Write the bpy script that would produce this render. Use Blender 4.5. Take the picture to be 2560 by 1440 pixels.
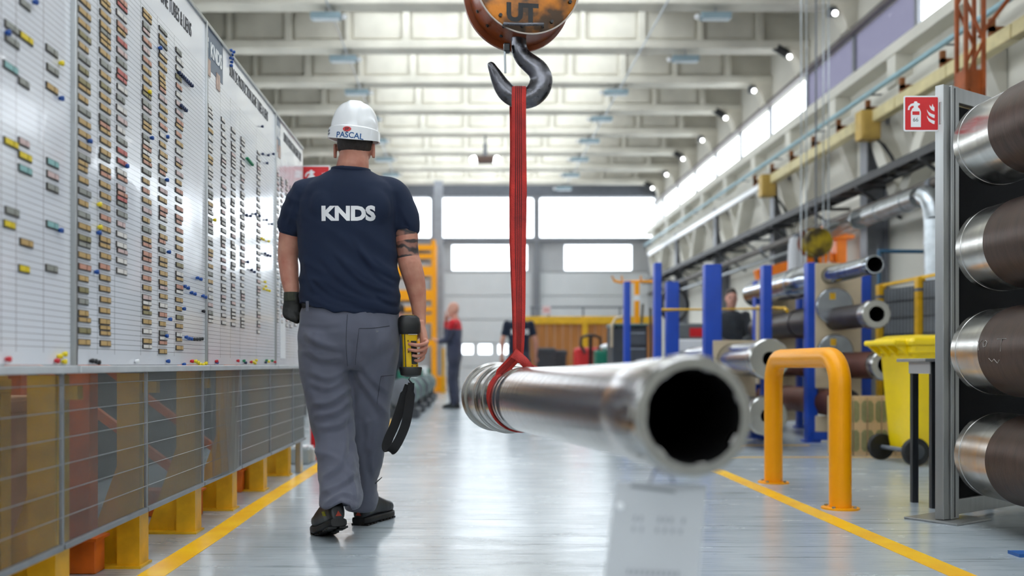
import bpy, bmesh, math, random
import numpy as np
from mathutils import Vector, Matrix, noise
from mathutils.bvhtree import BVHTree

random.seed(7)
for o in list(bpy.data.objects):
    bpy.data.objects.remove(o)
scn = bpy.context.scene
COL = scn.collection

# ------------------------------------------------------------------ camera
F_PX, CX, CY, CAM_H = 2489.0, 1170.0, 912.0, 0.72     # focal length and principal point in a 2560x1440 frame
cam_d = bpy.data.cameras.new('camera')
cam = bpy.data.objects.new('camera', cam_d)
COL.objects.link(cam)
cam.location = (0, 0, CAM_H)
cam.rotation_euler = (math.radians(90), 0, 0)
cam_d.sensor_width = 36.0
cam_d.lens = F_PX / 2560.0 * 36.0
cam_d.shift_x = (1280 - CX) / 2560.0
cam_d.shift_y = (CY - 720) / 2560.0
cam_d.clip_start = 0.05
cam_d.clip_end = 300
cam_d.dof.use_dof = True
cam_d.dof.focus_distance = 3.9
cam_d.dof.aperture_fstop = 1.6
scn.camera = cam

# ------------------------------------------------------------------ sky, exposure
world = bpy.data.worlds.new('overcast_sky')
scn.world = world
world.use_nodes = True
wn = world.node_tree.nodes
wn['Background'].inputs[0].default_value = (0.93, 0.97, 1.0, 1)
wn['Background'].inputs[1].default_value = 4.0
scn.view_settings.view_transform = 'Standard'
scn.view_settings.look = 'None'
scn.view_settings.gamma = 1.0
scn.view_settings.use_curve_mapping = False
scn.view_settings.exposure = 0.48
cy = scn.cycles
cy.max_bounces, cy.diffuse_bounces, cy.glossy_bounces, cy.transmission_bounces, cy.transparent_max_bounces = 4, 3, 3, 2, 8
cy.caustics_reflective = cy.caustics_refractive = False
cy.use_adaptive_sampling = True
cy.adaptive_threshold = 0.07
cy.adaptive_min_samples = 20
cy.use_light_tree = False

def area_light(name, loc, size, size_y, power, rot=(0, 0, 0), color=(1, 1, 1)):
    l = bpy.data.lights.new(name, 'AREA')
    l.shape = 'RECTANGLE'
    l.size, l.size_y, l.energy, l.color = size, size_y, power, color
    o = bpy.data.objects.new(name, l)
    o.location, o.rotation_euler = loc, rot
    COL.objects.link(o)
    return o

# ------------------------------------------------------------------ helpers
def C(r, g, b, a=1.0):
    def f(c):
        c /= 255.0
        return c / 12.92 if c <= 0.04045 else ((c + 0.055) / 1.055) ** 2.4
    return (f(r), f(g), f(b), a)

def P(px, py, d):
    """point of the place that stands d metres deep and shows at pixel (px, py)"""
    return Vector(((px - CX) * d / F_PX, d, CAM_H + (CY - py) * d / F_PX))

OFF = {}
def off(o):
    return OFF.get(o.name, Vector((0, 0, 0))) if o else Vector((0, 0, 0))

def tag(o, label=None, cat=None, group=None, kind=None):
    if label: o['label'] = label
    if cat: o['category'] = cat
    if group: o['group'] = group
    if kind: o['kind'] = kind
    return o

def thing(name, label, cat, loc=(0, 0, 0), group=None, kind=None):
    o = bpy.data.objects.new(name, None)
    o.empty_display_size = 0.1
    COL.objects.link(o)
    o.location = loc
    OFF[o.name] = Vector(loc)
    return tag(o, label, cat, group, kind)

def link_mesh(name, me, mats, parent=None, smooth=None):
    for m in (mats if isinstance(mats, (list, tuple)) else [mats]):
        me.materials.append(m)
    o = bpy.data.objects.new(name, me)
    COL.objects.link(o)
    if parent is not None:
        o.parent = parent
    OFF[o.name] = off(parent)
    if smooth is not None:
        me.shade_smooth()
        if smooth < 179:
            me.set_sharp_from_angle(angle=math.radians(smooth))
    return o

class MB:
    def __init__(s):
        s.v, s.f, s.m = [], [], []
    def add(s, verts, faces, mi=0):
        b = len(s.v)
        s.v.extend([tuple(p) for p in verts])
        s.f.extend([tuple(b + i for i in f) for f in faces])
        s.m.extend([mi] * len(faces))
        return s
    def bx(s, x0, x1, y0, y1, z0, z1, mi=0):
        v = [(x0, y0, z0), (x1, y0, z0), (x1, y1, z0), (x0, y1, z0), (x0, y0, z1), (x1, y0, z1), (x1, y1, z1), (x0, y1, z1)]
        return s.add(v, [(0, 3, 2, 1), (4, 5, 6, 7), (0, 1, 5, 4), (1, 2, 6, 5), (2, 3, 7, 6), (3, 0, 4, 7)], mi)
    def box(s, c, size, rot=None, mi=0):
        c = Vector(c)
        R = rot if rot is not None else Matrix.Identity(3)
        hx, hy, hz = size[0] / 2, size[1] / 2, size[2] / 2
        v = [c + R @ Vector(p) for p in [(-hx, -hy, -hz), (hx, -hy, -hz), (hx, hy, -hz), (-hx, hy, -hz), (-hx, -hy, hz), (hx, -hy, hz), (hx, hy, hz), (-hx, hy, hz)]]
        return s.add(v, [(0, 3, 2, 1), (4, 5, 6, 7), (0, 1, 5, 4), (1, 2, 6, 5), (2, 3, 7, 6), (3, 0, 4, 7)], mi)
    def beam(s, p0, p1, w, h, mi=0, up=(0, 0, 1)):
        p0, p1 = Vector(p0), Vector(p1)
        d = (p1 - p0)
        L = d.length
        d.normalize()
        u = Vector(up)
        if abs(d.dot(u)) > 0.98: u = Vector((0, 1, 0))
        x = d.cross(u).normalized()
        z = x.cross(d).normalized()
        R = Matrix((x, d, z)).transposed()
        return s.box((p0 + p1) / 2, (w, L, h), R, mi)
    def loft(s, rings, mi=0, cap=True, closed=False):
        n = len(rings[0])
        v = [p for r in rings for p in r]
        f = []
        m = len(rings)
        for k in range(m if closed else m - 1):
            a, b = k * n, ((k + 1) % m) * n
            for i in range(n):
                j = (i + 1) % n
                f.append((a + i, a + j, b + j, b + i))
        if cap and not closed:
            f.append(tuple(range(n - 1, -1, -1)))
            f.append(tuple(range((m - 1) * n, m * n)))
        return s.add(v, f, mi)
    def cyl(s, p0, p1, r0, r1=None, n=16, mi=0, cap=True):
        r1 = r0 if r1 is None else r1
        p0, p1 = Vector(p0), Vector(p1)
        a, b = frame((p1 - p0).normalized())
        rings = [[p + (a * math.cos(t) + b * math.sin(t)) * r for t in [2 * math.pi * i / n for i in range(n)]] for p, r in ((p0, r0), (p1, r1))]
        return s.loft(rings, mi, cap)
    def lathe(s, p0, axis, prof, n=32, mi=0, cap=True, closed=False):
        p0, ax = Vector(p0), Vector(axis).normalized()
        a, b = frame(ax)
        rings = []
        for u, r in prof:
            rings.append([p0 + ax * u + (a * math.cos(t) + b * math.sin(t)) * max(r, 1e-4) for t in [2 * math.pi * i / n for i in range(n)]])
        return s.loft(rings, mi, cap, closed)
    def path(s, pts, r, n=8, mi=0, closed=False, cap=True, ry=None, up=None):
        pts = [Vector(p) for p in pts]
        m = len(pts)
        rings = []
        prev = None
        for k, p in enumerate(pts):
            if closed: t = pts[(k + 1) % m] - pts[k - 1]
            else: t = pts[min(k + 1, m - 1)] - pts[max(k - 1, 0)]
            t.normalize()
            if up is not None:
                b = Vector(up); b = (b - t * b.dot(t)).normalized(); a = t.cross(b)
            elif prev is None:
                a, b = frame(t)
            else:
                a = (prev - t * prev.dot(t)).normalized()
                b = t.cross(a)
            prev = a
            rr = r[k] if isinstance(r, (list, tuple)) else r
            r2 = rr if ry is None else (ry[k] if isinstance(ry, (list, tuple)) else ry)
            rings.append([p + a * (math.cos(q) * rr) + b * (math.sin(q) * r2) for q in [2 * math.pi * i / n for i in range(n)]])
        return s.loft(rings, mi, cap, closed)
    def prism(s, poly, ext, mi=0):
        ext = Vector(ext)
        poly = [Vector(p) for p in poly]
        n = len(poly)
        v = poly + [p + ext for p in poly]
        f = [tuple(range(n - 1, -1, -1)), tuple(range(n, 2 * n))] + [(i, (i + 1) % n, n + (i + 1) % n, n + i) for i in range(n)]
        return s.add(v, f, mi)
    def ball(s, c, rx, ry=None, rz=None, n=16, m=10, mi=0):
        ry = rx if ry is None else ry
        rz = rx if rz is None else rz
        c = Vector(c)
        rings = []
        for k in range(m + 1):
            ph = -math.pi / 2 + math.pi * (k + 0.02 if k == 0 else (k - 0.02 if k == m else k)) / m
            rings.append([c + Vector((rx * math.cos(ph) * math.cos(t), ry * math.cos(ph) * math.sin(t), rz * math.sin(ph))) for t in [2 * math.pi * i / n for i in range(n)]])
        return s.loft(rings, mi)
    def caps(s, p0, r0, p1, r1, n=12, mi=0):
        """tapered capsule"""
        p0, p1 = Vector(p0), Vector(p1)
        d = (p1 - p0)
        L = max(d.length, 1e-6)
        d = d / L
        a, b = frame(d)
        rings = []
        for k in range(5):
            q = math.pi / 2 * (k / 4.0)
            rings.append((p0 - d * r0 * math.cos(q), max(r0 * math.sin(q), r0 * 0.05)))
        for k in range(5):
            q = math.pi / 2 * (k / 4.0)
            rings.append((p1 + d * r1 * math.sin(q), max(r1 * math.cos(q), r1 * 0.05)))
        return s.loft([[c + (a * math.cos(t) + b * math.sin(t)) * r for t in [2 * math.pi * i / n for i in range(n)]] for c, r in rings], mi)
    def mesh(s, name, origin=(0, 0, 0)):
        o = Vector(origin)
        me = bpy.data.meshes.new(name)
        me.from_pydata([(p[0] - o[0], p[1] - o[1], p[2] - o[2]) for p in s.v], [], s.f)
        for p, m in zip(me.polygons, s.m):
            p.material_index = m
        bm = bmesh.new()
        bm.from_mesh(me)
        bmesh.ops.recalc_face_normals(bm, faces=bm.faces)
        bm.to_mesh(me)
        bm.free()
        return me
    def build(s, name, mats, parent=None, smooth=None, bevel=0.0, seg=2):
        o = link_mesh(name, s.mesh(name, off(parent)), mats, parent, smooth)
        if bevel:
            md = o.modifiers.new('bevel', 'BEVEL')
            md.width, md.segments, md.limit_method, md.angle_limit = bevel, seg, 'ANGLE', math.radians(40)
        return o

def frame(d):
    u = Vector((0, 0, 1)) if abs(d.z) < 0.9 else Vector((0, 1, 0))
    a = d.cross(u).normalized()
    b = a.cross(d).normalized()
    return a, b

def remesh(mb, voxel, iters=6, name='skin', keep=None):
    me = mb.mesh(name)
    t = bpy.data.objects.new('tmp', me)
    COL.objects.link(t)
    r = t.modifiers.new('r', 'REMESH')
    r.mode, r.voxel_size = 'VOXEL', voxel
    if iters:
        q = t.modifiers.new('s', 'SMOOTH')
        q.factor, q.iterations = 0.5, iters
    dg = bpy.context.evaluated_depsgraph_get()
    out = bpy.data.meshes.new_from_object(t.evaluated_get(dg), depsgraph=dg)
    out.name = name
    bpy.data.objects.remove(t)
    return out

def shift_mesh(me, o):
    o = Vector(o)
    co = np.empty(len(me.vertices) * 3, dtype=np.float32)
    me.vertices.foreach_get('co', co)
    co = co.reshape(-1, 3) - np.array(o, dtype=np.float32)
    me.vertices.foreach_set('co', co.ravel())
    me.update()

def dup(o, parent=None, loc=None, rotz=None, label=None):
    c = o.copy()
    COL.objects.link(c)
    c.parent = parent
    if parent is None:
        if loc is not None: c.location = loc
        if rotz is not None: c.rotation_euler = (0, 0, rotz)
        if label: c['label'] = label
    for ch in [x for x in o.children]:
        dup(ch, c)
    return c

def text_mesh(body, size, bold=0.0, align='CENTER', extrude=0.0):
    cu = bpy.data.curves.new('t', 'FONT')
    cu.body, cu.size, cu.align_x, cu.align_y, cu.offset, cu.extrude = body, size, align, 'CENTER', bold, extrude
    cu.resolution_u = 3
    t = bpy.data.objects.new('t', cu)
    COL.objects.link(t)
    dg = bpy.context.evaluated_depsgraph_get()
    me = bpy.data.meshes.new_from_object(t.evaluated_get(dg), depsgraph=dg)
    bpy.data.objects.remove(t)
    return me

def text_on(name, body, size, center, xdir, ydir, mat, parent=None, bold=0.0, sx=1.0, extrude=0.0005, align='CENTER', shear=0.0):
    """flat lettering: xdir is the reading direction, ydir is up"""
    me = text_mesh(body, size, bold, align, extrude)
    X, Y = Vector(xdir).normalized(), Vector(ydir).normalized()
    Z = X.cross(Y)
    c = Vector(center) - off(parent)
    for v in me.vertices:
        x, y, z = v.co
        v.co = c + X * ((x + y * shear) * sx) + Y * y + Z * z
    return link_mesh(name, me, mat, parent)

def project_text(name, body, size, mat, parent, bvh, center, xdir, ydir, ray, bold=0.0, lift=0.0015, sub=0.006, shear=0.0, sx=1.0):
    me = text_mesh(body, size, bold)
    bm = bmesh.new()
    bm.from_mesh(me)
    bmesh.ops.triangulate(bm, faces=bm.faces)
    for _ in range(4):
        es = [e for e in bm.edges if e.calc_length() > sub]
        if not es: break
        bmesh.ops.subdivide_edges(bm, edges=es, cuts=1)
        bmesh.ops.triangulate(bm, faces=[f for f in bm.faces if len(f.verts) > 3])
    X, Y, D = Vector(xdir).normalized(), Vector(ydir).normalized(), Vector(ray).normalized()
    for v in bm.verts:
        p = Vector(center) + X * ((v.co.x + v.co.y * shear) * sx) + Y * v.co.y
        hit, nrm, i, d = bvh.ray_cast(p - D * 0.6, D, 1.5)
        v.co = (hit - D * lift if hit else p)
    bm.to_mesh(me)
    bm.free()
    shift_mesh(me, off(parent))
    return link_mesh(name, me, mat, parent)

# ------------------------------------------------------------------ materials
MATS = {}
def mat(name, col, rough=0.5, metal=0.0, var=0.08, vscale=8.0, bump=0.0, bscale=60.0, spec=0.5, stretch=(1, 1, 1), emit=0.0, col2=None, rvar=0.0, coat=0.0, thr=None):
    if name in MATS: return MATS[name]
    m = bpy.data.materials.new(name)
    m.use_nodes = True
    nt = m.node_tree
    b = nt.nodes['Principled BSDF']
    b.inputs['Roughness'].default_value = rough
    b.inputs['Metallic'].default_value = metal
    b.inputs['Specular IOR Level'].default_value = spec
    b.inputs['Coat Weight'].default_value = coat
    tc = nt.nodes.new('ShaderNodeTexCoord')
    mp = nt.nodes.new('ShaderNodeMapping')
    mp.inputs['Scale'].default_value = stretch
    nt.links.new(tc.outputs['Object'], mp.inputs[0])
    nz = nt.nodes.new('ShaderNodeTexNoise')
    nz.inputs['Scale'].default_value = vscale
    nz.inputs['Detail'].default_value = 4
    nt.links.new(mp.outputs[0], nz.inputs[0])
    rp = nt.nodes.new('ShaderNodeValToRGB')
    c2 = col2 or tuple(max(0, c * (1 - var * 2.2)) for c in col[:3]) + (1,)
    lo, hi = thr or (0.3, 0.7)
    rp.color_ramp.elements[0].position, rp.color_ramp.elements[0].color = lo, c2
    rp.color_ramp.elements[1].position, rp.color_ramp.elements[1].color = hi, col
    nt.links.new(nz.outputs[0], rp.inputs[0])
    nt.links.new(rp.outputs[0], b.inputs['Base Color'])
    if rvar:
        mr = nt.nodes.new('ShaderNodeMapRange')
        mr.inputs['To Min'].default_value, mr.inputs['To Max'].default_value = max(0.02, rough - rvar), rough + rvar
        nt.links.new(nz.outputs[0], mr.inputs[0])
        nt.links.new(mr.outputs[0], b.inputs['Roughness'])
    if bump:
        n2 = nt.nodes.new('ShaderNodeTexNoise')
        n2.inputs['Scale'].default_value = bscale
        n2.inputs['Detail'].default_value = 2
        nt.links.new(mp.outputs[0], n2.inputs[0])
        bp = nt.nodes.new('ShaderNodeBump')
        bp.inputs['Strength'].default_value = bump
        bp.inputs['Distance'].default_value = 0.01
        nt.links.new(n2.outputs[0], bp.inputs['Height'])
        nt.links.new(bp.outputs[0], b.inputs['Normal'])
    if emit:
        b.inputs['Emission Color'].default_value = col
        b.inputs['Emission Strength'].default_value = emit
    MATS[name] = m
    return m

def glass_mat(name, tint, gloss=0.06, rough=0.02, diffuse=0.0):
    m = bpy.data.materials.new(name)
    m.use_nodes = True
    nt = m.node_tree
    nt.nodes.clear()
    out = nt.nodes.new('ShaderNodeOutputMaterial')
    tr = nt.nodes.new('ShaderNodeBsdfTransparent'); tr.inputs[0].default_value = tint
    gl = nt.nodes.new('ShaderNodeBsdfGlossy'); gl.inputs['Roughness'].default_value = rough
    mx = nt.nodes.new('ShaderNodeMixShader')
    mx.inputs[0].default_value = gloss
    last = tr
    if diffuse:
        df = nt.nodes.new('ShaderNodeBsdfTranslucent'); df.inputs[0].default_value = tint
        m2 = nt.nodes.new('ShaderNodeMixShader'); m2.inputs[0].default_value = diffuse
        nt.links.new(tr.outputs[0], m2.inputs[1]); nt.links.new(df.outputs[0], m2.inputs[2])
        last = m2
    nt.links.new(last.outputs[0], mx.inputs[1])
    nt.links.new(gl.outputs[0], mx.inputs[2])
    nt.links.new(mx.outputs[0], out.inputs[0])
    return m

M_CONC = mat('painted_concrete', C(222, 217, 203), 0.75, var=0.10, vscale=2.2, bump=0.15, bscale=14)
M_CREAM = mat('cream_wall', C(226, 222, 210), 0.7, var=0.07, vscale=1.4, bump=0.08, bscale=20)
M_SLAB = mat('roof_slab', C(150, 146, 142), 0.85, var=0.12, vscale=1.5)
M_GREYP = mat('grey_wall_panel', C(196, 197, 200), 0.6, var=0.05, vscale=1.2)
M_GREYD = mat('dark_grey_steel', C(110, 114, 122), 0.5, var=0.08)
M_MULL = mat('mullion_grey', C(132, 134, 140), 0.5, var=0.06)
M_DOOR = mat('white_door_panel', C(226, 228, 230), 0.45, var=0.03, vscale=2)
M_GLASS = glass_mat('clear_glass', (0.96, 0.98, 1.0, 1))
M_BLIND = glass_mat('shaded_glazing', C(140, 139, 150), diffuse=0.75)
M_ALU = mat('aluminium_profile', C(178, 180, 180), 0.32, 0.85, var=0.05, vscale=20, stretch=(1, 1, 0.1))
M_GALV = mat('galvanised_duct', C(188, 194, 198), 0.3, 0.8, var=0.14, vscale=12)
M_CYANP = mat('pale_blue_pipe', C(150, 186, 196), 0.4, var=0.05)
M_BLACK = mat('black_plastic', C(22, 23, 25), 0.45, var=0.15, vscale=30, bump=0.05, bscale=400)
M_RUB = mat('black_rubber', C(20, 20, 22), 0.6, var=0.15, vscale=20)
M_YEL = mat('yellow_paint', C(238, 184, 22), 0.4, var=0.10, vscale=10, bump=0.03)
M_YELDIRTY = mat('worn_yellow_paint', C(244, 188, 24), 0.45, var=0.16, vscale=9, bump=0.06)
M_ORG = mat('orange_paint', C(226, 118, 20), 0.42, var=0.14, vscale=7, bump=0.05)
M_ORGB = mat('bright_orange_paint', C(255, 168, 0), 0.38, var=0.03, vscale=5, spec=0.3)
M_BLUE = mat('blue_paint', C(14, 72, 186), 0.38, var=0.07, vscale=6)
M_WOODB = mat('brown_wood_boards', C(196, 128, 62), 0.55, var=0.16, vscale=4, stretch=(6, 6, 0.6))
M_PINE = mat('pine_wood', C(224, 192, 150), 0.65, var=0.10, vscale=5, stretch=(6, 6, 0.8))
M_PLY = mat('beige_plywood', C(214, 196, 166), 0.6, var=0.08, vscale=5)
M_RED = mat('sign_red', C(214, 22, 32), 0.4, var=0.02)
M_WHITE = mat('white_enamel', C(240, 241, 243), 0.3, var=0.02)
M_TEAL = mat('green_machine_paint', C(22, 120, 98), 0.4, var=0.12)
M_DGREY = mat('dark_grey_plastic', C(62, 66, 72), 0.5, var=0.1)
# ================================================================== THE SETTING
def floor_material():
    m = bpy.data.materials.new('grey_epoxy_floor')
    m.use_nodes = True
    nt = m.node_tree
    b = nt.nodes['Principled BSDF']
    tc = nt.nodes.new('ShaderNodeTexCoord')
    def nz(scale, stretch, detail=6, rough=0.6):
        mp = nt.nodes.new('ShaderNodeMapping'); mp.inputs['Scale'].default_value = stretch
        nt.links.new(tc.outputs['Object'], mp.inputs[0])
        n = nt.nodes.new('ShaderNodeTexNoise'); n.inputs['Scale'].default_value = scale; n.inputs['Detail'].default_value = detail; n.inputs['Roughness'].default_value = rough
        nt.links.new(mp.outputs[0], n.inputs[0])
        return n
    def ramp(src, p0, c0, p1, c1):
        r = nt.nodes.new('ShaderNodeValToRGB')
        r.color_ramp.elements[0].position, r.color_ramp.elements[0].color = p0, c0
        r.color_ramp.elements[1].position, r.color_ramp.elements[1].color = p1, c1
        nt.links.new(src.outputs[0], r.inputs[0])
        return r
    base = ramp(nz(1.1, (1, 1, 1)), 0.3, C(156, 165, 171), 0.7, C(182, 190, 195))
    scr = ramp(nz(1.0, (1.2, 26, 1), 9, 0.72), 0.36, (0.18, 0.18, 0.18, 1), 0.45, (1, 1, 1, 1))   # dark scuffs across the aisle
    spk = ramp(nz(26, (1, 1.6, 1), 3), 0.27, (0.45, 0.45, 0.45, 1), 0.34, (1, 1, 1, 1))
    m1 = nt.nodes.new('ShaderNodeMix'); m1.data_type = 'RGBA'; m1.blend_type = 'MULTIPLY'; m1.inputs[0].default_value = 0.7
    m2 = nt.nodes.new('ShaderNodeMix'); m2.data_type = 'RGBA'; m2.blend_type = 'MULTIPLY'; m2.inputs[0].default_value = 0.4
    nt.links.new(base.outputs[0], m1.inputs[6]); nt.links.new(scr.outputs[0], m1.inputs[7])
    nt.links.new(m1.outputs[2], m2.inputs[6]); nt.links.new(spk.outputs[0], m2.inputs[7])
    nt.links.new(m2.outputs[2], b.inputs['Base Color'])
    rr = ramp(nz(2.0, (1, 3, 1)), 0.3, (0.17, 0.17, 0.17, 1), 0.75, (0.31, 0.31, 0.31, 1))
    nt.links.new(rr.outputs[0], b.inputs['Roughness'])
    sm_ = nt.nodes.new('ShaderNodeMapRange'); sm_.inputs['From Min'].default_value = 0.18; sm_.inputs['To Min'].default_value, sm_.inputs['To Max'].default_value = 0.2, 1.0
    nt.links.new(scr.outputs[0], sm_.inputs[0]); nt.links.new(sm_.outputs[0], b.inputs['Specular IOR Level'])
    bn = nz(3.0, (1, 5, 1), 5)
    bp = nt.nodes.new('ShaderNodeBump'); bp.inputs['Strength'].default_value = 0.10; bp.inputs['Distance'].default_value = 0.02
    nt.links.new(bn.outputs[0], bp.inputs['Height']); nt.links.new(bp.outputs[0], b.inputs['Normal'])
    return m
M_FLOOR = floor_material()
Y_NEAR, Y_FAR, X_L, X_R, Z_ROOF = -5.0, 28.0, -5.2, 5.3, 6.35

tag(MB().bx(-5.4, 5.5, Y_NEAR, Y_FAR + 0.3, -0.12, 0).build('floor', M_FLOOR), 'shiny grey epoxy workshop floor with scuff marks', kind='structure')
tag(MB().bx(-9, 9, Y_NEAR - 16, 46, -0.3, -0.125).build('ground', mat('yard_asphalt', C(120, 120, 118), 0.9)), 'asphalt yard around the hall', kind='structure')

# painted floor lines
def floor_line(n, pts, w, label, z=0.002):
    L, R = [], []
    for i, p in enumerate(pts):
        p = Vector((p[0], p[1], 0))
        a = Vector((*pts[max(i - 1, 0)], 0)); c = Vector((*pts[min(i + 1, len(pts) - 1)], 0))
        t = (c - a).normalized(); nn = Vector((t.y, -t.x, 0))
        L.append(p - nn * w / 2); R.append(p + nn * w / 2)
    mb = MB()
    for i in range(len(pts) - 1):
        q = [L[i], R[i], R[i + 1], L[i + 1]]
        mb.prism([Vector((v.x, v.y, 0.0002)) for v in q], (0, 0, z))
    o = mb.build('trim_%d' % n, mat('yellow_floor_paint', C(252, 200, 26), 0.35, var=0.09, vscale=5, bump=0.05, col2=C(238, 172, 12)))
    return tag(o, label, kind='structure')
floor_line(1, [(-1.08, 0.6), (-1.08, 3.4), (-1.07, 4.2), (-1.075, 5.0), (-1.06, 6.5), (-1.05, 8), (-0.98, 11), (-0.92, 16), (-0.88, 27.6)], 0.095, 'yellow line painted on the floor beside the translucent fence')
floor_line(2, [(1.685, 0.6), (1.685, 3.4), (1.69, 5.2), (1.70, 7.2), (1.70, 12)], 0.095, 'yellow line painted on the floor beside the orange hoop barrier')
floor_line(3, [(2.02, 7.75), (4.6, 7.75)], 0.035, 'thin yellow floor line in front of the tube rack')
floor_line(4, [(2.25, 8.9), (3.05, 8.9)], 0.05, 'short yellow floor line under the tube rack')
tag(MB().bx(2.06, 2.3, 3.72, 3.80, 0, 0.012).build('floor_strip', mat('blue_strip', C(40, 96, 168), 0.5)), 'short blue strip lying on the floor under the tubes', 'strip')

# ---- roof
BEAM_Y = [13.67 + 1.905 * k for k in range(-9, 8)]
# roof slab with a glazed skylight in every bay over the middle of the hall
SKX0, SKX1 = -1.75, 2.75
mb = MB()
mb.bx(-5.5, SKX0, Y_NEAR, Y_FAR + 0.3, Z_ROOF, Z_ROOF + 0.2); mb.bx(SKX1, 5.6, Y_NEAR, Y_FAR + 0.3, Z_ROOF, Z_ROOF + 0.2)
for y in [Y_NEAR] + BEAM_Y + [Y_FAR + 0.3]:
    mb.bx(SKX0, SKX1, max(y - 0.22, Y_NEAR), min(y + 0.22, Y_FAR + 0.3), Z_ROOF, Z_ROOF + 0.2)
roof = tag(mb.build('ceiling', M_SLAB), 'grey concrete roof slab with glazed skylights above the beams', kind='structure')
for a_, b_ in zip([Y_NEAR] + BEAM_Y, BEAM_Y + [Y_FAR + 0.3]):
    if b_ - a_ > 0.6: MB().bx(SKX0, SKX1, a_ + 0.22, b_ - 0.22, Z_ROOF + 0.10, Z_ROOF + 0.11).build('skylight_pane', M_GLASS, roof)
def make_beam():
    t = thing('roof_beam', 'cream painted concrete roof beam with stiffeners', None, kind='structure')
    MB().bx(X_L, X_R, -0.17, 0.17, 5.62, 5.75).build('flange', M_CONC, t, bevel=0.015)
    MB().bx(X_L, X_R, -0.06, 0.06, 5.75, 6.345).build('web', M_CONC, t)
    MB().bx(X_L, X_R, -0.14, 0.14, 6.24, 6.345).build('top_flange', M_CONC, t)
    for k in range(11):
        x = -4.62 + 0.915 * k
        w = 0.035 if k % 2 else 0.055
        MB().bx(x - w, x + w, -0.15, 0.15, 5.75, 6.24).build('stiffener', M_CONC, t, bevel=0.01)
    # raised face panels between the stiffeners
    for k in range(10):
        x = -4.62 + 0.915 * k
        MB().bx(x + 0.09, x + 0.825, -0.085, -0.06, 5.80, 6.20).build('face_panel', M_CONC, t, bevel=0.008)
    R = 0.36
    arc = [(X_R - 0.15 - R + R * math.sin(a), 5.64 - R + R * math.cos(a)) for a in [math.pi / 2 * i / 8 for i in range(9)]]
    poly = [(X_R - 0.15 - R, 5.66), (X_R - 0.002, 5.66), (X_R - 0.002, 5.27)] + arc[::-1]
    MB().prism([(x, -0.14, z) for x, z in poly], (0, 0.28, 0)).build('knee', M_CONC, t)
    arc = [(-3.3 - 1.75 * math.sin(a), 4.62 + 1.02 * math.cos(a)) for a in [math.pi / 2 * i / 12 for i in range(13)]]
    poly = [(-3.3, 5.66), (X_L + 0.002, 5.66), (X_L + 0.002, 4.62)] + arc[::-1]
    MB().prism([(x, -0.16, z) for x, z in poly], (0, 0.32, 0)).build('knee', M_CONC, t)
    return t
beam0 = make_beam()
beam0.location.y = BEAM_Y[0]
for i, y in enumerate(BEAM_Y[1:]):
    dup(beam0, loc=(0, y, 0))

# ---- right wall: low wall, strip windows beside the columns, high window band
def hole_wall(mb, x0, x1, ya, yb, za, zb, holes):
    """wall slab from ya to yb with rectangular holes (y0, y1, z0, z1) that do not overlap in y"""
    y = ya
    for (h0, h1, z0, z1) in sorted(holes):
        if h0 > y: mb.bx(x0, x1, y, h0, za, zb)
        if z0 > za: mb.bx(x0, x1, h0, h1, za, z0)
        if z1 < zb: mb.bx(x0, x1, h0, h1, z1, zb)
        y = h1
    if y < yb: mb.bx(x0, x1, y, yb, za, zb)
strips = [(BEAM_Y[k] + 1.05, BEAM_Y[k] + 1.50, 2.05, 3.5) for k in range(2, 17, 2)]
mb = MB()
hole_wall(mb, X_R, X_R + 0.2, Y_NEAR, Y_FAR, 0, 4.52, strips)
mb.bx(X_R, X_R + 0.06, Y_NEAR, Y_FAR, 5.24, Z_ROOF)
wr = tag(mb.build('wall_right', M_CREAM), 'cream concrete side wall under the high window band', kind='structure')
mb = MB()
mb.bx(X_R - 0.10, X_R - 0.02, Y_NEAR, Y_FAR - 0.01, 5.235, 5.30)
mb.build('head_rail', mat('brown_grey_rail', C(120, 112, 110), 0.5), wr)
for i, (a, b, z0, z1) in enumerate(strips):
    w = thing('window_%d' % (40 + i), 'narrow upright window in the side wall', None, (X_R, a, z0), kind='structure')
    MB().bx(X_R + 0.09, X_R + 0.10, a, b, z0, z1).build('pane', M_GLASS, w)
    f = MB()
    for q in (a, b - 0.03): f.bx(X_R + 0.03, X_R + 0.13, q, q + 0.03, z0, z1)
    f.bx(X_R + 0.03, X_R + 0.13, a + 0.03, b - 0.03, z0, z0 + 0.03); f.bx(X_R + 0.03, X_R + 0.13, a + 0.03, b - 0.03, z1 - 0.03, z1)
    f.bx(X_R + 0.03, X_R + 0.13, a + 0.03, b - 0.03, (z0 + z1) / 2 - 0.02, (z0 + z1) / 2 + 0.02)
    f.build('window_frame', M_MULL, w)
edges = [Y_NEAR] + [y for y in BEAM_Y if y > Y_NEAR] + [Y_FAR]
for i in range(len(edges) - 1):
    a, b = edges[i], edges[i + 1]
    shaded = 11.0 < (a + b) / 2 < 15.5
    w = thing('window_%d' % (10 + i), 'grey shaded pane in the high window band' if shaded else 'bright clear pane in the high window band', None, (X_R, a, 4.52), kind='structure')
    MB().bx(X_R + 0.02, X_R + 0.03, a, b, 4.52, 5.24).build('pane', M_BLIND if shaded else M_GLASS, w)
    MB().bx(X_R - 0.01, X_R + 0.04, a - 0.04, a + 0.04, 4.52, 5.24).build('mullion', M_MULL, w)
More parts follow.
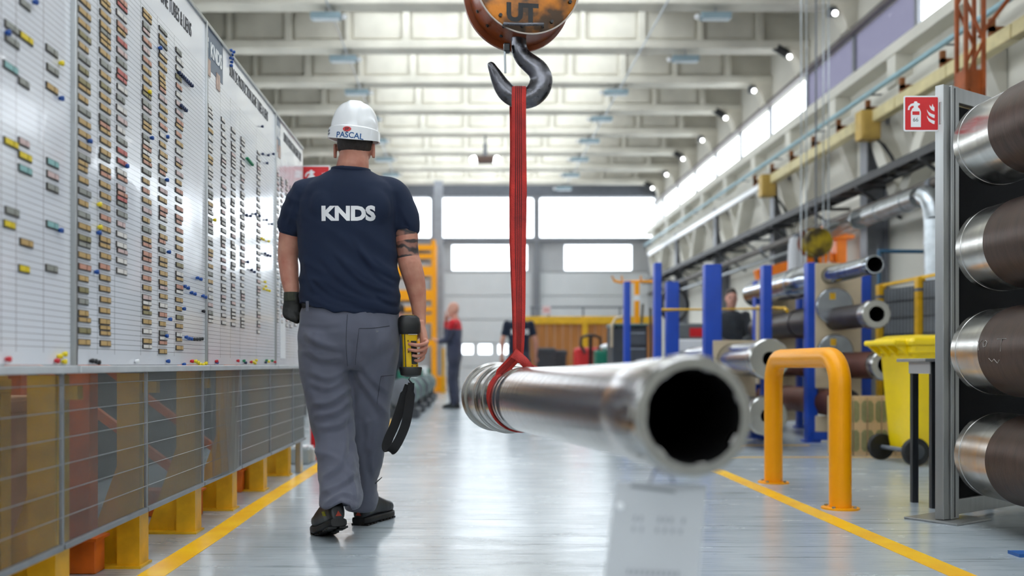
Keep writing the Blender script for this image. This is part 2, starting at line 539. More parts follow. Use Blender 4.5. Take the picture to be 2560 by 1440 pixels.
# runway beam, a cream concrete girder with recesses
rb = thing('crane_runway', 'cream concrete crane runway girder with recessed bays along the side wall', 'girder', (X_R, Y_NEAR, 3.95), kind='structure')
MB().bx(4.98, 5.30, Y_NEAR, Y_FAR, 4.36, 4.50).build('top_flange', M_CREAM, rb, bevel=0.01)
MB().bx(5.02, 5.30, Y_NEAR, Y_FAR, 3.86, 4.00).build('bottom_flange', M_CREAM, rb, bevel=0.01)
MB().bx(5.20, 5.30, Y_NEAR, Y_FAR, 4.00, 4.36).build('web', M_CREAM, rb)
for y in edges[1:-1]:
    MB().bx(5.0, 5.2, y - 0.12, y + 0.12, 4.00, 4.36).build('stiffener', M_CREAM, rb)
    # haunch struts below
    MB().prism([(5.04, y - 0.09, 3.86), (5.29, y - 0.09, 3.86), (5.29, y - 0.09, 3.2)], (0, 0.18, 0)).build('haunch', M_CREAM, rb)
# V struts on the wall
for y in edges[1:-1:2]:
    for s in (-1, 1):
        MB().beam((5.19, y + s * 0.95, 3.84), (5.19, y + s * 0.12, 2.75), 0.20, 0.22, up=(1, 0, 0)).build('strut', M_CREAM, rb)
for i, k in enumerate(range(2, 17, 2)):
    y = BEAM_Y[k] + 0.85
    if y > Y_FAR - 1: continue
    t = thing('wall_column', 'grey steel column standing against the cream side wall', None, (5.2, y, 0), kind='structure')
    MB().bx(5.02, 5.29, y - 0.015, y + 0.015, 0, 3.9).build('column_web', M_MULL, t)
    for s in (5.02, 5.27):
        MB().bx(s - 0.01, s + 0.012, y - 0.11, y + 0.11, 0, 3.9).build('column_flange', M_MULL, t)

# pipes and trays along the right wall
t = thing('service_pipe', 'pale blue pipe running the length of the runway girder', 'pipe', (4.88, 0, 4.0))
MB().cyl((4.88, -2, 4.02), (4.88, 27.5, 4.02), 0.032, n=10).build('pipe_run', M_CYANP, t, smooth=40)
for y in edges[3:-1]:
    MB().cyl((4.88, y + 0.4, 4.02), (5.22, y + 0.4, 4.02), 0.012, n=6).build('pipe_bracket', M_GREYD, t)
t = thing('conductor_rail', 'cream yellow crane conductor rail on rusty brackets', 'rail', (4.85, 0, 3.6))
M_RAIL = mat('aged_cream_rail', C(214, 200, 150), 0.5, var=0.1)
for i in range(15):
    y0 = -2 + i * 1.2
    MB().bx(4.79, 4.91, y0, y0 + 1.18, 3.60, 3.74).build('rail_segment', M_RAIL, t, bevel=0.01)
for y in edges[3:12]:
    for q in (0.3, 1.25):
        m_ = MB().bx(4.83, 5.2, y + q, y + q + 0.05, 3.80, 3.85)
        m_.bx(4.83, 4.88, y + q, y + q + 0.05, 3.74, 3.93)
        m_.build('bracket', mat('rusty_bracket', C(150, 92, 48), 0.7, var=0.2), t)
MB().bx(4.79, 4.87, 16.2, 26.5, 3.62, 3.70).build('white_section', M_WHITE, t)
for (y, x, lab) in ((11.9, 4.78, 'yellowed junction box hanging on the conductor rail, the nearer one'), (15.9, 4.78, 'yellowed junction box hanging on the conductor rail, the farther one')):
    t = thing('junction_box', lab, 'box', (x, y, 3.5))
    MB().bx(x - 0.12, x + 0.12, y - 0.1, y + 0.1, 3.40, 3.75).build('housing', mat('ochre_box', C(198, 164, 84), 0.5, var=0.1), t, bevel=0.015)
    MB().bx(x - 0.10, x + 0.10, y - 0.112, y - 0.1, 3.43, 3.72).build('cover', mat('ochre_box'  , C(198, 164, 84)), t, bevel=0.01)
    MB().path([(x + 0.1, y, 3.42), (x + 0.18, y - 0.02, 3.34), (x + 0.26, y - 0.05, 3.2), (x + 0.30, y - 0.08, 3.08)], 0.022, 8).build('cable', M_BLACK, t, smooth=60)
t = thing('cable_tray', 'dark ladder cable tray with black cables along the side wall', 'cable tray', (4.9, 0, 2.9))
M_TRAY = mat('dark_tray', C(62, 62, 64), 0.55, var=0.12)
for x in (4.74, 5.02):
    MB().bx(x - 0.01, x + 0.01, 3, 27, 2.90, 2.99).build('side_rail', M_TRAY, t)
for i in range(60):
    MB().bx(4.75, 5.01, 3.2 + i * 0.4, 3.23 + i * 0.4, 2.905, 2.925).build('rung', M_TRAY, t)
for j, x in enumerate((4.79, 4.84, 4.90, 4.96)):
    pts = [(x + 0.012 * math.sin(i * 1.3 + j), 3 + i * 0.8, 2.945 + 0.008 * math.sin(i * 2.1 + j * 2)) for i in range(31)]
    MB().path(pts, 0.02 + 0.004 * (j % 2), 6).build('cable', M_BLACK, t, smooth=60)
for i in range(14):
    y = 3.6 + i * 1.7
    mm = MB().bx(4.72, 5.30, y, y + 0.04, 2.86, 2.90)
    mm.beam((5.28, y + 0.02, 2.5), (4.75, y + 0.02, 2.86), 0.03, 0.03)
    mm.build('tray_bracket', M_TRAY, t)
t = thing('wall_pipe', 'dark brown steam pipe running below the cable tray', 'pipe', (4.9, 0, 2.6))
MB().cyl((4.92, 3, 2.64), (4.92, 27, 2.64), 0.055, n=12).build('pipe_run', mat('brown_pipe', C(92, 84, 78), 0.5, var=0.12), t, smooth=40)
for i in range(8):
    MB().cyl((4.92, 4.5 + i * 3, 2.64), (4.92, 4.6 + i * 3, 2.64), 0.066, n=12).build('flange', M_GREYD, t, smooth=40)
t = thing('thin_conduit', 'thin steel conduit below the brown wall pipe', 'pipe', (4.8, 0, 2.4))
MB().cyl((4.95, 9.5, 2.46), (4.95, 27, 2.46), 0.022, n=8).build('conduit_run', M_GALV, t, smooth=40)
t = thing('air_duct', 'shiny galvanised air duct turning down beside the side wall', 'duct', (4.6, 9.8, 0))
MB().path([(4.6, 12.6, 2.43), (4.6, 11.4, 2.43), (4.6, 10.15, 2.43)], 0.105, 20).build('horizontal_run', M_GALV, t, smooth=40)
MB().path([(4.6, 10.15, 2.43), (4.6, 10.02, 2.42), (4.6, 9.9, 2.37), (4.6, 9.83, 2.28), (4.6, 9.8, 2.15)], 0.105, 20).build('elbow', M_GALV, t, smooth=40)
MB().cyl((4.6, 9.8, 2.15), (4.6, 9.8, 0.0), 0.105, n=20).build('drop_run', M_GALV, t, smooth=40)
for y in (10.4, 11.05, 11.7):
    MB().cyl((4.6, y, 2.43), (4.6, y + 0.05, 2.43), 0.113, n=20).build('seam_band', M_GALV, t, smooth=40)
for z in (0.5, 1.2, 1.9):
    MB().cyl((4.6, 9.8, z), (4.6, 9.8, z + 0.05), 0.113, n=20).build('seam_band', M_GALV, t, smooth=40)
# hanging crane wires
for i, x in enumerate((4.15, 4.215, 4.425, 4.49)):
    tag(MB().cyl((x, 12.4, 0.9), (x, 12.4, 6.3), 0.008, n=6).build('hanging_cable', M_GALV), 'thin steel cable hanging from the roof by the side wall, %s from the left' % ('first', 'second', 'third', 'fourth')[i], 'cable', 'cables hanging by the side wall')

# ---- left wall (mostly behind the board)
mb = MB()
holes = [(edges[i] + 0.1, edges[i + 1] - 0.1, 3.0, 4.5) for i in range(1, len(edges) - 1)]
hole_wall(mb, X_L - 0.2, X_L, Y_NEAR, Y_FAR, 0, Z_ROOF, holes)
tag(mb.build('wall_left', M_CREAM), 'cream side wall behind the planning board', kind='structure')
for i, (a, b, z0, z1) in enumerate(holes):
    w = tag(MB().bx(X_L - 0.1, X_L - 0.09, a, b, z0, z1).build('window_%d' % (60 + i), M_GLASS), 'window in the wall behind the board', kind='structure')

# ---- back wall with window band and doors
yb = Y_FAR
def bxp(px): return (px - CX) * yb / F_PX
def bzp(py): return CAM_H + (CY - py) * yb / F_PX
W = [(bxp(490), bxp(760)), (bxp(773), bxp(1078)), (bxp(1093), bxp(1335)), (bxp(1348), bxp(1640))]
zt, zbm = bzp(492), bzp(597)
D1, D2 = (bxp(1110), bxp(1326)), (bxp(1344), bxp(1622))
zd, zd0, zd1 = bzp(603), bzp(612), bzp(675)
mb = MB()
def slab(x0, x1, z0, z1): mb.bx(x0, x1, yb, yb + 0.25, z0, z1)
xs = [X_L - 0.2]
for a, b in W:
    slab(xs[-1], a, zbm, zt); xs.append(b)
slab(xs[-1], X_R + 0.2, zbm, zt)
slab(X_L - 0.2, D1[0], 0, zbm); slab(D1[1], D2[0], 0, zbm); slab(D2[1], X_R + 0.2, 0, zbm)
slab(D1[0], D1[1], zd, zbm); slab(D2[0], D2[1], zd, zbm)
wb = tag(mb.build('wall_back', M_GREYP), 'pale grey end wall with wide windows and sectional doors', kind='structure')
MB().bx(X_L, X_R, yb - 0.1, yb + 0.25, zt, Z_ROOF).build('lintel', M_GREYD, wb)
MB().bx(X_L, X_R, yb - 0.16, yb, zbm - 0.09, zbm + 0.02).build('cross_rail', M_MULL, wb)
for i, (a, b) in enumerate(W):
    w = thing('window_%d' % (1 + i), 'wide bright window high in the end wall, %s from the left' % ('first', 'second', 'third', 'fourth')[i], None, (a, yb, zbm), kind='structure')
    MB().bx(a, b, yb + 0.1, yb + 0.11, zbm, zt).build('pane', M_GLASS, w)
    r = 0.12
    for (cx_, cz_, sx, sz) in ((a, zbm, 1, 1), (b, zbm, -1, 1), (a, zt, 1, -1), (b, zt, -1, -1)):
        pts = [(cx_, yb + 0.02, cz_)] + [(cx_ + sx * r * (1 - math.sin(q)), yb + 0.02, cz_ + sz * r * (1 - math.cos(q))) for q in [math.pi / 2 * j / 5 for j in range(6)]]
        MB().prism(pts, (0, 0.08, 0)).build('corner_fillet', M_MULL, w)
for x in (bxp(1085), bxp(1341)):
    MB().bx(x - 0.085, x + 0.085, yb - 0.14, yb, 0, zt).build('post', M_MULL, wb)
for k, (x0, x1, wx0, wx1, small) in enumerate(((D1[0], D1[1], bxp(1130), bxp(1318), (1166, 1213, 1262)), (D2[0], D2[1], bxp(1412), bxp(1580), ()))):
    d = thing('door_%d' % (k + 1), 'white sectional door with a wide window, %s' % ('left of the end wall middle' if k == 0 else 'right of the end wall middle'), None, (x0, yb, 0), kind='structure')
    # top section with window
    m_ = MB()
    m_.bx(x0, wx0, yb + 0.05, yb + 0.11, zd1 - 0.05, zd); m_.bx(wx1, x1, yb + 0.05, yb + 0.11, zd1 - 0.05, zd)
    m_.bx(wx0, wx1, yb + 0.05, yb + 0.11, zd0, zd); m_.bx(wx0, wx1, yb + 0.05, yb + 0.11, zd1 - 0.05, zd1)
    m_.build('door_panel', M_GREYP, d)
    MB().bx(wx0, wx1, yb + 0.075, yb + 0.085, zd1, zd0).build('pane', M_GLASS, d)
    n = 5
    h = (zd1 - 0.06) / n
    bk = MB()
    bz0, bz1 = (bzp(886), bzp(860)) if small else (1, 1)
    bk.bx(x0, x1, yb + 0.115, yb + 0.125, 0, bz0); bk.bx(x0, x1, yb + 0.115, yb + 0.125, bz1, zd1 - 0.03)
    bk.build('backing', M_GREYP, d)  # sheet added so no sky shines through the gaps between panels
    for j in range(n):
        z0, z1 = j * h + 0.01, (j + 1) * h - 0.012
        sm = [((p - 16 - CX) * yb / F_PX, (p + 16 - CX) * yb / F_PX) for p in small] if j == 1 and small else []
        m_ = MB()
        if sm:
            wz0, wz1 = bzp(885), bzp(861)
            y0, y1 = yb + 0.05, yb + 0.11
            x = x0
            for a, b in sm:
                m_.bx(x, a, y0, y1, z0, z1); m_.bx(a, b, y0, y1, z0, wz0); m_.bx(a, b, y0, y1, wz1, z1); x = b
            m_.bx(x, x1, y0, y1, z0, z1)
            pn = m_.build('door_panel', M_DOOR, d)
            for a, b in sm: MB().bx(a, b, yb + 0.075, yb + 0.085, wz0, wz1).build('pane', M_GLASS, pn)
        else:
            m_.bx(x0, x1, yb + 0.05, yb + 0.11, z0, z1)
            m_.build('door_panel', M_DOOR, d, bevel=0.008)
# ---- end wall behind the camera, with the same window band
mb = MB()
hw = [(-4.9, -1.7, 3.3, 5.4), (-1.4, 1.7, 3.3, 5.4), (2.0, 5.0, 3.3, 5.4)]
x = X_L - 0.2
for a, b, z0, z1 in hw:
    mb.bx(x, a, Y_NEAR - 0.2, Y_NEAR, 0, Z_ROOF + 0.2); mb.bx(a, b, Y_NEAR - 0.2, Y_NEAR, 0, z0); mb.bx(a, b, Y_NEAR - 0.2, Y_NEAR, z1, Z_ROOF + 0.2); x = b
mb.bx(x, X_R + 0.2, Y_NEAR - 0.2, Y_NEAR, 0, Z_ROOF + 0.2)
wf = tag(mb.build('wall_front', M_CREAM), 'cream end wall behind the camera', kind='structure')
for a, b, z0, z1 in hw: MB().bx(a, b, Y_NEAR - 0.1, Y_NEAR - 0.09, z0, z1).build('pane', M_GLASS, wf)
# column with orange guard in front of the end wall
t = thing('steel_column', 'grey steel column with an orange guard at its foot', None, (P(1096, 978, 26.5).x, 26.5, 0), kind='structure')
x = P(1096, 978, 26.5).x
MB().bx(x - 0.12, x + 0.12, 26.4, 26.6, 0, 5.6).build('shaft', mat('column_grey', C(160, 164, 172), 0.5), t)
MB().bx(x - 0.2, x + 0.2, 26.3, 26.7, 0, 0.42).build('foot_guard', M_ORGB, t, bevel=0.03)

# ---- lamps on the roof
M_LAMP = mat('lamp_housing', C(150, 172, 182), 0.4, 0.3, var=0.06)
M_LENS = mat('lamp_lens', C(255, 255, 255), 0.3, emit=2.0)
def luminaire(x, y, z, label):
    t = thing('ceiling_lamp', label, 'lamp', (x, y, z), 'ceiling lamps under the roof beams')
    MB().bx(x - 0.21, x + 0.21, y - 0.08, y + 0.08, z, z + 0.09).build('housing', M_LAMP, t, bevel=0.02)
    MB().bx(x - 0.18, x + 0.18, y - 0.06, y + 0.06, z - 0.006, z).build('diffuser', mat('lamp_diffuser', C(225, 235, 240), 0.4), t)
    s = -1 if x > 0 else 1
    MB().ball((x + s * 0.25, y, z + 0.04), 0.045, 0.045, 0.04, 10, 6).build('sensor', M_WHITE, t, smooth=80)
    MB().cyl((x, y, z + 0.09), (x, y, 5.62), 0.012, n=6).build('stem', M_GALV, t)
ords = ['nearest', 'second', 'third', 'fourth', 'fifth', 'sixth', 'seventh', 'farthest']
for i in range(8):
    y = BEAM_Y[9 + i]
    luminaire(-1.95, y, 5.46, 'blue-grey roof lamp in the row above the worker, %s' % (ords[i] + (' from the camera' if i in (0, 7) else ' in depth')))
    luminaire(3.4 if i < 2 else 2.6, y, 5.46, 'blue-grey roof lamp in the row right of the hook, %s' % (ords[i] + (' from the camera' if i in (0, 7) else ' in depth')))
for x, lab in ((-1.9, 'conduit running along the roof lamps above the worker'), (2.68, 'conduit running along the roof lamps right of the hook')):
    tag(MB().cyl((x, 8, 5.60), (x, 27.5, 5.60), 0.014, n=6).build('roof_conduit', M_GALV), lab, 'pipe')
for i in range(9, 17):
    y = BEAM_Y[i] - 0.2
    t = thing('spotlight', 'small bright spotlight above the side windows, %s' % (ords[i - 9] + (' from the camera' if i in (9, 16) else ' in depth')), 'lamp', (4.95, y, 5.45), 'spotlights along the roof edge')
    if i % 2 == 0:
        MB().beam((4.72, y + 0.15, 5.72), (4.95, y, 5.50), 0.12, 0.12).build('housing', M_BLACK, t, bevel=0.02)
    else:
        MB().box((4.95, y + 0.08, 5.52), (0.12, 0.12, 0.12)).build('housing', M_DGREY, t, bevel=0.02)
    MB().ball((4.96, y - 0.02, 5.47), 0.036, 0.03, 0.036, 12, 8).build('lens', mat('spot_lens', C(255, 255, 255), 0.3, emit=6.0), t, smooth=80)
t = thing('crane_light', 'dark twin floodlight hanging under the roof beyond the sling', 'lamp', P(1213, 400, 21.29))
c = P(1213, 400, 21.29)
MB().box(c, (0.42, 0.25, 0.14)).build('housing', mat('rust_dark', C(92, 70, 60), 0.6), t, bevel=0.02)
MB().cyl(c, c + Vector((0, 0, 0.35)), 0.04, n=8).build('hanger', M_GREYD, t)
MB().cyl(c + Vector((0, 0, 0.35)), Vector((c.x, c.y, 5.63)), 0.02, n=8).build('drop_rod', M_GREYD, t)
for s in (-1, 1):
    MB().ball(c + Vector((s * 0.24, -0.08, -0.02)), 0.09, 0.06, 0.09, 12, 8).build('lens', MATS['spot_lens'], t, smooth=80)
# ================================================================== PLANNING BOARD AND FENCE ON THE LEFT
XB = -1.10                       # face of the board and of the fence below it
def dpx(px): return F_PX * (-XB) / (CX - px)      # depth along the board at which pixel column px meets it
PANELS = [(1.30, dpx(183)), (dpx(183), dpx(513)), (dpx(513), dpx(687)), (dpx(687), 6.62)]
COLS = [[0.30, 0.62, dpx(0) - 1.30 + .02, dpx(47) - 1.30, dpx(115) - 1.30],
        [dpx(p) - dpx(183) for p in (189, 244, 287, 352, 394, 436)],
        [dpx(p) - dpx(513) for p in (517, 551, 576, 600, 641)],
        [dpx(p) - dpx(687) for p in (690, 701, 713, 724, 735)]]
ZB0, ZB1, ZG0, ZG1 = 0.70, 2.16, 0.752, 1.955

def board_material(idx, length):
    m = bpy.data.materials.new('planning_board_print')
    m.use_nodes = True
    nt = m.node_tree
    b = nt.nodes['Principled BSDF']
    b.inputs['Roughness'].default_value = 0.18
    b.inputs['Coat Weight'].default_value = 0.3
    tc = nt.nodes.new('ShaderNodeTexCoord')
    sp = nt.nodes.new('ShaderNodeSeparateXYZ')
    nt.links.new(tc.outputs['Object'], sp.inputs[0])       # origin: lower near corner of the panel
    def math_(op, a, bb=None, c=None):
        n = nt.nodes.new('ShaderNodeMath'); n.operation = op
        for i, x in enumerate((a, bb, c)):
            if x is None: continue
            if hasattr(x, 'is_output') or not isinstance(x, (int, float)): nt.links.new(x, n.inputs[i])
            else: n.inputs[i].default_value = x
        return n.outputs[0]
    Y, Z = sp.outputs[1], sp.outputs[2]
    def lines(v, pitch, w):
        fr = math_('FRACT', math_('DIVIDE', v, pitch))
        return math_('LESS_THAN', fr, w / pitch)
    def between(v, a, c):
        return math_('MULTIPLY', math_('GREATER_THAN', v, a), math_('LESS_THAN', v, c))
    zone = between(Z, ZG0 - ZB0, ZG1 - ZB0)
    h = math_('MULTIPLY', lines(Z, 0.0165, 0.0014), 0.8)
    vfaint = math_('MULTIPLY', lines(Y, 0.0105, 0.0012), 0.13)
    tot = math_('MAXIMUM', h, vfaint)
    for cpos in COLS[idx]:
        tot = math_('MAXIMUM', tot, math_('MULTIPLY', between(Y, cpos - 0.0025, cpos), 0.85))
    tot = math_('MULTIPLY', tot, zone)
    mx = nt.nodes.new('ShaderNodeMix'); mx.data_type = 'RGBA'
    nt.links.new(tot, mx.inputs[0])
    mx.inputs[6].default_value = C(232, 233, 238)
    mx.inputs[7].default_value = C(88, 52, 62) if idx == 0 else C(46, 46, 52)
    nt.links.new(mx.outputs[2], b.inputs['Base Color'])
    # slightly wavy sheet
    nz = nt.nodes.new('ShaderNodeTexNoise'); nz.inputs['Scale'].default_value = 1.6
    nt.links.new(tc.outputs['Object'], nz.inputs[0])
    bp = nt.nodes.new('ShaderNodeBump'); bp.inputs['Strength'].default_value = 0.25; bp.inputs['Distance'].default_value = 0.05
    nt.links.new(nz.outputs[0], bp.inputs['Height']); nt.links.new(bp.outputs[0], b.inputs['Normal'])
    return m

M_INK = mat('board_ink', C(52, 52, 58), 0.5)
M_LOGO = mat('logo_blue_grey', C(88, 102, 122), 0.35, var=0.02)
names = ['nearest planning board panel with sparse grey cards', 'second planning board panel, the one with tan magnetic cards in six columns',
         'third planning board panel, headed by a blue-grey logo block', 'farthest and narrowest planning board panel, beside the red sign']
for i, (y0, y1) in enumerate(PANELS):
    xo = XB - (0.006 if i == 0 else 0.0)
    b = thing('planning_board', names[i], 'board', (xo, y0, ZB0), 'white planning boards on the fence')
    MB().bx(xo - 0.012, xo, y0 + 0.004, y1 - 0.002, ZB0 + 0.02, ZB1 - 0.008).build('printed_sheet', board_material(i, y1 - y0), b)
    fr = MB().bx(xo - 0.02, xo + 0.008, y0, y1, ZB1 - 0.012, ZB1 + 0.004)
    fr.build('top_trim', M_ALU, b, bevel=0.002)
    MB().bx(xo - 0.02, xo + 0.022, y0 + 0.003, y1 - 0.003, ZB0 - 0.004, ZB0 + 0.018).build('bottom_ledge', mat('ledge_grey', C(196, 198, 200), 0.4), b, bevel=0.003)
    MB().bx(xo - 0.02, xo + 0.010, y0 - 0.004, y0 + 0.010, ZB0, ZB1).build('edge_trim', M_ALU if i else M_WHITE, b, bevel=0.002)
    if i in (1, 2, 3):
        zc = 2.045 if i == 1 else 2.05
        # the sheet's heading, read along the wall
        if i == 1:
            yc, wd, txt = 3.957, 0.93, 'SUIVI DE PRODUCTION LIGNE TUBES & LIENS'
        elif i == 2:
            yc, wd, txt = 5.47, 0.88, 'SUIVI DE PRODUCTION LIGNE TUBES & LIENS'
        else:
            yc, wd, txt = 6.56, 0.62, 'SUIVI DE PRODUCTION LIGNE TUBES'
        me = text_mesh(txt, 0.078, 0.0, 'RIGHT', 0.0003)
        w0 = max(v.co.x for v in me.vertices) - min(v.co.x for v in me.vertices)
        k = wd / w0
        bpy.data.meshes.remove(me)
        text_on('heading', txt, 0.078, (xo + 0.0012, yc, zc + (0.0 if i == 1 else 0.028)), (0, 1, 0), (0, 0, 1), M_INK, b, bold=0.0, sx=k, align='RIGHT')
        if i > 1:
            ya = y0 + 0.006
            yl = 0.29 if i == 2 else 0.16
            lg = MB().bx(xo, xo + 0.001, ya, ya + yl, 1.975, 2.148).build('logo_block', M_LOGO, b)
            text_on('logo_text', 'KNDS', 0.085, (xo + 0.0024, ya + yl * 0.58, 2.062), (0, 1, 0), (0, 0, 1), M_WHITE, lg, bold=0.003, sx=yl / 0.33)
            mk = MB()
            for q in range(3):
                mk.bx(xo + 0.001, xo + 0.0022, ya + 0.012, ya + 0.03 + 0.006 * q, 2.035 + 0.026 * q, 2.053 + 0.026 * q)
            mk.build('logo_mark', M_WHITE, lg)
            for q in (0.0, 0.62):
                MB().bx(xo + 0.001, xo + 0.0035, ya + 0.01 + q * yl * 0.9, ya + 0.07 + q * yl * 0.9, 1.945 - 0.03 * q, 2.015 - 0.03 * q).build('photo_card', mat('photo_print', C(206, 176, 160), 0.5, var=0.2, vscale=30), b)

# ---- magnetic cards
CARD_COL = {'tan': C(196, 162, 106), 'grey': C(150, 150, 142), 'olive': C(146, 136, 96), 'salmon': C(204, 148, 126), 'pink': C(212, 184, 180), 'white': C(228, 222, 216), 'red': C(196, 104, 98), 'yellow': C(232, 204, 40), 'teal': C(140, 186, 184)}
M_CARDF = mat('card_holder', C(56, 48, 44), 0.5)
CARD_MESH = {}
def card_mesh(col, L, H):
    key = (col, round(L, 3), round(H, 3))
    if key not in CARD_MESH:
        mb = MB()
        mb.bx(0, 0.003, 0, L, 0, H, 0)                                   # dark holder
        mb.bx(0.003, 0.0042, L * 0.05, L * 0.60, H * 0.16, H * 0.90, 1)   # coloured slip
        mb.bx(0.003, 0.0042, L * 0.66, L * 0.95, H * 0.16, H * 0.90, 1)
        me = mb.mesh('card_%s' % col)
        me.materials.append(M_CARDF); me.materials.append(mat('card_' + col, CARD_COL[col], 0.45, var=0.06, vscale=40))
        CARD_MESH[key] = me
    return CARD_MESH[key]
def nth(n):
    a = ['', 'first', 'second', 'third', 'fourth', 'fifth', 'sixth', 'seventh', 'eighth', 'ninth', 'tenth', 'eleventh', 'twelfth', 'thirteenth', 'fourteenth', 'fifteenth', 'sixteenth', 'seventeenth', 'eighteenth', 'nineteenth']
    if n < 20: return a[n]
    t = {2: ('twentieth', 'twenty'), 3: ('thirtieth', 'thirty'), 4: ('fortieth', 'forty'), 5: ('fiftieth', 'fifty'), 6: ('sixtieth', 'sixty'), 7: ('seventieth', 'seventy')}[n // 10]
    return t[0] if n % 10 == 0 else t[1] + '-' + a[n % 10]
rc = random.Random(5)
ORD = ['first', 'second', 'third', 'fourth', 'fifth', 'sixth', 'seventh', 'eighth']
PN = ['nearest', 'second', 'third', 'farthest']
cards = []
pal = {0: ['grey'] * 5 + ['yellow', 'teal', 'pink', 'olive', 'tan'], 1: ['tan'] * 7 + ['grey'] * 2 + ['olive', 'salmon', 'tan'],
       2: ['white'] * 5 + ['pink', 'grey', 'tan'], 3: ['white'] * 3 + ['pink', 'grey']}
for i in range(4):
    y0 = PANELS[i][0]
    for j, cpos in enumerate(COLS[i]):
        if i == 0 and j < 2: continue
        top = 1.93 if i == 1 else 1.84
        z = top
        r = 0
        low = {0: 1.0, 1: 0.79, 2: 0.90, 3: 0.98}[i] if not (i == 1 and j == 2) else 1.02
        while z > low:
            step = 0.0165 * rc.choice([1, 2, 2, 2] if i == 1 else ([2, 2, 3, 4] if i == 0 else [1, 2, 2]))
            z -= step
            if i == 0 and rc.random() < 0.5: continue
            r += 1
            col = rc.choice(pal[i])
            if i == 1:
                if j == 2: col = rc.choice(['pink', 'salmon', 'white', 'red', 'tan', 'grey'])
                elif j > 2 and rc.random() < 0.35: col = rc.choice(['pink', 'white', 'salmon'])
            L = {0: 0.075, 1: 0.095, 2: 0.082, 3: 0.07}[i] * rc.choice([1, 1, 1, 0.8])
            if j == 1 and i == 1: L = 0.09
            L = round(L, 3)
            cards.append((F_PX / (y0 + cpos), i, j, r, col, L, 0.0145 if step < 0.02 else 0.0185, Vector((XB + 0.0005 - (0.006 if i == 0 else 0), y0 + cpos + 0.006 + rc.random() * 0.008, z))))
cards.sort(key=lambda c: (-c[0], c[3]))
rest = MB()
vis = 0
for (s, i, j, r, col, L, H, p) in cards:
    px, py = CX + F_PX * p.x / p.y, CY - F_PX * (p.z - CAM_H) / p.y
    if py < -10 or px < -60: continue
    if i < 2 or vis < 290:
        if px < -20: continue
        vis += 1
        o = bpy.data.objects.new('magnetic_card', card_mesh(col, L, H))
        COL.objects.link(o)
        o.location = p
        tag(o, '%s card, %s down in the %s column of the %s board panel' % (col, nth(r), ORD[j], PN[i]), 'card', 'magnetic cards on the planning boards')
    else:
        rest.bx(p.x, p.x + 0.003, p.y, p.y + L, p.z, p.z + H, 0)
        rest.bx(p.x + 0.003, p.x + 0.0042, p.y + L * 0.06, p.y + L * 0.92, p.z + H * 0.2, p.z + H * 0.85, 1 if col != 'pink' else 2)
tag(rest.build('magnetic_card', [M_CARDF, mat('card_white', CARD_COL['white']), mat('card_pink', CARD_COL['pink'])]), 'small white cards crowding the two far board panels', 'card', 'magnetic cards on the planning boards', 'stuff')

# ---- round pin magnets
PIN = {}
PINC = {'blue': C(24, 74, 150), 'yellow': C(232, 206, 30), 'black': C(26, 26, 30), 'red': C(196, 30, 44), 'green': C(20, 130, 84), 'white': C(236, 236, 236), 'navy': C(26, 42, 82)}
def pin(col, y, z, label, panel=1):
    if col not in PIN:
        mb = MB().lathe((0, 0, 0), (1, 0, 0), [(0, 0.0045), (0.004, 0.006), (0.009, 0.0075), (0.013, 0.007), (0.0145, 0.004)], n=10)
        me = mb.mesh('pin_' + col)
        me.materials.append(mat('pin_' + col, PINC[col], 0.3)); me.shade_smooth()
        PIN[col] = me
    o = bpy.data.objects.new('pin_magnet', PIN[col])
    COL.objects.link(o)
    o.location = (XB + 0.0012 - (0.006 if panel == 0 else 0), y, z)
    tag(o, label, 'magnet', 'round magnets on the planning boards')
def pinpx(col, px, py, label):
    d = dpx(px)
    i = 0 if px < 183 else 1
    pin(col, d, CAM_H + (CY - py) * d / F_PX, label, i)
for k, (px, py) in enumerate([(18, 82), (87, 5), (152, 246), (218, 353), (311, 415), (395, 120), (374, 345), (413, 342), (412, 450)]):
    pinpx('blue', px, py, 'single blue magnet in the upper board, %s from the left' % ORD[min(k, 7)] if k < 8 else 'single blue magnet in the upper board, rightmost')
for k, (px, py) in enumerate([(150, 576), (241, 582), (235, 680), (417, 630), (455, 772), (420, 798), (411, 840)]):
    pinpx('blue', px, py, 'single blue magnet in the lower board, %s from the left' % ORD[k])
for k, (px, py) in enumerate([(152, 158), (368, 230), (242, 511), (243, 568), (532, 550)]):
    pinpx('yellow', px, py, 'single yellow magnet among the cards, %s from the left' % ORD[k])
for k in range(8):
    pinpx('navy', 443 + k * 4.5, 182 + k * 4.6, 'navy magnet in the slanting row of the second panel, %s along' % ORD[k])
for k in range(4):
    pinpx('navy', 447 + k * 4.2, 264 + k * 4, 'navy magnet in the short lower row of the second panel, %s along' % ORD[k])
for k, (px, py) in enumerate([(457, 716), (465, 720), (474, 732), (482, 735), (503, 740), (509, 743), (489, 695), (497, 698)]):
    pinpx('blue', px, py, 'blue magnet in the steps at the far side of the second panel, %s along' % ORD[k])
for k, (px, py) in enumerate([(461, 843), (467, 846), (473, 847)]):
    pinpx('blue', px, py, 'blue magnet in the low cluster of the second panel, %s along' % ORD[k])
for k, (px, py) in enumerate([(480, 848), (487, 848), (494, 848), (500, 847), (504, 778)]):
    pinpx('black', px, py, 'black magnet beside the low blue cluster, %s along' % ORD[k])
for k in range(6):
    pinpx('green', 614 + k * 2.6, 396 + k * 3.2, 'green magnet in the slanting row of the third panel, %s along' % ORD[k])
for k, (px, py) in enumerate([(573, 126), (576, 137), (573, 145), (575, 155), (574, 164), (580, 130), (577, 147)]):
    pinpx('blue', px, py, 'blue magnet beside the logo block heading, %s down' % ORD[k])
rk = random.Random(3)
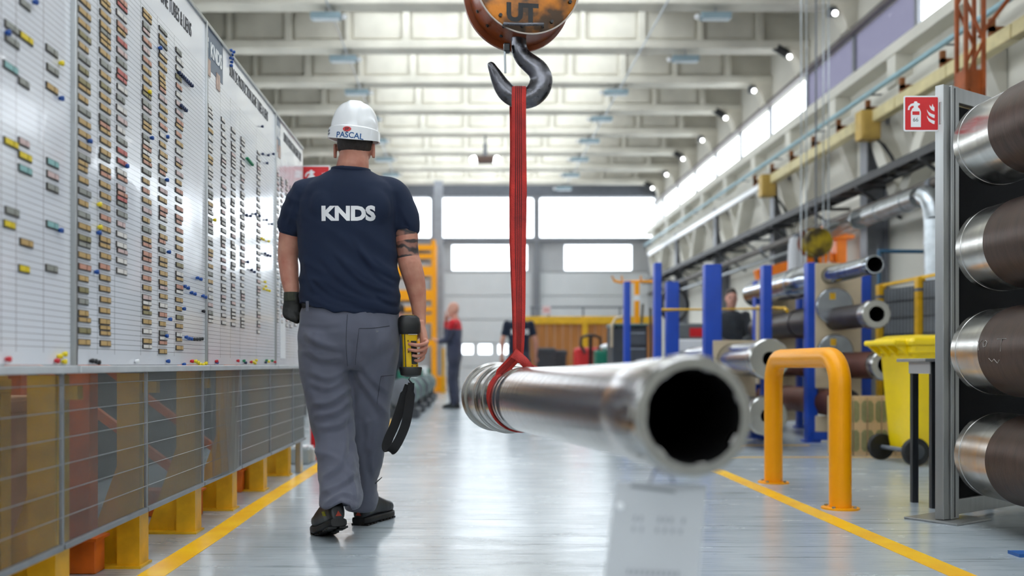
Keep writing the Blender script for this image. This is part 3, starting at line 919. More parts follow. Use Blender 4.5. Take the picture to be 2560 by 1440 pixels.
spots = [(612, 538), (622, 540), (635, 535), (645, 540), (663, 550), (676, 560), (653, 385), (667, 388), (680, 385), (664, 408), (652, 316), (625, 675), (632, 680), (615, 655), (659, 634), (666, 638), (672, 640)]
for k, (px, py) in enumerate(spots):
    pinpx('navy', px, py, 'navy magnet scattered on the third panel, %s counting along' % nth(k + 1))
for k, (px, py) in enumerate([(650, 596), (655, 599), (668, 603), (659, 705), (661, 716), (656, 722), (664, 725), (670, 727)]):
    pinpx('yellow', px, py, 'yellow magnet scattered on the third panel, %s along' % ORD[k])
def ledge(col, px, py, k, nm):
    pinpx(col, px, py, '%s magnet on the white strip under the cards, %s of its colour' % (col, nm))
cnt = {}
for col, px, py in [('red', 19, 898), ('red', 141, 902), ('yellow', 148, 891), ('yellow', 160, 885), ('yellow', 159, 904), ('black', 223, 902), ('black', 231, 903), ('black', 239, 906), ('white', 336, 903), ('blue', 415, 903),
                    ('blue', 455, 911), ('red', 475, 903), ('yellow', 484, 903), ('yellow', 490, 906), ('yellow', 495, 911), ('yellow', 503, 912), ('yellow', 510, 908), ('red', 537, 903), ('blue', 538, 906), ('red', 591, 902),
                    ('green', 606, 902), ('navy', 610, 907), ('red', 624, 905), ('yellow', 630, 905), ('yellow', 637, 901), ('yellow', 634, 908), ('green', 663, 901), ('navy', 661, 906), ('green', 677, 902), ('red', 684, 905), ('yellow', 668, 904)]:
    cnt[col] = cnt.get(col, 0) + 1
    ledge(col, px, py, 0, (ORD + ['ninth', 'tenth', 'eleventh', 'twelfth'])[cnt[col] - 1] + ' from the left')
# white sheet hung on the far panel
yy = dpx(700)
tag(MB().bx(XB + 0.001, XB + 0.003, yy, yy + 0.16, CAM_H + (CY - 896) * yy / F_PX, CAM_H + (CY - 772) * yy / F_PX).build('paper_sheet', M_WHITE), 'tall white paper sheet hung low on the farthest board panel', 'paper')

# ---- translucent ribbed fence panels
def poly_mat():
    m = bpy.data.materials.new('ribbed_polycarbonate')
    m.use_nodes = True
    nt = m.node_tree
    nt.nodes.clear()
    out = nt.nodes.new('ShaderNodeOutputMaterial')
    tc = nt.nodes.new('ShaderNodeTexCoord'); sp = nt.nodes.new('ShaderNodeSeparateXYZ')
    nt.links.new(tc.outputs['Object'], sp.inputs[0])
    mul = nt.nodes.new('ShaderNodeMath'); mul.operation = 'MULTIPLY'; mul.inputs[1].default_value = 2 * math.pi / 0.0075
    nt.links.new(sp.outputs[1], mul.inputs[0])
    sn = nt.nodes.new('ShaderNodeMath'); sn.operation = 'SINE'; nt.links.new(mul.outputs[0], sn.inputs[0])
    mr = nt.nodes.new('ShaderNodeMapRange'); mr.inputs['From Min'].default_value = -1
    mr.inputs['To Min'].default_value, mr.inputs['To Max'].default_value = 0.06, 0.36
    nt.links.new(sn.outputs[0], mr.inputs[0])
    lw = nt.nodes.new('ShaderNodeLayerWeight'); lw.inputs[0].default_value = 0.5
    lm = nt.nodes.new('ShaderNodeMapRange'); lm.inputs['From Min'].default_value, lm.inputs['From Max'].default_value = 0.6, 0.95
    lm.inputs['To Max'].default_value = 0.7
    nt.links.new(lw.outputs['Facing'], lm.inputs[0])
    ad = nt.nodes.new('ShaderNodeMath'); ad.operation = 'ADD'; ad.use_clamp = True
    nt.links.new(mr.outputs[0], ad.inputs[0]); nt.links.new(lm.outputs[0], ad.inputs[1])
    tr = nt.nodes.new('ShaderNodeBsdfTransparent'); tr.inputs[0].default_value = (0.88, 0.89, 0.88, 1)
    pr = nt.nodes.new('ShaderNodeBsdfPrincipled'); pr.inputs['Base Color'].default_value = C(118, 120, 118); pr.inputs['Roughness'].default_value = 0.45
    pr.inputs['Specular IOR Level'].default_value = 0.15
    mx = nt.nodes.new('ShaderNodeMixShader')
    nt.links.new(ad.outputs[0], mx.inputs[0]); nt.links.new(tr.outputs[0], mx.inputs[1]); nt.links.new(pr.outputs[0], mx.inputs[2])
    nt.links.new(mx.outputs[0], out.inputs[0])
    return m
M_POLY = poly_mat()
FB = [1.27, 1.99, 2.71, 3.42, 4.15, 4.84, 5.56, 6.28, 6.75]
fl = ['nearest', 'second', 'third', 'fourth', 'fifth, slightly flared', 'sixth', 'seventh', 'last']
M_FRAME = mat('fence_steel', C(150, 154, 158), 0.4, 0.6)
for i in range(len(FB) - 1):
    y0, y1 = FB[i], FB[i + 1]
    if y1 < 2.2: continue
    t = thing('translucent_fence', 'translucent ribbed fence panel below the boards, %s of the row' % fl[i], 'fence', (XB, y0, 0.222), 'translucent fence panels')
    fl_ = 0.03 if i == 4 else 0.0
    n = 6
    v = []
    for k in range(n + 1):
        y = y0 + 0.012 + (y1 - y0 - 0.024) * k / n
        bow = fl_ * math.sin(math.pi * k / n)
        for z, q in ((0.23, 1.0), (0.46, 0.5), (0.698, 0.0)):
            v.append((XB - 0.008 + bow * q, y, z))
            v.append((XB - 0.012 + bow * q, y, z))
    f = []
    for k in range(n):
        for r in range(2):
            for s in range(2):
                a = k * 6 + r * 2 + s
                f.append((a, a + 6, a + 8, a + 2))
    MB().add(v, f).build('sheet', M_POLY, t)
    MB().bx(XB - 0.014, XB - 0.003, y0, y0 + 0.012, 0.222, 0.7).build('upright', M_FRAME, t, bevel=0.002)
    MB().bx(XB - 0.016, XB + 0.002, y0 + 0.012, y1, 0.214, 0.230).build('bottom_rail', M_FRAME, t, bevel=0.002)
    for k in range(6):
        z = 0.305 + k * 0.072
        MB().cyl((XB - 0.003, y0 + 0.01, z), (XB - 0.003, y1, z), 0.0013, n=5).build('wire', M_FRAME, t)
# ---- yellow brackets that carry the fence
pl = ['nearest to the camera', 'second from the camera', 'third from the camera', 'fourth from the camera', 'fifth from the camera', 'sixth from the camera', 'farthest along']
for i, yp in enumerate((2.16, 2.86, 3.58, 4.30, 4.97, 5.72, 6.50)):
    t = thing('fence_bracket', 'yellow steel bracket with triangular gusset under the fence, %s' % pl[i], 'bracket', (-1.2, yp, 0), 'yellow brackets under the fence')
    MB().bx(-1.245, -1.165, yp - 0.05, yp - 0.042, 0.008, 0.69).build('post_face', M_YELDIRTY, t)
    MB().bx(-1.173, -1.165, yp - 0.042, yp + 0.05, 0.008, 0.69).build('post_side', M_YELDIRTY, t)
    MB().prism([(-1.245, yp - 0.006, 0.008), (-1.245, yp - 0.006, 0.40), (-1.385, yp - 0.006, 0.008)], (0, 0.01, 0)).build('gusset', M_YELDIRTY, t)
    MB().bx(-1.40, -1.155, yp - 0.07, yp + 0.06, 0.0, 0.008).build('foot_plate', M_YELDIRTY, t)
    MB().bx(-1.245, XB - 0.014, yp - 0.02, yp + 0.02, 0.62, 0.66).build('arm', M_YELDIRTY, t)
# ---- orange storage rack behind the fence
M_ORGD = mat('worn_orange_rack', C(232, 112, 22), 0.5, var=0.2, vscale=8)
for i, yp in enumerate((2.35, 3.42, 4.72, 5.62)):
    t = thing('orange_rack', 'orange steel rack frame behind the fence, %s' % ORD[i] + ' from the camera', 'rack', (-1.5, yp, 0), 'orange rack frames behind the fence')
    MB().bx(-1.60, -1.28, yp - 0.0, yp + 0.09, 0.0, 0.115).build('floor_beam', M_ORGD, t, bevel=0.004)
    MB().bx(-1.62, -1.27, yp - 0.02, yp + 0.11, 0.115, 0.125).build('beam_cap', M_ORGD, t)
    MB().bx(-1.38, -1.30, yp + 0.0, yp + 0.08, 0.125, 1.9).build('upright', M_ORGD, t, bevel=0.004)
    MB().bx(-2.20, -2.12, yp + 0.0, yp + 0.08, 0.0, 1.9).build('upright', M_ORGD, t, bevel=0.004)
    MB().beam((-1.38, yp + 0.04, 0.2), (-2.12, yp + 0.04, 0.75), 0.04, 0.04).build('brace', M_ORGD, t)
def simple_crate(x0, x1, y0, y1, z0, z1, m, name, label, cat):
    t = thing(name, label, cat, (x0, y0, z0))
    MB().bx(x0, x1, y0, y1, z0, z1).build('body', m, t, bevel=0.006)
    MB().bx(x0 - 0.006, x1 + 0.006, y0 - 0.006, y1 + 0.006, z1 - 0.05, z1 - 0.01).build('rim', m, t, bevel=0.004)
    for q in (0.25, 0.75):
        yq = y0 + (y1 - y0) * q
        MB().bx(x1, x1 + 0.008, yq - 0.03, yq + 0.03, z0 + 0.005, z1 - 0.05).build('batten', m, t)
M_CARDB = mat('brown_board', C(206, 142, 84), 0.7, var=0.12)
simple_crate(-1.75, -1.40, 2.95, 3.30, 0.0, 0.62, M_CARDB, 'storage_crate', 'brown crate blurred behind the second fence panel', 'crate')
simple_crate(-1.62, -1.36, 2.46, 2.62, 0.0, 0.66, mat('steel_blue', C(90, 124, 164), 0.5), 'steel_box', 'blue-grey box blurred behind the nearest fence panel', 'box')
simple_crate(-1.60, -1.30, 2.68, 2.82, 0.0, 0.69, M_YELDIRTY, 'storage_box', 'yellow box blurred behind the nearest fence panel', 'box')
tag(MB().bx(-2.32, -2.26, 1.2, 14.0, 0.0, 0.95).build('fence_backdrop', mat('dark_sheet', C(70, 71, 72), 0.7)), 'dark grey sheet added behind the fence to darken the view through it', 'panel')  # added backdrop, hides the bright hall seen through the fence panels
# blocks on the floor past the fence
for i, (px, py, d, w, h, cname, colr) in enumerate(((752, 1158, 7.25, 0.07, 0.115, 'grey', C(150, 158, 160)), (771, 1153, 7.4, 0.05, 0.10, 'pale grey', C(186, 190, 192)))):
    c = P(px, py, d)
    t = thing('floor_block', '%s block standing on the floor past the fence end' % cname, 'block', (c.x, c.y, 0))
    MB().bx(c.x - w, c.x + w, c.y - w, c.y + w, 0, h).build('block_body', mat('block_' + cname, colr, 0.6), t, bevel=0.012)
    MB().bx(c.x - w * 0.7, c.x + w * 0.7, c.y - w * 0.7, c.y + w * 0.7, h, h + 0.02).build('block_cap', M_WHITE, t, bevel=0.008)
c = P(799, 1150, 7.6)
t = thing('fire_extinguisher', 'red fire extinguisher standing past the fence end behind the worker', 'extinguisher', (c.x, c.y, 0))
MB().lathe((c.x, c.y, 0), (0, 0, 1), [(0, 0.06), (0.02, 0.07), (0.36, 0.07), (0.42, 0.05), (0.44, 0.02)], 16).build('cylinder', M_RED, t, smooth=40)
MB().bx(c.x - 0.02, c.x + 0.02, c.y - 0.05, c.y + 0.05, 0.44, 0.48).build('valve', M_BLACK, t)

# ---- fire extinguisher signs
def fire_sign(c, w, label, xr=(1, 0, 0)):
    t = thing('fire_sign', label, 'sign', tuple(c))
    X = Vector(xr).normalized(); Z = Vector((0, 0, 1)); N = Vector((X.y, -X.x, 0))   # N faces the camera
    def pt(u, v, n): return c + X * (u * w) + Z * (v * w) + N * n
    def rr(h, r):
        out = []
        for sx, sz, a0 in ((1, 1, 0), (-1, 1, 90), (-1, -1, 180), (1, -1, 270)):
            for k in range(5):
                a = math.radians(a0 + k * 22.5)
                out.append((sx * (h - r) + r * math.cos(a), sz * (h - r) + r * math.sin(a)))
        return out
    MB().prism([pt(u, v, -0.002) for u, v in rr(0.5, 0.05)], N * 0.003).build('plate', M_WHITE, t)
    MB().prism([pt(u, v, 0.001) for u, v in rr(0.46, 0.03)], N * 0.0006).build('red_field', M_RED, t)
    ext = [(-0.30, -0.38), (-0.02, -0.38), (-0.02, 0.05), (-0.06, 0.14), (-0.10, 0.17), (-0.10, 0.22), (-0.05, 0.24), (-0.05, 0.28), (-0.12, 0.30), (-0.13, 0.34), (-0.20, 0.34), (-0.22, 0.29), (-0.30, 0.27), (-0.37, 0.20), (-0.39, 0.10), (-0.34, 0.10), (-0.33, 0.17), (-0.28, 0.21), (-0.22, 0.22), (-0.22, 0.17), (-0.26, 0.14), (-0.30, 0.05)]
    MB().prism([pt(u, v, 0.0016) for u, v in ext], N * 0.0006).build('extinguisher_symbol', M_WHITE, t)
    MB().prism([pt(u, v, 0.0022) for u, v in ((-0.26, -0.04), (-0.06, -0.04), (-0.06, 0.06), (-0.26, 0.06))], N * 0.0005).build('symbol_label', M_RED, t)
    fl = MB()
    for dy in (0.0, 0.17, 0.34):
        q = [(0.36, -0.30), (0.30, -0.28), (0.21, -0.22), (0.16, -0.12), (0.15, -0.06), (0.19, -0.12), (0.26, -0.17), (0.37, -0.21)]
        if dy == 0.34: q = [(0.36, -0.28), (0.28, -0.24), (0.23, -0.17), (0.22, -0.10), (0.28, -0.16), (0.31, -0.07), (0.33, -0.14), (0.36, -0.17)]
        fl.prism([pt(u, v + dy, 0.0016) for u, v in q], N * 0.0006)
    fl.build('flame_symbol', M_WHITE, t)
    text_on('pencil_mark', '66', w * 0.16, pt(-0.17, -0.18, 0.0026), X, Z, mat('pencil_grey', C(120, 120, 120)), t, sx=1.0)
    return t
sg = fire_sign(P(2303.5, 284, 4.56), 0.163, 'square red fire extinguisher sign on the edge of the tube rack panel')
MB().bx(2.155, 2.165, 4.545, 4.575, 1.82, 1.92).build('clip', M_ALU, sg)
sg = fire_sign(P(790, 449, 6.7), 0.19, 'square red fire extinguisher sign half hidden behind the worker')
c = P(790, 449, 6.7)
MB().bx(XB - 0.02, c.x - 0.09, 6.70, 6.712, c.z - 0.02, c.z + 0.02).build('holder_arm', M_ALU, sg)
# end post that carries the far end of the boards
tag(MB().bx(XB - 0.05, XB - 0.014, 6.625, 6.72, 0, 2.17).build('end_post', M_ALU, bevel=0.004), 'aluminium post at the far end of the planning boards', 'post')
# ================================================================== HANGING TUBE, SLING, HOOK
def steel(name, col, rough, rings=70.0, var=0.35, bump=0.12, axis=1, patch=None):
    """turned steel; the turning marks run round the local axis"""
    if name in MATS: return MATS[name]
    m = bpy.data.materials.new(name)
    m.use_nodes = True
    nt = m.node_tree
    b = nt.nodes['Principled BSDF']
    b.inputs['Metallic'].default_value = 1.0
    tc = nt.nodes.new('ShaderNodeTexCoord')
    mp = nt.nodes.new('ShaderNodeMapping')
    sc = [0.4, 0.4, 0.4]; sc[axis] = rings
    mp.inputs['Scale'].default_value = sc
    nt.links.new(tc.outputs['Object'], mp.inputs[0])
    n = nt.nodes.new('ShaderNodeTexNoise'); n.inputs['Scale'].default_value = 1.0; n.inputs['Detail'].default_value = 5
    nt.links.new(mp.outputs[0], n.inputs[0])
    r = nt.nodes.new('ShaderNodeValToRGB')
    r.color_ramp.elements[0].position, r.color_ramp.elements[0].color = 0.32, tuple(c * (1 - var) for c in col[:3]) + (1,)
    r.color_ramp.elements[1].position, r.color_ramp.elements[1].color = 0.62, col
    nt.links.new(n.outputs[0], r.inputs[0])
    last = r.outputs[0]
    if patch:
        n3 = nt.nodes.new('ShaderNodeTexNoise'); n3.inputs['Scale'].default_value = 5; n3.inputs['Detail'].default_value = 5
        nt.links.new(tc.outputs['Object'], n3.inputs[0])
        r3 = nt.nodes.new('ShaderNodeValToRGB'); r3.color_ramp.elements[0].position = 0.5; r3.color_ramp.elements[1].position = 0.72
        nt.links.new(n3.outputs[0], r3.inputs[0])
        mx = nt.nodes.new('ShaderNodeMix'); mx.data_type = 'RGBA'
        nt.links.new(r3.outputs[0], mx.inputs[0]); nt.links.new(last, mx.inputs[6]); mx.inputs[7].default_value = patch
        last = mx.outputs[2]
    nt.links.new(last, b.inputs['Base Color'])
    mr = nt.nodes.new('ShaderNodeMapRange'); mr.inputs['To Min'].default_value, mr.inputs['To Max'].default_value = rough * 1.5, rough * 0.6
    nt.links.new(n.outputs[0], mr.inputs[0]); nt.links.new(mr.outputs[0], b.inputs['Roughness'])
    bp = nt.nodes.new('ShaderNodeBump'); bp.inputs['Strength'].default_value = bump; bp.inputs['Distance'].default_value = 0.002
    nt.links.new(n.outputs[0], bp.inputs['Height']); nt.links.new(bp.outputs[0], b.inputs['Normal'])
    MATS[name] = m
    return m
M_STEEL = steel('turned_steel', C(196, 194, 192), 0.22, 40)
M_STEELB = steel('bright_turned_steel', C(192, 190, 186), 0.24, 60, var=0.2)
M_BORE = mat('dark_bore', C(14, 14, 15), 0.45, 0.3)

FP, MP = P(1238, 991, 4.148), P(1735, 1041, 1.606)
AX = (MP - FP); TL = AX.length; AX.normalize()
tube = thing('gun_tube', 'long shiny steel tube hanging from the red sling, its open muzzle towards the camera', 'steel tube', tuple(FP))
OFF[tube.name] = Vector((0, 0, 0))
tube.rotation_mode = 'QUATERNION'
tube.rotation_quaternion = Vector((0, 1, 0)).rotation_difference(AX)
def ring(name, prof, m, n=72, closed=True, inner=0.0775):
    pr = list(prof)
    if closed: pr = pr + [(pr[-1][0], inner), (pr[0][0], inner)]
    o = MB().lathe((0, 0, 0), (0, 1, 0), pr, n, closed=closed, cap=not closed).build(name, m, tube, smooth=32)
    return o
ring('breech_flange', [(0, 0.139), (0.006, 0.143), (0.036, 0.143), (0.042, 0.134)], M_STEELB)
ring('breech_drum', [(0.042, 0.128), (0.10, 0.126), (0.20, 0.124), (0.345, 0.122)], M_STEELB)
ring('second_collar', [(0.345, 0.130), (0.352, 0.134), (0.420, 0.134), (0.426, 0.126), (0.45, 0.1245), (0.54, 0.1225), (0.545, 0.117)], M_STEELB)
body = [(0.545, 0.114), (0.60, 0.1135), (0.62, 0.1095), (0.70, 0.1085), (0.77, 0.108), (0.775, 0.1095), (0.80, 0.1095), (0.805, 0.1075), (0.85, 0.107), (0.855, 0.1085), (0.875, 0.1085), (0.88, 0.1065), (0.95, 0.106), (1.2, 0.1035), (1.6, 0.099), (2.0, 0.0955), (2.30, 0.0935)]
ring('tube_body', body, M_STEEL)
ring('muzzle_collar', [(2.30, 0.0945), (2.32, 0.098), (2.42, 0.0985), (TL - 0.02, 0.0995), (TL - 0.004, 0.098), (TL, 0.0945)], M_STEEL, inner=0.079)
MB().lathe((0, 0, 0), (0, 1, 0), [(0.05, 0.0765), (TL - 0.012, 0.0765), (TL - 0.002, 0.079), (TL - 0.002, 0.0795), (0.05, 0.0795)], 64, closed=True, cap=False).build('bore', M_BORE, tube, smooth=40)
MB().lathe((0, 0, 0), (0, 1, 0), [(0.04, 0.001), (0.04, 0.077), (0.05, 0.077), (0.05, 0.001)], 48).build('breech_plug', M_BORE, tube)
for k in range(14):                                   # notched lugs round the muzzle
    a = 2 * math.pi * (k + 0.5) / 14
    R = Matrix.Rotation(-a, 3, 'Y')
    MB().box(R @ Vector((0, TL - 0.045, 0.0995)), (0.024, 0.055, 0.005), R).build('lug', M_STEEL, tube, bevel=0.002)
    if k % 2:
        MB().box(R @ Vector((0, TL - 0.012, 0.0775)), (0.018, 0.02, 0.006 if k in (5, 9) else 0.0025), R).build('bore_notch', M_STEEL, tube, bevel=0.001)
a = math.radians(62)
MB().path([(-0.116 * math.sin(a), 0.47, 0.116 * math.cos(a)), (-0.134 * math.sin(a), 0.465, 0.134 * math.cos(a)), (-0.142 * math.sin(a), 0.45, 0.142 * math.cos(a))], [0.006, 0.0055, 0.004], 8).build('grease_nipple', mat('brass', C(200, 170, 70), 0.3, 0.9), tube, smooth=60)

# tag hanging below the muzzle
t = thing('paper_tag', 'white paper tag with blurred print hanging below the muzzle', 'paper tag', tuple(P(1645, 1200, 1.66)))
q = [P(1541, 1203, 1.66), P(1768, 1214, 1.66), P(1742, 1480, 1.66), P(1506, 1480, 1.66)]
qx, qz = (q[1] - q[0]), (q[3] - q[0])
MB().prism(q, (0, 0.0008, 0)).build('sheet', mat('tag_paper', C(190, 192, 195), 0.4, var=0.03, coat=0.3), t)
M_PRT = mat('grey_print', C(150, 152, 158), 0.6)
rp_ = random.Random(2)
pr_ = MB()
def tagpt(u, v): return q[0] + qx * u + qz * v + Vector((0, -0.0006, 0))
for row, (v0, hh, n) in enumerate(((0.30, 0.05, 9), (0.40, 0.045, 7), (0.78, 0.05, 10), (0.90, 0.03, 8))):
    for k in range(n):
        if row < 2 and rp_.random() < 0.35: continue
        u = 0.24 + 0.6 * k / n
        w_ = 0.03
        pr_.prism([tagpt(u, v0), tagpt(u + w_, v0), tagpt(u + w_, v0 + hh), tagpt(u, v0 + hh)], (0, 0.0003, 0))
tag(pr_.build('print_marks', M_PRT, t), kind='stuff')
MB().prism([tagpt(0.16, 0.02), tagpt(0.66, 0.055), tagpt(0.66, 0.085), tagpt(0.16, 0.05)], (0, 0.0004, 0)).build('top_line', mat('line_grey', C(138, 140, 144), 0.5), t)  # grey line slanting across the top of the tag
MB().lathe(tagpt(0.075, 0.22), (0, -1, 0), [(0, 0.006), (0.003, 0.006), (0.004, 0.003)], 12).build('eyelet', M_WHITE, t)
pt_ = (q[0] + q[1]) / 2
MB().path([pt_ + Vector((-0.02, 0, 0.0)), pt_ + Vector((-0.012, 0.0, 0.02)), pt_ + Vector((0.0, 0.0, 0.03)), pt_ + Vector((0.012, 0, 0.02)), pt_ + Vector((0.02, 0, 0.0))], 0.0015, 6).build('string', M_DGREY, t)

# ---- sling
HD = 3.443
M_SL = mat('red_webbing', C(206, 46, 34), 0.7, var=0.22, vscale=14, bump=0.3, bscale=300, col2=C(150, 30, 26))
M_SLD = mat('dark_webbing_rib', C(96, 24, 24), 0.8, var=0.2, vscale=20)
def strap(mb, pts, ws, wdir, th=0.004, ncol=16, ridge=0.0012, dark=True):
    rings = []
    m = len(pts)
    for k in range(m):
        p = Vector(pts[k])
        t = (Vector(pts[min(k + 1, m - 1)]) - Vector(pts[max(k - 1, 0)])).normalized()
        w = Vector(wdir[k] if isinstance(wdir, list) else wdir)
        w = (w - t * w.dot(t)).normalized()
        nn = t.cross(w)
        top, bot = [], []
        for i in range(ncol + 1):
            u = i / ncol * 2 - 1
            h = th / 2 + (ridge if (i % 2 and abs(u) < 0.6) else 0)
            top.append(p + w * (u * ws[k] / 2) + nn * h)
            bot.append(p + w * (u * ws[k] / 2) - nn * h)
        rings.append(top + bot[::-1])
    b = len(mb.v)
    n = 2 * (ncol + 1)
    for r in rings: mb.v.extend([tuple(x) for x in r])
    for k in range(m - 1):
        for i in range(n):
            j = (i + 1) % n
            mb.f.append((b + k * n + i, b + k * n + j, b + (k + 1) * n + j, b + (k + 1) * n + i))
            c = i if i < ncol else (n - 2 - i)
            u = (c + 0.5) / ncol * 2 - 1
            mb.m.append(1 if (dark and c % 2 == 0 and abs(u) < 0.5) else 0)
    for k in (0, m - 1):
        mb.f.append(tuple(b + k * n + i for i in range(n))); mb.m.append(0)
    return mb
XH = (1296 - CX) * HD / F_PX
def zz(py): return CAM_H + (CY - py) * HD / F_PX
sling = thing('lifting_sling', 'red webbing sling looped over the hook and choked round the steel tube', 'sling', (XH, HD, zz(890)))
front = []
for py, w, dy, xo in ((889, 0.030, -0.010, 1297), (868, 0.034, -0.012, 1297.5), (840, 0.036, -0.013, 1298), (760, 0.042, -0.014, 1298), (640, 0.050, -0.016, 1296), (560, 0.054, -0.017, 1296), (480, 0.055, -0.020, 1296.5), (380, 0.050, -0.027, 1296.5), (300, 0.049, -0.034, 1296), (262, 0.049, -0.039, 1295.5), (240, 0.049, -0.036, 1296), (228, 0.049, -0.028, 1296.5), (220, 0.048, -0.014, 1296.5), (217, 0.048, 0.0, 1296.5)):
    front.append((Vector(((xo - CX) * HD / F_PX, HD + dy, zz(py))), w))
back = [(Vector((p.x - 0.004, HD - (p.y - HD), p.z)), w) for p, w in front[:-1]][::-1]
seq = front + back
# smooth the path
def resample(seq, n):
    out = []
    for i in range(n):
        t = i / (n - 1) * (len(seq) - 1)
        k = min(int(t), len(seq) - 2); f = t - k
        p0, p1, p2, p3 = [Vector(seq[max(0, min(len(seq) - 1, k + q))][0]) for q in (-1, 0, 1, 2)]
        p = 0.5 * ((2 * p1) + (p2 - p0) * f + (2 * p0 - 5 * p1 + 4 * p2 - p3) * f * f + (3 * p1 - p0 - 3 * p2 + p3) * f ** 3)
        out.append((p, seq[k][1] * (1 - f) + seq[k + 1][1] * f))
    return out
seq = resample(seq, 120)
mb = strap(MB(), [p for p, w in seq], [w for p, w in seq], Vector((1, 0, 0)))
mb.build('long_loop', [M_SL, M_SLD], sling, smooth=50)
# choke loop round the tube, width lies along the tube axis
SU = (4.148 - HD) * TL / (4.148 - 1.606)
sc_ = FP + AX * SU
side = AX.cross(Vector((0, 0, 1))).normalized()      # points to the right side of the tube as seen from its breech
if side.x < 0: side = -side
upv = side.cross(AX).normalized()
if upv.z < 0: upv = -upv
rs = 0.1125
K = Vector((XH + 0.002, HD - 0.02, zz(884)))
pts, wd, ww = [], [], []
pts += [K + Vector((0.004, -0.004, 0.004))]; ww += [0.036]; wd += [Vector((0.75, -0.3, 0.6))]
for k in range(41):
    th = math.radians(-38 - (284 * k / 40))
    ax_off = -0.012 + 0.03 * (k / 40)
    pts.append(sc_ + AX * ax_off + upv * (rs * math.cos(th)) + side * (rs * math.sin(th)))
    fb = max(0.0, 1 - k / 9.0)
    ww.append(0.030 + 0.008 * fb if k < 30 else 0.04); wd.append(AX * (1 - fb) + Vector((0.75, -0.3, 0.55)) * fb)
strap(MB(), pts, ww, wd, th=0.005).build('choke_loop', [M_SL, M_SLD], sling, smooth=50)
# the fold of the choke above the tube
e1, e2 = P(1277, 893, HD - 0.06), P(1289, 873, HD - 0.05)
f1, f2 = P(1307, 918, HD - 0.10), P(1336, 917, HD - 0.10)
mbf = MB()
n_ = 8
V = []
for k in range(n_ + 1):
    f = k / n_
    a_ = e1.lerp(f1, f) + Vector((0, -0.016 * math.sin(math.pi * f), 0.004 * math.sin(math.pi * f)))
    c_ = e2.lerp(f2, f) + Vector((0, -0.016 * math.sin(math.pi * f), 0.006 * math.sin(math.pi * f)))
    V.append([a_, a_.lerp(c_, 0.33) + Vector((0, -0.005, 0)), a_.lerp(c_, 0.66) + Vector((0, -0.005, 0)), c_, c_ + Vector((0, 0.006, 0)), a_ + Vector((0, 0.006, 0))])
mbf.loft(V)
mbf.build('choke_fold', M_SL, sling, smooth=50)
th = math.radians(-38 - 284)
g0 = sc_ + AX * 0.018 + upv * (rs * math.cos(th)) + side * (rs * math.sin(th))
strap(MB(), [g0, g0.lerp((f1 + f2) / 2, 0.5) + Vector((0, 0, 0.012)), (f1 + f2) / 2], [0.04, 0.04, 0.04], [AX, AX, Vector((1, 0, 0))], th=0.005, dark=False).build('choke_tail', [M_SL, M_SLD], sling, smooth=50)

# ---- hook block
hb = thing('crane_hook_block', 'worn orange crane hook block with a dark forged hook', 'crane hook', tuple(P(1297, 200, HD)))
def hp(cx, cy, dy=0.0):
    return P(1100 + cx / 4.8, cy / 4.8, HD) + Vector((0, dy, 0))
k_ = HD / F_PX / 4.8
HC = [(945, 440, 88), (945, 520, 92), (962, 620, 98), (1010, 700, 106), (1085, 765, 116), (1165, 835, 126), (1213, 930, 134), (1205, 1020, 137), (1165, 1095, 136), (1095, 1155, 133), (990, 1185, 124), (890, 1165, 118), (805, 1110, 113), (745, 1035, 102), (700, 955, 86), (668, 890, 73), (640, 835, 58), (617, 790, 48), (602, 764, 36), (595, 750, 22)]
pts = resample([(hp(a, b), r * k_) for a, b, r in HC], 60)
mb = MB()
mb.path([p for p, r in pts], [r for p, r in pts], 20, up=(0, 1, 0), ry=[r * 0.80 for p, r in pts])
mb.build('hook', mat('forged_steel', C(116, 116, 122), 0.28, 0.9, var=0.25, vscale=16, bump=0.12, bscale=40, rvar=0.1), hb, smooth=60)
MB().cyl(hp(772, 555, -0.02), hp(783, 890, -0.012), 13 * k_, n=10).build('latch', M_GALV, hb, smooth=40)
MB().box(hp(800, 590, -0.01), (0.022, 0.03, 0.03)).build('latch_pivot', M_BLACK, hb, bevel=0.004)
Rz = Matrix.Rotation(math.radians(9), 3, 'Z')
bc = P(1308, -26, HD)
nrm = Rz @ Vector((0, -1, 0))
M_BLK = mat('worn_orange_block', C(216, 128, 18), 0.4, var=0.4, vscale=9, bump=0.12, bscale=60, col2=C(74, 52, 34), thr=(0.42, 0.60), rvar=0.1)
M_BLK2 = mat('brown_orange_block', C(146, 66, 20), 0.35, var=0.3, vscale=6, bump=0.1)
MB().lathe(bc + nrm * 0.085, -nrm, [(0, 0.170), (0.004, 0.1775), (0.016, 0.1775), (0.018, 0.174)], 72).build('front_plate', M_BLK, hb, smooth=35)
MB().lathe(bc + nrm * 0.087, -nrm, [(0.000, 0.1785), (0.0, 0.183), (0.006, 0.183), (0.006, 0.1785)], 72, closed=True, cap=False).build('plate_rim', mat('rubbed_steel_edge', C(150, 140, 132), 0.35, 0.8), hb, smooth=35)
MB().lathe(bc + nrm * 0.067, -nrm, [(0, 0.168), (0.135, 0.176)], 72).build('drum', M_BLK2, hb, smooth=35)
MB().lathe(bc - nrm * 0.068 + Vector((-0.006, 0, -0.004)), -nrm, [(0, 0.190), (0.014, 0.190)], 72).build('back_plate', M_BLK2, hb, smooth=35)
rt = Rz @ Vector((1, 0, 0))
for a in (200, 232, 262, 300, 335):
    a = math.radians(a)
    p = bc + rt * (0.158 * math.cos(a)) + Vector((0, 0, 0.158 * math.sin(a)))
    MB().cyl(p + nrm * 0.084, p + nrm * 0.094, 0.0065, n=6).build('bolt', M_BLACK, hb)
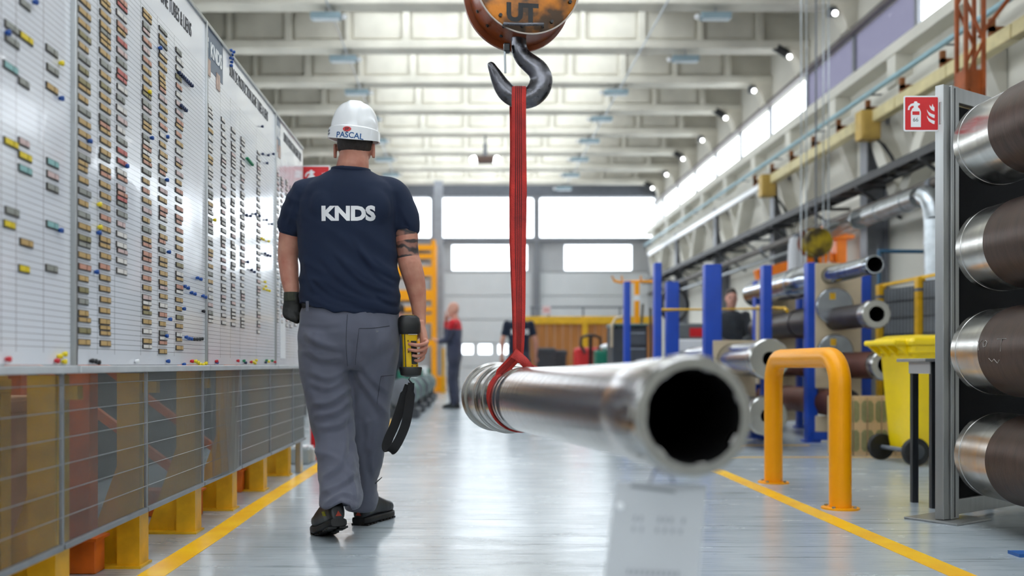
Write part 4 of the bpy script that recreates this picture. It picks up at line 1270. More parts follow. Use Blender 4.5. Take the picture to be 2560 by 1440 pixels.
for a in (188, 207, 226, 245):
    a = math.radians(a)
    p = bc + rt * (0.176 * math.cos(a)) + Vector((0, 0, 0.176 * math.sin(a)))
    MB().cyl(p - nrm * 0.01, p * 1.0 - nrm * 0.01 + (rt * math.cos(a) + Vector((0, 0, math.sin(a)))) * 0.006, 0.006, n=6).build('rivet', M_BLACK, hb)
c0, c1 = P(1260, 59, HD - 0.11), P(1358, 60, HD - 0.11)
MB().path([c0 + Vector((0, 0.03, 0)), c0, c0.lerp(c1, 0.5) + Vector((0, -0.004, -0.004)), c1, c1 + Vector((0, 0.03, 0))], 0.0055, 8).build('handle', mat('forged_steel', C(84, 84, 90)), hb, smooth=60)
text_on('plate_letters', 'UT', 0.083, P(1305, 34, HD - 0.0868) + Vector((nrm.x * 0.0868, 0, 0)) * 0 + nrm * 0.0009, rt, (0, 0, 1), mat('black_stencil', C(34, 34, 36), 0.6, var=0.2), hb, bold=0.004)
# rope falls to the roof crane
for s in (-0.11, 0.11):
    MB().cyl(Vector((bc.x + s, bc.y, bc.z + 0.1)), Vector((bc.x + s, bc.y, 6.34)), 0.009, n=8).build('rope', M_GREYD, hb, smooth=60)
# ================================================================== RIGHT FOREGROUND
# ---- big turned tubes in front of a dark panel
A = Vector((2.202, 4.575, 0)); U = Vector((0.825, 0.565, 0)).normalized(); Nn = Vector((U.y, -U.x, 0))
pn = thing('rack_screen', 'dark screen in an aluminium frame behind the stacked tubes', 'screen', tuple(A))
def obox(name, u0, u1, n0, n1, z0, z1, m, par=pn, bev=0.003):
    R = Matrix((U, -Nn, Vector((0, 0, 1)))).transposed()
    c = A + U * (u0 + u1) / 2 + Nn * (n0 + n1) / 2 + Vector((0, 0, (z0 + z1) / 2))
    return MB().box(c, (abs(u1 - u0), abs(n1 - n0), z1 - z0), R).build(name, m, par, bevel=bev)
M_ALUB = mat('brushed_aluminium', C(172, 173, 172), 0.38, 0.75, var=0.06, vscale=30, stretch=(1, 1, 0.05))
obox('dark_sheet', 0.05, 1.15, -0.02, 0.0, 0.1, 1.92, mat('dark_navy_sheet', C(15, 16, 20), 0.8, var=0.1, spec=0.15), bev=0)
obox('left_stile', 0.0, 0.062, -0.035, 0.022, 0.012, 2.0, M_ALUB)
obox('stile_groove', 0.0225, 0.0275, 0.0, 0.0235, 0.02, 1.99, M_BLACK, bev=0)
obox('edge_profile', -0.05, -0.004, -0.03, 0.012, 0.012, 2.0, M_ALUB)
obox('top_rail', 0.062, 1.2, -0.03, 0.018, 1.93, 2.0, M_ALUB)
obox('bottom_rail', 0.062, 1.2, -0.03, 0.018, 0.03, 0.10, M_ALUB)
obox('foot_plate', -0.09, 0.20, -0.16, 0.10, 0.0, 0.010, M_ALUB)
M_SCALE = mat('brown_forged_scale', C(84, 66, 58), 0.42, 0.55, var=0.22, vscale=7, bump=0.08, bscale=40, stretch=(1, 6, 1), rvar=0.08)
ys = 4.50
M_STEELR = steel('turned_tube_end', C(206, 204, 200), 0.24, 16, var=0.22, bump=0.03)
wh = ['top', 'second from the top', 'third from the top', 'bottom']
Xt = (2482 - CX) * ys / F_PX
for i, (py, L) in enumerate(((362, 0.33), (624, 0.27), (880, 0.27), (1136, 0.30))):
    z = CAM_H + (CY - py) * ys / F_PX
    xo = Xt + (0.0, 0.01, -0.012, 0.004)[i]
    t = thing('rack_tube', 'brown tube with a shiny turned end, %s at the dark screen' % wh[i], 'steel tube', (xo, ys, z), 'thick tubes in front of the dark screen')
    r = 0.192
    pf = [(0.0, r - 0.016), (-0.02, r - 0.004), (-0.026, r), (-0.065, r), (-0.067, r - 0.0025), (-0.071, r - 0.0025), (-0.073, r), (-L, r)]
    MB().lathe((xo, ys, z), (0, 1, 0), [(0.0, 0.11)] + pf + [(-L, 0.11)], 72, closed=True, cap=False).build('turned_end', M_STEELR, t, smooth=25)
    MB().lathe((xo, ys, z), (0, 1, 0), [(-L, 0.11), (-L, r + 0.004), (-1.5, r + 0.004), (-1.5, 0.11)], 72, closed=True, cap=False).build('forged_body', M_SCALE, t, smooth=30)
    if i == 2:
        ch = MB()
        def ck(lst, yo, an):
            # chalk strokes: (along tube, angle)
            pp = []
            for a_, u_ in lst:
                th = math.radians(an + a_)
                pp.append((xo - (r + 0.0055) * math.cos(th), ys - yo - u_, z + (r + 0.0055) * math.sin(th)))
            ch.path(pp, 0.0012, 5)
        ck([(9, 0), (4, 0.02), (9, 0.04)], 0.26, 5); ck([(4, 0.02), (-4, 0.022)], 0.26, 5)
        ck([(8, 0.07), (5, 0.055), (0, 0.06), (1, 0.08), (6, 0.085), (8, 0.07)], 0.26, 5)
        ck([(9, 0.16), (9, 0.23)], 0.26, 5); ck([(9, 0.195), (-6, 0.195)], 0.26, 5)
        ck([(-14, 0.10), (-18, 0.12), (-15, 0.14), (-20, 0.16), (-16, 0.18)], 0.26, 5)
        tag(ch.build('chalk_mark', mat('chalk', C(190, 186, 180), 0.9), t), kind='stuff')
# stand that carries the tubes (outside the frame to the right)
st = thing('tube_stand', 'dark steel stand that carries the four thick tubes', 'rack', (2.9, 3.6, 0))
for y in (3.25, 3.95):
    MB().bx(2.68, 2.78, y - 0.05, y + 0.05, 0, 2.1).build('upright', M_GREYD, st, bevel=0.005)
    MB().bx(2.30, 3.0, y - 0.05, y + 0.05, 0, 0.05).build('foot', M_GREYD, st)
    for py in (362, 624, 880, 1136):
        z = CAM_H + (CY - py) * ys / F_PX
        MB().bx(2.30, 2.70, y - 0.03, y + 0.03, z - 0.25, z - 0.197).build('arm', M_GREYD, st)

# ---- small work table behind the screen
t = thing('small_table', 'small black-legged table with a thin grey top behind the screen', 'table', (2.36, 5.0, 0))
MB().bx(2.28, 2.66, 4.965, 5.30, 0.735, 0.752).build('table_top', mat('grey_table_top', C(150, 152, 152), 0.4), t, bevel=0.003)
MB().bx(2.315, 2.32, 4.99, 5.23, 0.675, 0.735).build('apron', M_GREYP, t)
for x, y in ((2.322, 4.985), (2.322, 5.20), (2.60, 4.985), (2.60, 5.20)):
    MB().bx(x, x + 0.032, y, y + 0.032, 0, 0.735).build('leg', mat('table_leg_black', C(34, 38, 44), 0.5), t, bevel=0.002)

# ---- yellow wheelie bin
def wheelie_bin():
    bd = 7.25
    c = Vector((3.37, bd + 0.1, 0))
    t = thing('wheelie_bin', 'bright yellow wheelie bin with black wheels', 'bin', tuple(c))
    OFF[t.name] = Vector((0, 0, 0))
    t.rotation_euler = (0, 0, math.radians(6))
    my = mat('yellow_bin_plastic', C(255, 220, 10), 0.35, var=0.03, coat=0.2)
    def rr(hx0, hx1, hy, z, r=0.04):
        out = []
        for sx, sy, a0 in ((hx1, hy, 0), (-hx0, hy, 90), (-hx0, -hy, 180), (hx1, -hy, 270)):
            for k in range(4):
                a = math.radians(a0 + 30 * k)
                cx_ = sx - r * (1 if sx > 0 else -1); cy_ = sy - r * (1 if sy > 0 else -1)
                out.append(Vector((cx_ + r * math.cos(a), cy_ + r * math.sin(a), z)))
        return out
    MB().loft([rr(0.17, 0.20, 0.20, 0.10), rr(0.18, 0.21, 0.205, 0.16), rr(0.22, 0.25, 0.245, 0.80), rr(0.25, 0.27, 0.262, 0.805), rr(0.25, 0.27, 0.262, 0.86)]).build('body', my, t, smooth=35)
    MB().loft([rr(0.265, 0.29, 0.275, 0.862), rr(0.27, 0.295, 0.28, 0.885), rr(0.26, 0.28, 0.27, 0.91), rr(0.20, 0.22, 0.21, 0.935)]).build('lid', my, t, smooth=40)
    MB().bx(-0.36, -0.25, -0.22, 0.22, 0.86, 0.90).build('handle', my, t, bevel=0.015)
    for y in (-0.19, -0.06, 0.06, 0.19):
        MB().prism([(-0.34, y - 0.01, 0.862), (-0.24, y - 0.01, 0.862), (-0.24, y - 0.01, 0.78)], (0, 0.02, 0)).build('handle_rib', my, t)
    MB().cyl((-0.21, -0.25, 0.1), (-0.21, 0.25, 0.1), 0.016, n=10).build('axle', M_GREYD, t)
    for s in (-1, 1):
        w = MB().lathe((-0.21, s * 0.215, 0.1), (0, s, 0), [(0, 0.06), (0, 0.095), (0.012, 0.1), (0.038, 0.1), (0.05, 0.095), (0.05, 0.06)], 28).build('wheel', M_RUB, t, smooth=30)
        MB().lathe((-0.21, s * 0.266, 0.1), (0, s, 0), [(0, 0.055), (0.004, 0.05), (0.006, 0.02)], 20).build('hub', M_DGREY, w, smooth=40)
    for s in (-0.13, 0.13):
        MB().cyl((-0.245, s, 0.885), (-0.262, s, 0.885), 0.022, n=12).build('plug', M_BLACK, t)
    return t
wheelie_bin()

# ---- hoop barrier
hb_ = thing('hoop_barrier', 'bright orange-yellow steel hoop barrier bolted to the floor', 'barrier', (1.86, 4.98, 0))
xh, y0, y1, zt_, rb_ = 1.862, 4.98, 6.07, 0.757, 0.15
pts = [(xh, y0, 0.01), (xh, y0, zt_ - rb_)]
pts += [(xh, y0 + rb_ - rb_ * math.cos(a), zt_ - rb_ + rb_ * math.sin(a)) for a in [math.pi / 2 * i / 8 for i in range(1, 9)]]
pts += [(xh, y1 - rb_ + rb_ * math.sin(a), zt_ - rb_ + rb_ * math.cos(a)) for a in [math.pi / 2 * i / 8 for i in range(0, 9)]]
pts += [(xh, y1, 0.01)]
MB().path(pts, 0.054, 28, up=(1, 0, 0)).build('tube', M_ORGB, hb_, smooth=60)
for y in (y0, y1):
    MB().lathe((xh, y, 0), (0, 0, 1), [(0, 0.092), (0.008, 0.092), (0.009, 0.088)], 28).build('base_plate', M_ORGB, hb_, smooth=30)
    for a in range(4):
        a = math.radians(45 + 90 * a)
        MB().cyl((xh + 0.074 * math.cos(a), y + 0.074 * math.sin(a), 0.008), (xh + 0.074 * math.cos(a), y + 0.074 * math.sin(a), 0.018), 0.009, n=6).build('bolt', M_GALV, hb_)

# ---- pine crate of hinged collars
t = thing('pine_crate', 'pine crate of hinged boards with zinc plates beside the yellow bin', 'crate', (3.1, 7.86, 0))
x0, x1, yc0, yc1 = 2.93, 3.60, 7.86, 8.12
n = 6
w = (x1 - x0) / n
M_ZINC = mat('zinc_plate', C(150, 150, 112), 0.55, 0.1, var=0.12, vscale=30)
for k in range(n):
    MB().bx(x0 + k * w + 0.005, x0 + (k + 1) * w - 0.005, yc0, yc0 + 0.025, 0.0, 0.468).build('plank', M_PINE, t, bevel=0.002)
    MB().bx(x0 + k * w + 0.003, x0 + (k + 1) * w - 0.003, yc1 - 0.025, yc1, 0.0, 0.468).build('plank', M_PINE, t)
for x in (x0, x1 - 0.025):
    MB().bx(x, x + 0.025, yc0 + 0.026, yc1 - 0.026, 0.0, 0.468).build('side_board', M_PINE, t)
for k in range(1, n):
    for z in (0.12, 0.35):
        for s in (-1, 1):
            xx = x0 + k * w
            poly = [(xx + s * 0.006, yc0, z - 0.085), (xx + s * 0.03, yc0, z - 0.085), (xx + s * 0.048, yc0, z - 0.06), (xx + s * 0.048, yc0, z + 0.06), (xx + s * 0.03, yc0, z + 0.085), (xx + s * 0.006, yc0, z + 0.085)]
            MB().prism(poly, (0, -0.003, 0)).build('hinge_plate', M_ZINC, t)

# ---- blue tube rack with stored tubes
rk = thing('tube_rack', 'blue steel storage rack with beige timber supports on the right', 'rack', (2.6, 9.4, 0))
def post(px, ptop, d, wpx, zb=0.0):
    c = P(px, ptop, d)
    w = wpx * d / F_PX
    MB().bx(c.x - w / 2, c.x + w / 2, d - 0.06, d + 0.06, zb, c.z).build('post', M_BLUE, rk, bevel=0.008)
    MB().bx(c.x - w / 2 - 0.02, c.x + w / 2 + 0.02, d - 0.08, d + 0.08, 0, 0.02).build('base_plate', M_BLUE, rk)
for a in ((2027, 658, 9.3, 25), (1780, 662, 9.5, 42), (1643, 658, 9.3, 17), (1680, 705, 11.2, 31), (1567, 704, 11.4, 15), (1915, 664, 9.6, 22), (1893, 703, 11.2, 17), (2161, 690, 9.9, 24), (1999, 700, 11.4, 12)):
    post(*a)
for y, x0_, x1_ in ((9.3, 3.19, 3.75), (9.55, 2.25, 2.95)):
    MB().bx(x0_, x1_, y - 0.09, y + 0.09, 0.02, 0.10).build('floor_beam', M_BLUE, rk, bevel=0.006)
# timber supports with cradles
M_TIMB = M_PLY
# yellow safety bar across the rack
MB().path([P(1640, 775, 9.7), P(1940, 771, 9.7), P(1962, 771, 9.6), P(1968, 778, 9.5)], 0.018, 8).build('safety_bar', M_YEL, rk, smooth=60)
M_DKTUBE = mat('dark_scale_tube', C(70, 62, 62), 0.4, 0.5, var=0.15, vscale=6, bump=0.05)
M_RUST = mat('rusty_tube', C(104, 58, 42), 0.55, 0.3, var=0.15, vscale=5)
M_FOIL = steel('wrapped_foil', C(190, 196, 206), 0.16, 9, var=0.45, bump=0.6)
TUBES = []
def stored(x, z, r, bore, ya, yb_, m, mend, label, flange=None, slope=0.0, le=0.12, rf=None):
    t = thing('stored_tube', label, 'steel tube', (x, ya, z), 'tubes on the blue rack')
    TUBES.append((x, z, r, rf or r, ya, yb_))
    ax = Vector((slope, 1, 0)).normalized()
    p0 = Vector((x, ya, z))
    L = yb_ - ya
    fr = flange or r * 1.05
    MB().lathe(p0, ax, [(0, bore), (0, fr * 0.93), (0.015, fr), (le, fr), (le + 0.03, r * 0.98), (le + 0.03, bore)], 40, closed=True, cap=False).build('turned_end', mend, t, smooth=28)
    MB().lathe(p0, ax, [(le + 0.03, bore), (le + 0.03, r), (L * 0.36, r), (L * 0.42, rf or r), (L * 0.56, rf or r), (L * 0.56, (rf or r) * 1.05), (L * 0.58, (rf or r) * 1.05), (L * 0.58, rf or r), (L, (rf or r) * 0.97), (L, bore)], 40, closed=True, cap=False).build('tube_body', m, t, smooth=30)
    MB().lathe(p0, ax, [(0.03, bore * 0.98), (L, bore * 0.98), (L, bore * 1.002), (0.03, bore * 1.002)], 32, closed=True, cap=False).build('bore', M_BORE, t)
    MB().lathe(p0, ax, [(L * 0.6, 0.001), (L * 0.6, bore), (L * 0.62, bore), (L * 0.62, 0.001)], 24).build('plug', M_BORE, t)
    return t
def sp(px, py, d): return P(px, py, d)
c = sp(2187, 661, 8.2); stored(c.x, c.z, 0.078, 0.066, 8.2, 11.6, M_FOIL, M_FOIL, 'shiny foil-wrapped tube on top of the blue rack', slope=0.0, rf=0.155)
c = sp(2192, 785, 8.3); stored(c.x, c.z, 0.105, 0.066, 8.3, 11.6, M_DKTUBE, M_STEELB, 'dark tube with a bright flange on the second level of the blue rack', flange=0.122, rf=0.145)
c = sp(2216, 913, 8.3); stored(c.x, c.z, 0.118, 0.072, 8.3, 11.6, M_RUST, M_STEELB, 'rusty brown tube with a bright end on the third level of the blue rack', flange=0.128)
c = sp(2120, 1010, 8.75); stored(c.x, c.z, 0.125, 0.072, 8.75, 11.6, M_RUST, M_DKTUBE, 'lowest dark tube of the blue rack behind the hoop barrier', flange=0.13)
c = sp(1925, 898, 8.25); stored(c.x, c.z, 0.15, 0.062, 8.25, 11.0, M_STEEL, M_STEELB, 'bright flanged tube resting behind the hoop barrier, upper one', flange=0.172)
c = sp(1920, 1040, 8.35); stored(c.x, c.z, 0.15, 0.062, 8.35, 11.0, M_DKTUBE, M_STEELB, 'bright flanged tube resting behind the hoop barrier, lower one', flange=0.172)
# timber boards with openings in which the tubes rest
def tube_r(T_, y):
    x, z, r, rf, ya, yb_ = T_
    f = (y - ya) / (yb_ - ya)
    return r if f < 0.36 else r + (rf - r) * min(1, (f - 0.36) / 0.06)
for (x0_, x1_, y, top) in ((3.22, 3.64, 9.25, 1.66), (3.22, 3.64, 11.1, 1.66), (2.32, 2.72, 9.45, 0.95)):
    tt_ = sorted([(T_[1], T_[0], tube_r(T_, y) + 0.004) for T_ in TUBES if x0_ - 0.1 < T_[0] < x1_ + 0.1])
    z = 0.10
    for (zc, xc, rr_) in tt_:
        if zc - rr_ > z: MB().bx(x0_, x1_, y - 0.04, y + 0.04, z, zc - rr_).build('timber_support', M_TIMB, rk, bevel=0.004)
        for s in (-1, 1):
            xe = x0_ if s < 0 else x1_
            if (xe - xc) * s > rr_ + 0.01:
                # shaped cheek beside the tube
                arc = [(xc + s * rr_ * math.sin(a), zc - rr_ * math.cos(a)) for a in [math.pi * i / 10 for i in range(11)]]
                MB().prism([(xe, y - 0.04, zc + rr_), (xe, y - 0.04, zc - rr_)] + [(a, y - 0.04, b) for a, b in arc], (0, 0.08, 0)).build('timber_cheek', M_TIMB, rk)
        z = zc + rr_
    if top > z: MB().bx(x0_, x1_, y - 0.04, y + 0.04, z, top).build('timber_support', M_TIMB, rk, bevel=0.004)
# round discs on the timber support
for i, (px, py, r) in enumerate(((2088, 765, 0.17), (2090, 880, 0.165))):
    c = sp(px, py, 9.15)
    t = thing('round_gauge_plate', 'round dark steel disc fixed to the timber support, %s one' % ('upper', 'lower')[i], 'disc', tuple(c))
    MB().lathe(c, (0, 1, 0), [(0, r - 0.01), (0.006, r), (0.03, r)], 40).build('disc', mat('mirror_dark', C(176, 180, 186), 0.22, 0.9, var=0.2, vscale=3), t, smooth=30)
    MB().bx(c.x - 0.05, c.x + 0.0, c.y - 0.006, c.y, c.z + 0.06, c.z + 0.12).build('yellow_reflection', M_YEL, t)  # yellow reflection in the disc, painted on as a small patch

# ---- yellow mesh guard fence and blue pipe
t = thing('guard_fence', 'yellow framed safety fence with grey mesh behind the bin', 'fence', (3.9, 10, 0))
M_MESH = mat('grey_guard_sheet', C(128, 132, 136), 0.5, var=0.1)
g0, g1 = Vector((4.05, 9.95, 0)), Vector((4.15, 8.3, 0))
pp = [P(2202, 712, 10.2), P(2300, 692, 9.6), P(2400, 672, 9.0)]
for p in pp:
    MB().bx(p.x - 0.04, p.x + 0.04, p.y - 0.04, p.y + 0.04, 0, p.z).build('post', M_YEL, t, bevel=0.006)
    MB().bx(p.x - 0.043, p.x + 0.043, p.y - 0.043, p.y + 0.043, p.z - 0.14, p.z - 0.11).build('post_band', M_GREYD, t)
for a_, b_ in zip(pp[:-1], pp[1:]):
    MB().beam((a_.x, a_.y, a_.z - 0.01), (b_.x, b_.y, b_.z - 0.01), 0.03, 0.03).build('top_rail', M_YEL, t)
    for k in range(9):
        z = 0.2 + k * 0.165
        MB().beam((a_.x, a_.y, z), (b_.x, b_.y, z), 0.006, 0.006).build('wire', M_BLACK, t)
    for k in range(1, 12):
        q_ = a_.lerp(b_, k / 12)
        MB().bx(q_.x - 0.003, q_.x + 0.003, q_.y - 0.003, q_.y + 0.003, 0.15, a_.z - 0.05).build('wire', M_BLACK, t)
    d_ = (b_ - a_); d_.z = 0
    MB().beam((a_.x, a_.y + 0.03, (a_.z + 0.1) / 2), (b_.x, b_.y + 0.03, (a_.z + 0.1) / 2), 0.006, a_.z - 0.2).build('backing_sheet', M_MESH, t)
t = thing('blue_rail', 'dark blue horizontal pipe on a post behind the foil-wrapped tube', 'rail', (4.1, 10.4, 0))
a_, b_ = P(2195, 628, 10.3), P(2420, 630, 10.3)
m_bp = mat('petrol_blue_pipe', C(38, 88, 122), 0.4)
MB().cyl(a_, b_, 0.02, n=10).build('rail_pipe', m_bp, t, smooth=60)
MB().cyl(a_ + Vector((0.01, 0, 0)), Vector((a_.x + 0.01, a_.y, 0)), 0.02, n=10).build('post', m_bp, t, smooth=60)
MB().cyl(b_ - Vector((0.02, 0, 0)), Vector((b_.x - 0.02, b_.y, 0)), 0.02, n=10).build('post', m_bp, t, smooth=60)

# ---- orange lattice mast
t = thing('lattice_mast', 'rusty orange lattice mast rising behind the dark screen', 'mast', (P(2425, 100, 8.6).x, 8.6, 0))
cx_ = P(2425, 100, 8.6).x
M_MAST = mat('rusty_orange', C(168, 82, 30), 0.55, var=0.2)
for sx in (-1, 1):
    for sy in (-1, 1):
        MB().bx(cx_ + sx * 0.075 - 0.015, cx_ + sx * 0.075 + 0.015, 8.6 + sy * 0.08 - 0.015, 8.6 + sy * 0.08 + 0.015, 0, 5.2).build('chord', M_MAST, t)
for k in range(15):
    z = 0.1 + k * 0.34
    s = 1 if k % 2 else -1
    MB().beam((cx_ - s * 0.075, 8.52, z), (cx_ + s * 0.075, 8.52, z + 0.34), 0.02, 0.02).build('lacing', M_MAST, t)
    MB().beam((cx_ - s * 0.075, 8.68, z), (cx_ + s * 0.075, 8.68, z + 0.34), 0.02, 0.02).build('lacing', M_MAST, t)
MB().beam((cx_ + 0.08, 8.6, 3.55), (cx_ + 0.5, 8.6, 4.1), 0.03, 0.03).build('stay', M_MAST, t)
MB().bx(cx_ - 0.09, cx_ + 0.09, 8.53, 8.67, 2.6, 3.25).build('cover', M_MAST, t)
# ================================================================== MIDDLE AND FAR DISTANCE
# ---- jib crane with ball hook block
t = thing('jib_crane', 'orange jib crane bracket standing beyond the foil-wrapped tube', 'crane', (P(2098, 600, 13.5).x, 13.5, 0))
c = P(2098, 600, 13.5)
M_JIB = mat('jib_orange', C(246, 128, 16), 0.4, var=0.06)
MB().bx(c.x - 0.07, c.x + 0.07, 13.4, 13.6, 0, c.z + 0.12).build('column', M_JIB, t, bevel=0.01)
MB().bx(c.x - 0.22, c.x + 0.16, 13.36, 13.64, c.z + 0.0, c.z + 0.06).build('head_plate', M_JIB, t, bevel=0.01)
MB().bx(c.x - 0.2, c.x + 0.14, 13.36, 13.64, c.z + 0.14, c.z + 0.2).build('head_plate', M_JIB, t, bevel=0.01)
a_, b_ = P(1890, 690, 13.5), P(2075, 640, 13.5)
MB().beam(a_, b_, 0.16, 0.16, up=(0, 1, 0)).build('arm', M_JIB, t, bevel=0.01)
MB().beam(b_, c + Vector((0, 0, -0.3)), 0.1, 0.12, up=(0, 1, 0)).build('arm_root', M_JIB, t)
MB().cyl(a_ + Vector((0.05, 0, 0)), Vector((a_.x + 0.05, a_.y, 0)), 0.04, n=10).build('prop', M_JIB, t)
c = P(1992, 640, 13.2)
t = thing('white_cylinder', 'pale grey upright cylinder beside the ball hook block', 'cylinder', (c.x, c.y, 0))
MB().lathe((c.x, c.y, 0), (0, 0, 1), [(0, 0.13), (1.5, 0.13), (c.z + 0.1, 0.11), (c.z + 0.24, 0.09)], 20).build('shell', M_GREYP, t, smooth=40)
MB().lathe((c.x, c.y, c.z + 0.24), (0, 0, 1), [(0, 0.05), (0.05, 0.05)], 14).build('cap', M_GREYD, t)
c = P(2040, 606, 12.4)
t = thing('ball_hook_block', 'worn yellow and brown ball hook block hanging behind the rack', 'crane hook', tuple(c))
M_BALL = mat('olive_yellow_worn', C(176, 150, 24), 0.45, var=0.4, vscale=6, col2=C(62, 50, 26), thr=(0.40, 0.62))
MB().lathe(c + Vector((0.02, -0.07, 0)), (0, 1, 0), [(0, 0.10), (0.005, 0.165), (0.03, 0.18), (0.14, 0.185)], 40).build('shell_half', M_BALL, t, smooth=40)
MB().lathe(c + Vector((-0.02, 0.065, 0)), (0, 1, 0), [(0, 0.19), (0.07, 0.17), (0.09, 0.1)], 40).build('shell_half', M_BLK2, t, smooth=40)
MB().path([c + Vector((0, 0, -0.17)), c + Vector((0, 0, -0.25)), c + Vector((0.05, 0, -0.30)), c + Vector((0.04, 0, -0.38)), c + Vector((-0.03, 0, -0.40)), c + Vector((-0.06, 0, -0.34))], [0.03, 0.03, 0.028, 0.03, 0.025, 0.01], 10).build('hook', mat('forged_steel', C(84, 84, 90)), t, smooth=60)
MB().cyl(c + Vector((0, 0, 0.15)), Vector((c.x, c.y, 6.34)), 0.012, n=8).build('rope', M_GREYD, t)

# ---- brown wooden partition with yellow rail
t = thing('wood_partition', 'brown wooden plank partition with a yellow top rail near the end wall', 'partition', (2.2, 18, 0))
x0, x1 = P(1306, 800, 18).x, P(1650, 800, 18).x
n = 17
w = (x1 - x0) / n
for k in range(n):
    MB().bx(x0 + k * w + 0.003, x0 + (k + 1) * w - 0.003, 18.0, 18.03, 0.05, 1.46).build('plank', M_WOODB, t)
zt_ = P(0, 791, 18).z
MB().bx(x0, x1, 17.95, 18.0, zt_ - 0.14, zt_).build('top_rail', M_YEL, t, bevel=0.01)
for px in (1312, 1462, 1560, 1640):
    xx = P(px, 0, 18).x
    MB().bx(xx - 0.05, xx + 0.05, 17.93, 17.99, 0, zt_ - 0.02).build('post', M_YEL, t, bevel=0.01)
t = thing('pipe_railing', 'thin grey pipe railing in front of the end wall door', 'railing', (2, 21, 0))
x0, x1 = P(1325, 0, 21).x, P(1560, 0, 21).x
MB().cyl((x0, 21, P(0, 768, 21).z), (x1, 21, P(0, 768, 21).z), 0.02, n=8).build('rail', M_GREYD, t)
for px in (1330, 1372, 1458, 1550):
    xx = P(px, 0, 21).x
    MB().cyl((xx, 21, 0), (xx, 21, P(0, 768, 21).z), 0.02, n=8).build('post', M_GREYD, t)
c = P(1366, 775, 20.97)
t = thing('notice', 'small white notice with red print on the grey railing', 'notice', tuple(c))
MB().bx(c.x - 0.09, c.x + 0.09, c.y, c.y + 0.01, c.z - 0.09, c.z + 0.09).build('notice_plate', mat('pinkish_notice', C(240, 214, 214), 0.5), t)
MB().bx(c.x - 0.06, c.x + 0.06, c.y - 0.003, c.y, c.z - 0.03, c.z + 0.03).build('red_print', mat('faded_red', C(222, 150, 150), 0.5), t)

# ---- pallet truck
c = P(1477, 0, 15); c.z = 0
t = thing('pallet_truck', 'red hand pallet truck with a black loop handle', 'pallet truck', tuple(c))
zz2 = lambda py: CAM_H + (CY - py) * 15 / F_PX
pts = [(c.x - 0.09, 15, zz2(884)), (c.x - 0.15, 15, zz2(862)), (c.x - 0.14, 15, zz2(844)), (c.x - 0.06, 15, zz2(839)), (c.x + 0.06, 15, zz2(839)), (c.x + 0.14, 15, zz2(844)), (c.x + 0.15, 15, zz2(862)), (c.x + 0.09, 15, zz2(884))]
MB().path(pts, 0.022, 8).build('handle_loop', M_BLACK, t, smooth=60)
MB().cyl((c.x, 15, zz2(842)), (c.x, 15.1, 0.25), 0.026, n=10).build('tiller', M_BLACK, t, smooth=60)
MB().bx(c.x - 0.24, c.x + 0.22, 15.06, 15.3, 0.42, zz2(868)).build('load_tray', mat('truck_red', C(206, 30, 34), 0.4), t, bevel=0.06, seg=3)
MB().bx(c.x - 0.12, c.x + 0.12, 15.04, 15.25, 0.12, 0.42).build('pump_body', mat('truck_red', C(206, 30, 34)), t, bevel=0.02)
for s in (-1, 1):
    MB().bx(c.x + s * 0.18 - 0.08, c.x + s * 0.18 + 0.08, 15.25, 16.3, 0.06, 0.12).build('fork', mat('truck_red', C(206, 30, 34)), t)
    MB().lathe((c.x + s * 0.06 - 0.025, 15.1, 0.09), (1, 0, 0), [(0, 0.09), (0.05, 0.09)], 20).build('wheel', M_RUB, t, smooth=40)
# grey waste bins
for i, (px, d, h) in enumerate(((1363, 16.4, 0.98), (1392, 16.8, 0.95))):
    c = P(px, 0, d)
    t = thing('grey_waste_bin', 'dark grey waste bin in front of the wooden partition, %s' % ('left one' , 'right one')[i], 'bin', (c.x, d, 0))
    MB().loft([[Vector((c.x + sx * q, d + sy * q, z)) for sx, sy in ((-1, -1), (1, -1), (1, 1), (-1, 1))] for q, z in ((0.12, 0), (0.15, h - 0.06), (0.165, h - 0.06), (0.165, h))]).build('bin_body', M_DGREY, t, bevel=0.01)
    MB().bx(c.x - 0.14, c.x + 0.14, d - 0.14, d + 0.14, h, h + 0.02).build('bin_lid', M_GREYD, t)
# ---- tool cart
c = P(1577, 0, 12); c.z = 0
t = thing('tool_cart', 'dark grey tool cart with drawers and a pale handle behind the blue post', 'cart', tuple(c))
ztop = P(0, 816, 12).z
MB().bx(c.x - 0.22, c.x + 0.20, 12.0, 12.5, 0.12, ztop).build('cabinet', M_DGREY, t, bevel=0.02)
MB().bx(c.x - 0.23, c.x + 0.21, 11.97, 12.52, ztop, ztop + 0.035).build('cart_top', mat('teal_grey', C(92, 116, 112), 0.4), t, bevel=0.015)
for k in range(5):
    z = 0.2 + k * 0.19
    dr = MB().bx(c.x - 0.03, c.x + 0.18, 11.985, 12.0, z, z + 0.16).build('drawer', mat('drawer_grey', C(84, 88, 94), 0.4), t, bevel=0.004)
    MB().bx(c.x - 0.02, c.x + 0.17, 11.97, 11.985, z + 0.135, z + 0.15).build('pull', M_GALV, dr)
pz = ztop + 0.12
MB().path([(c.x - 0.24, 11.95, ztop - 0.25), (c.x - 0.24, 11.93, ztop), (c.x - 0.2, 11.93, pz - 0.03), (c.x - 0.1, 11.93, pz)], 0.016, 8).build('handle', M_PLY, t, smooth=60)
for sx in (-0.15, 0.13):
    for sy in (12.08, 12.42):
        MB().lathe((c.x + sx, sy, 0.06), (1, 0, 0), [(0, 0.06), (0.04, 0.06)], 16).build('caster', M_RUB, t)
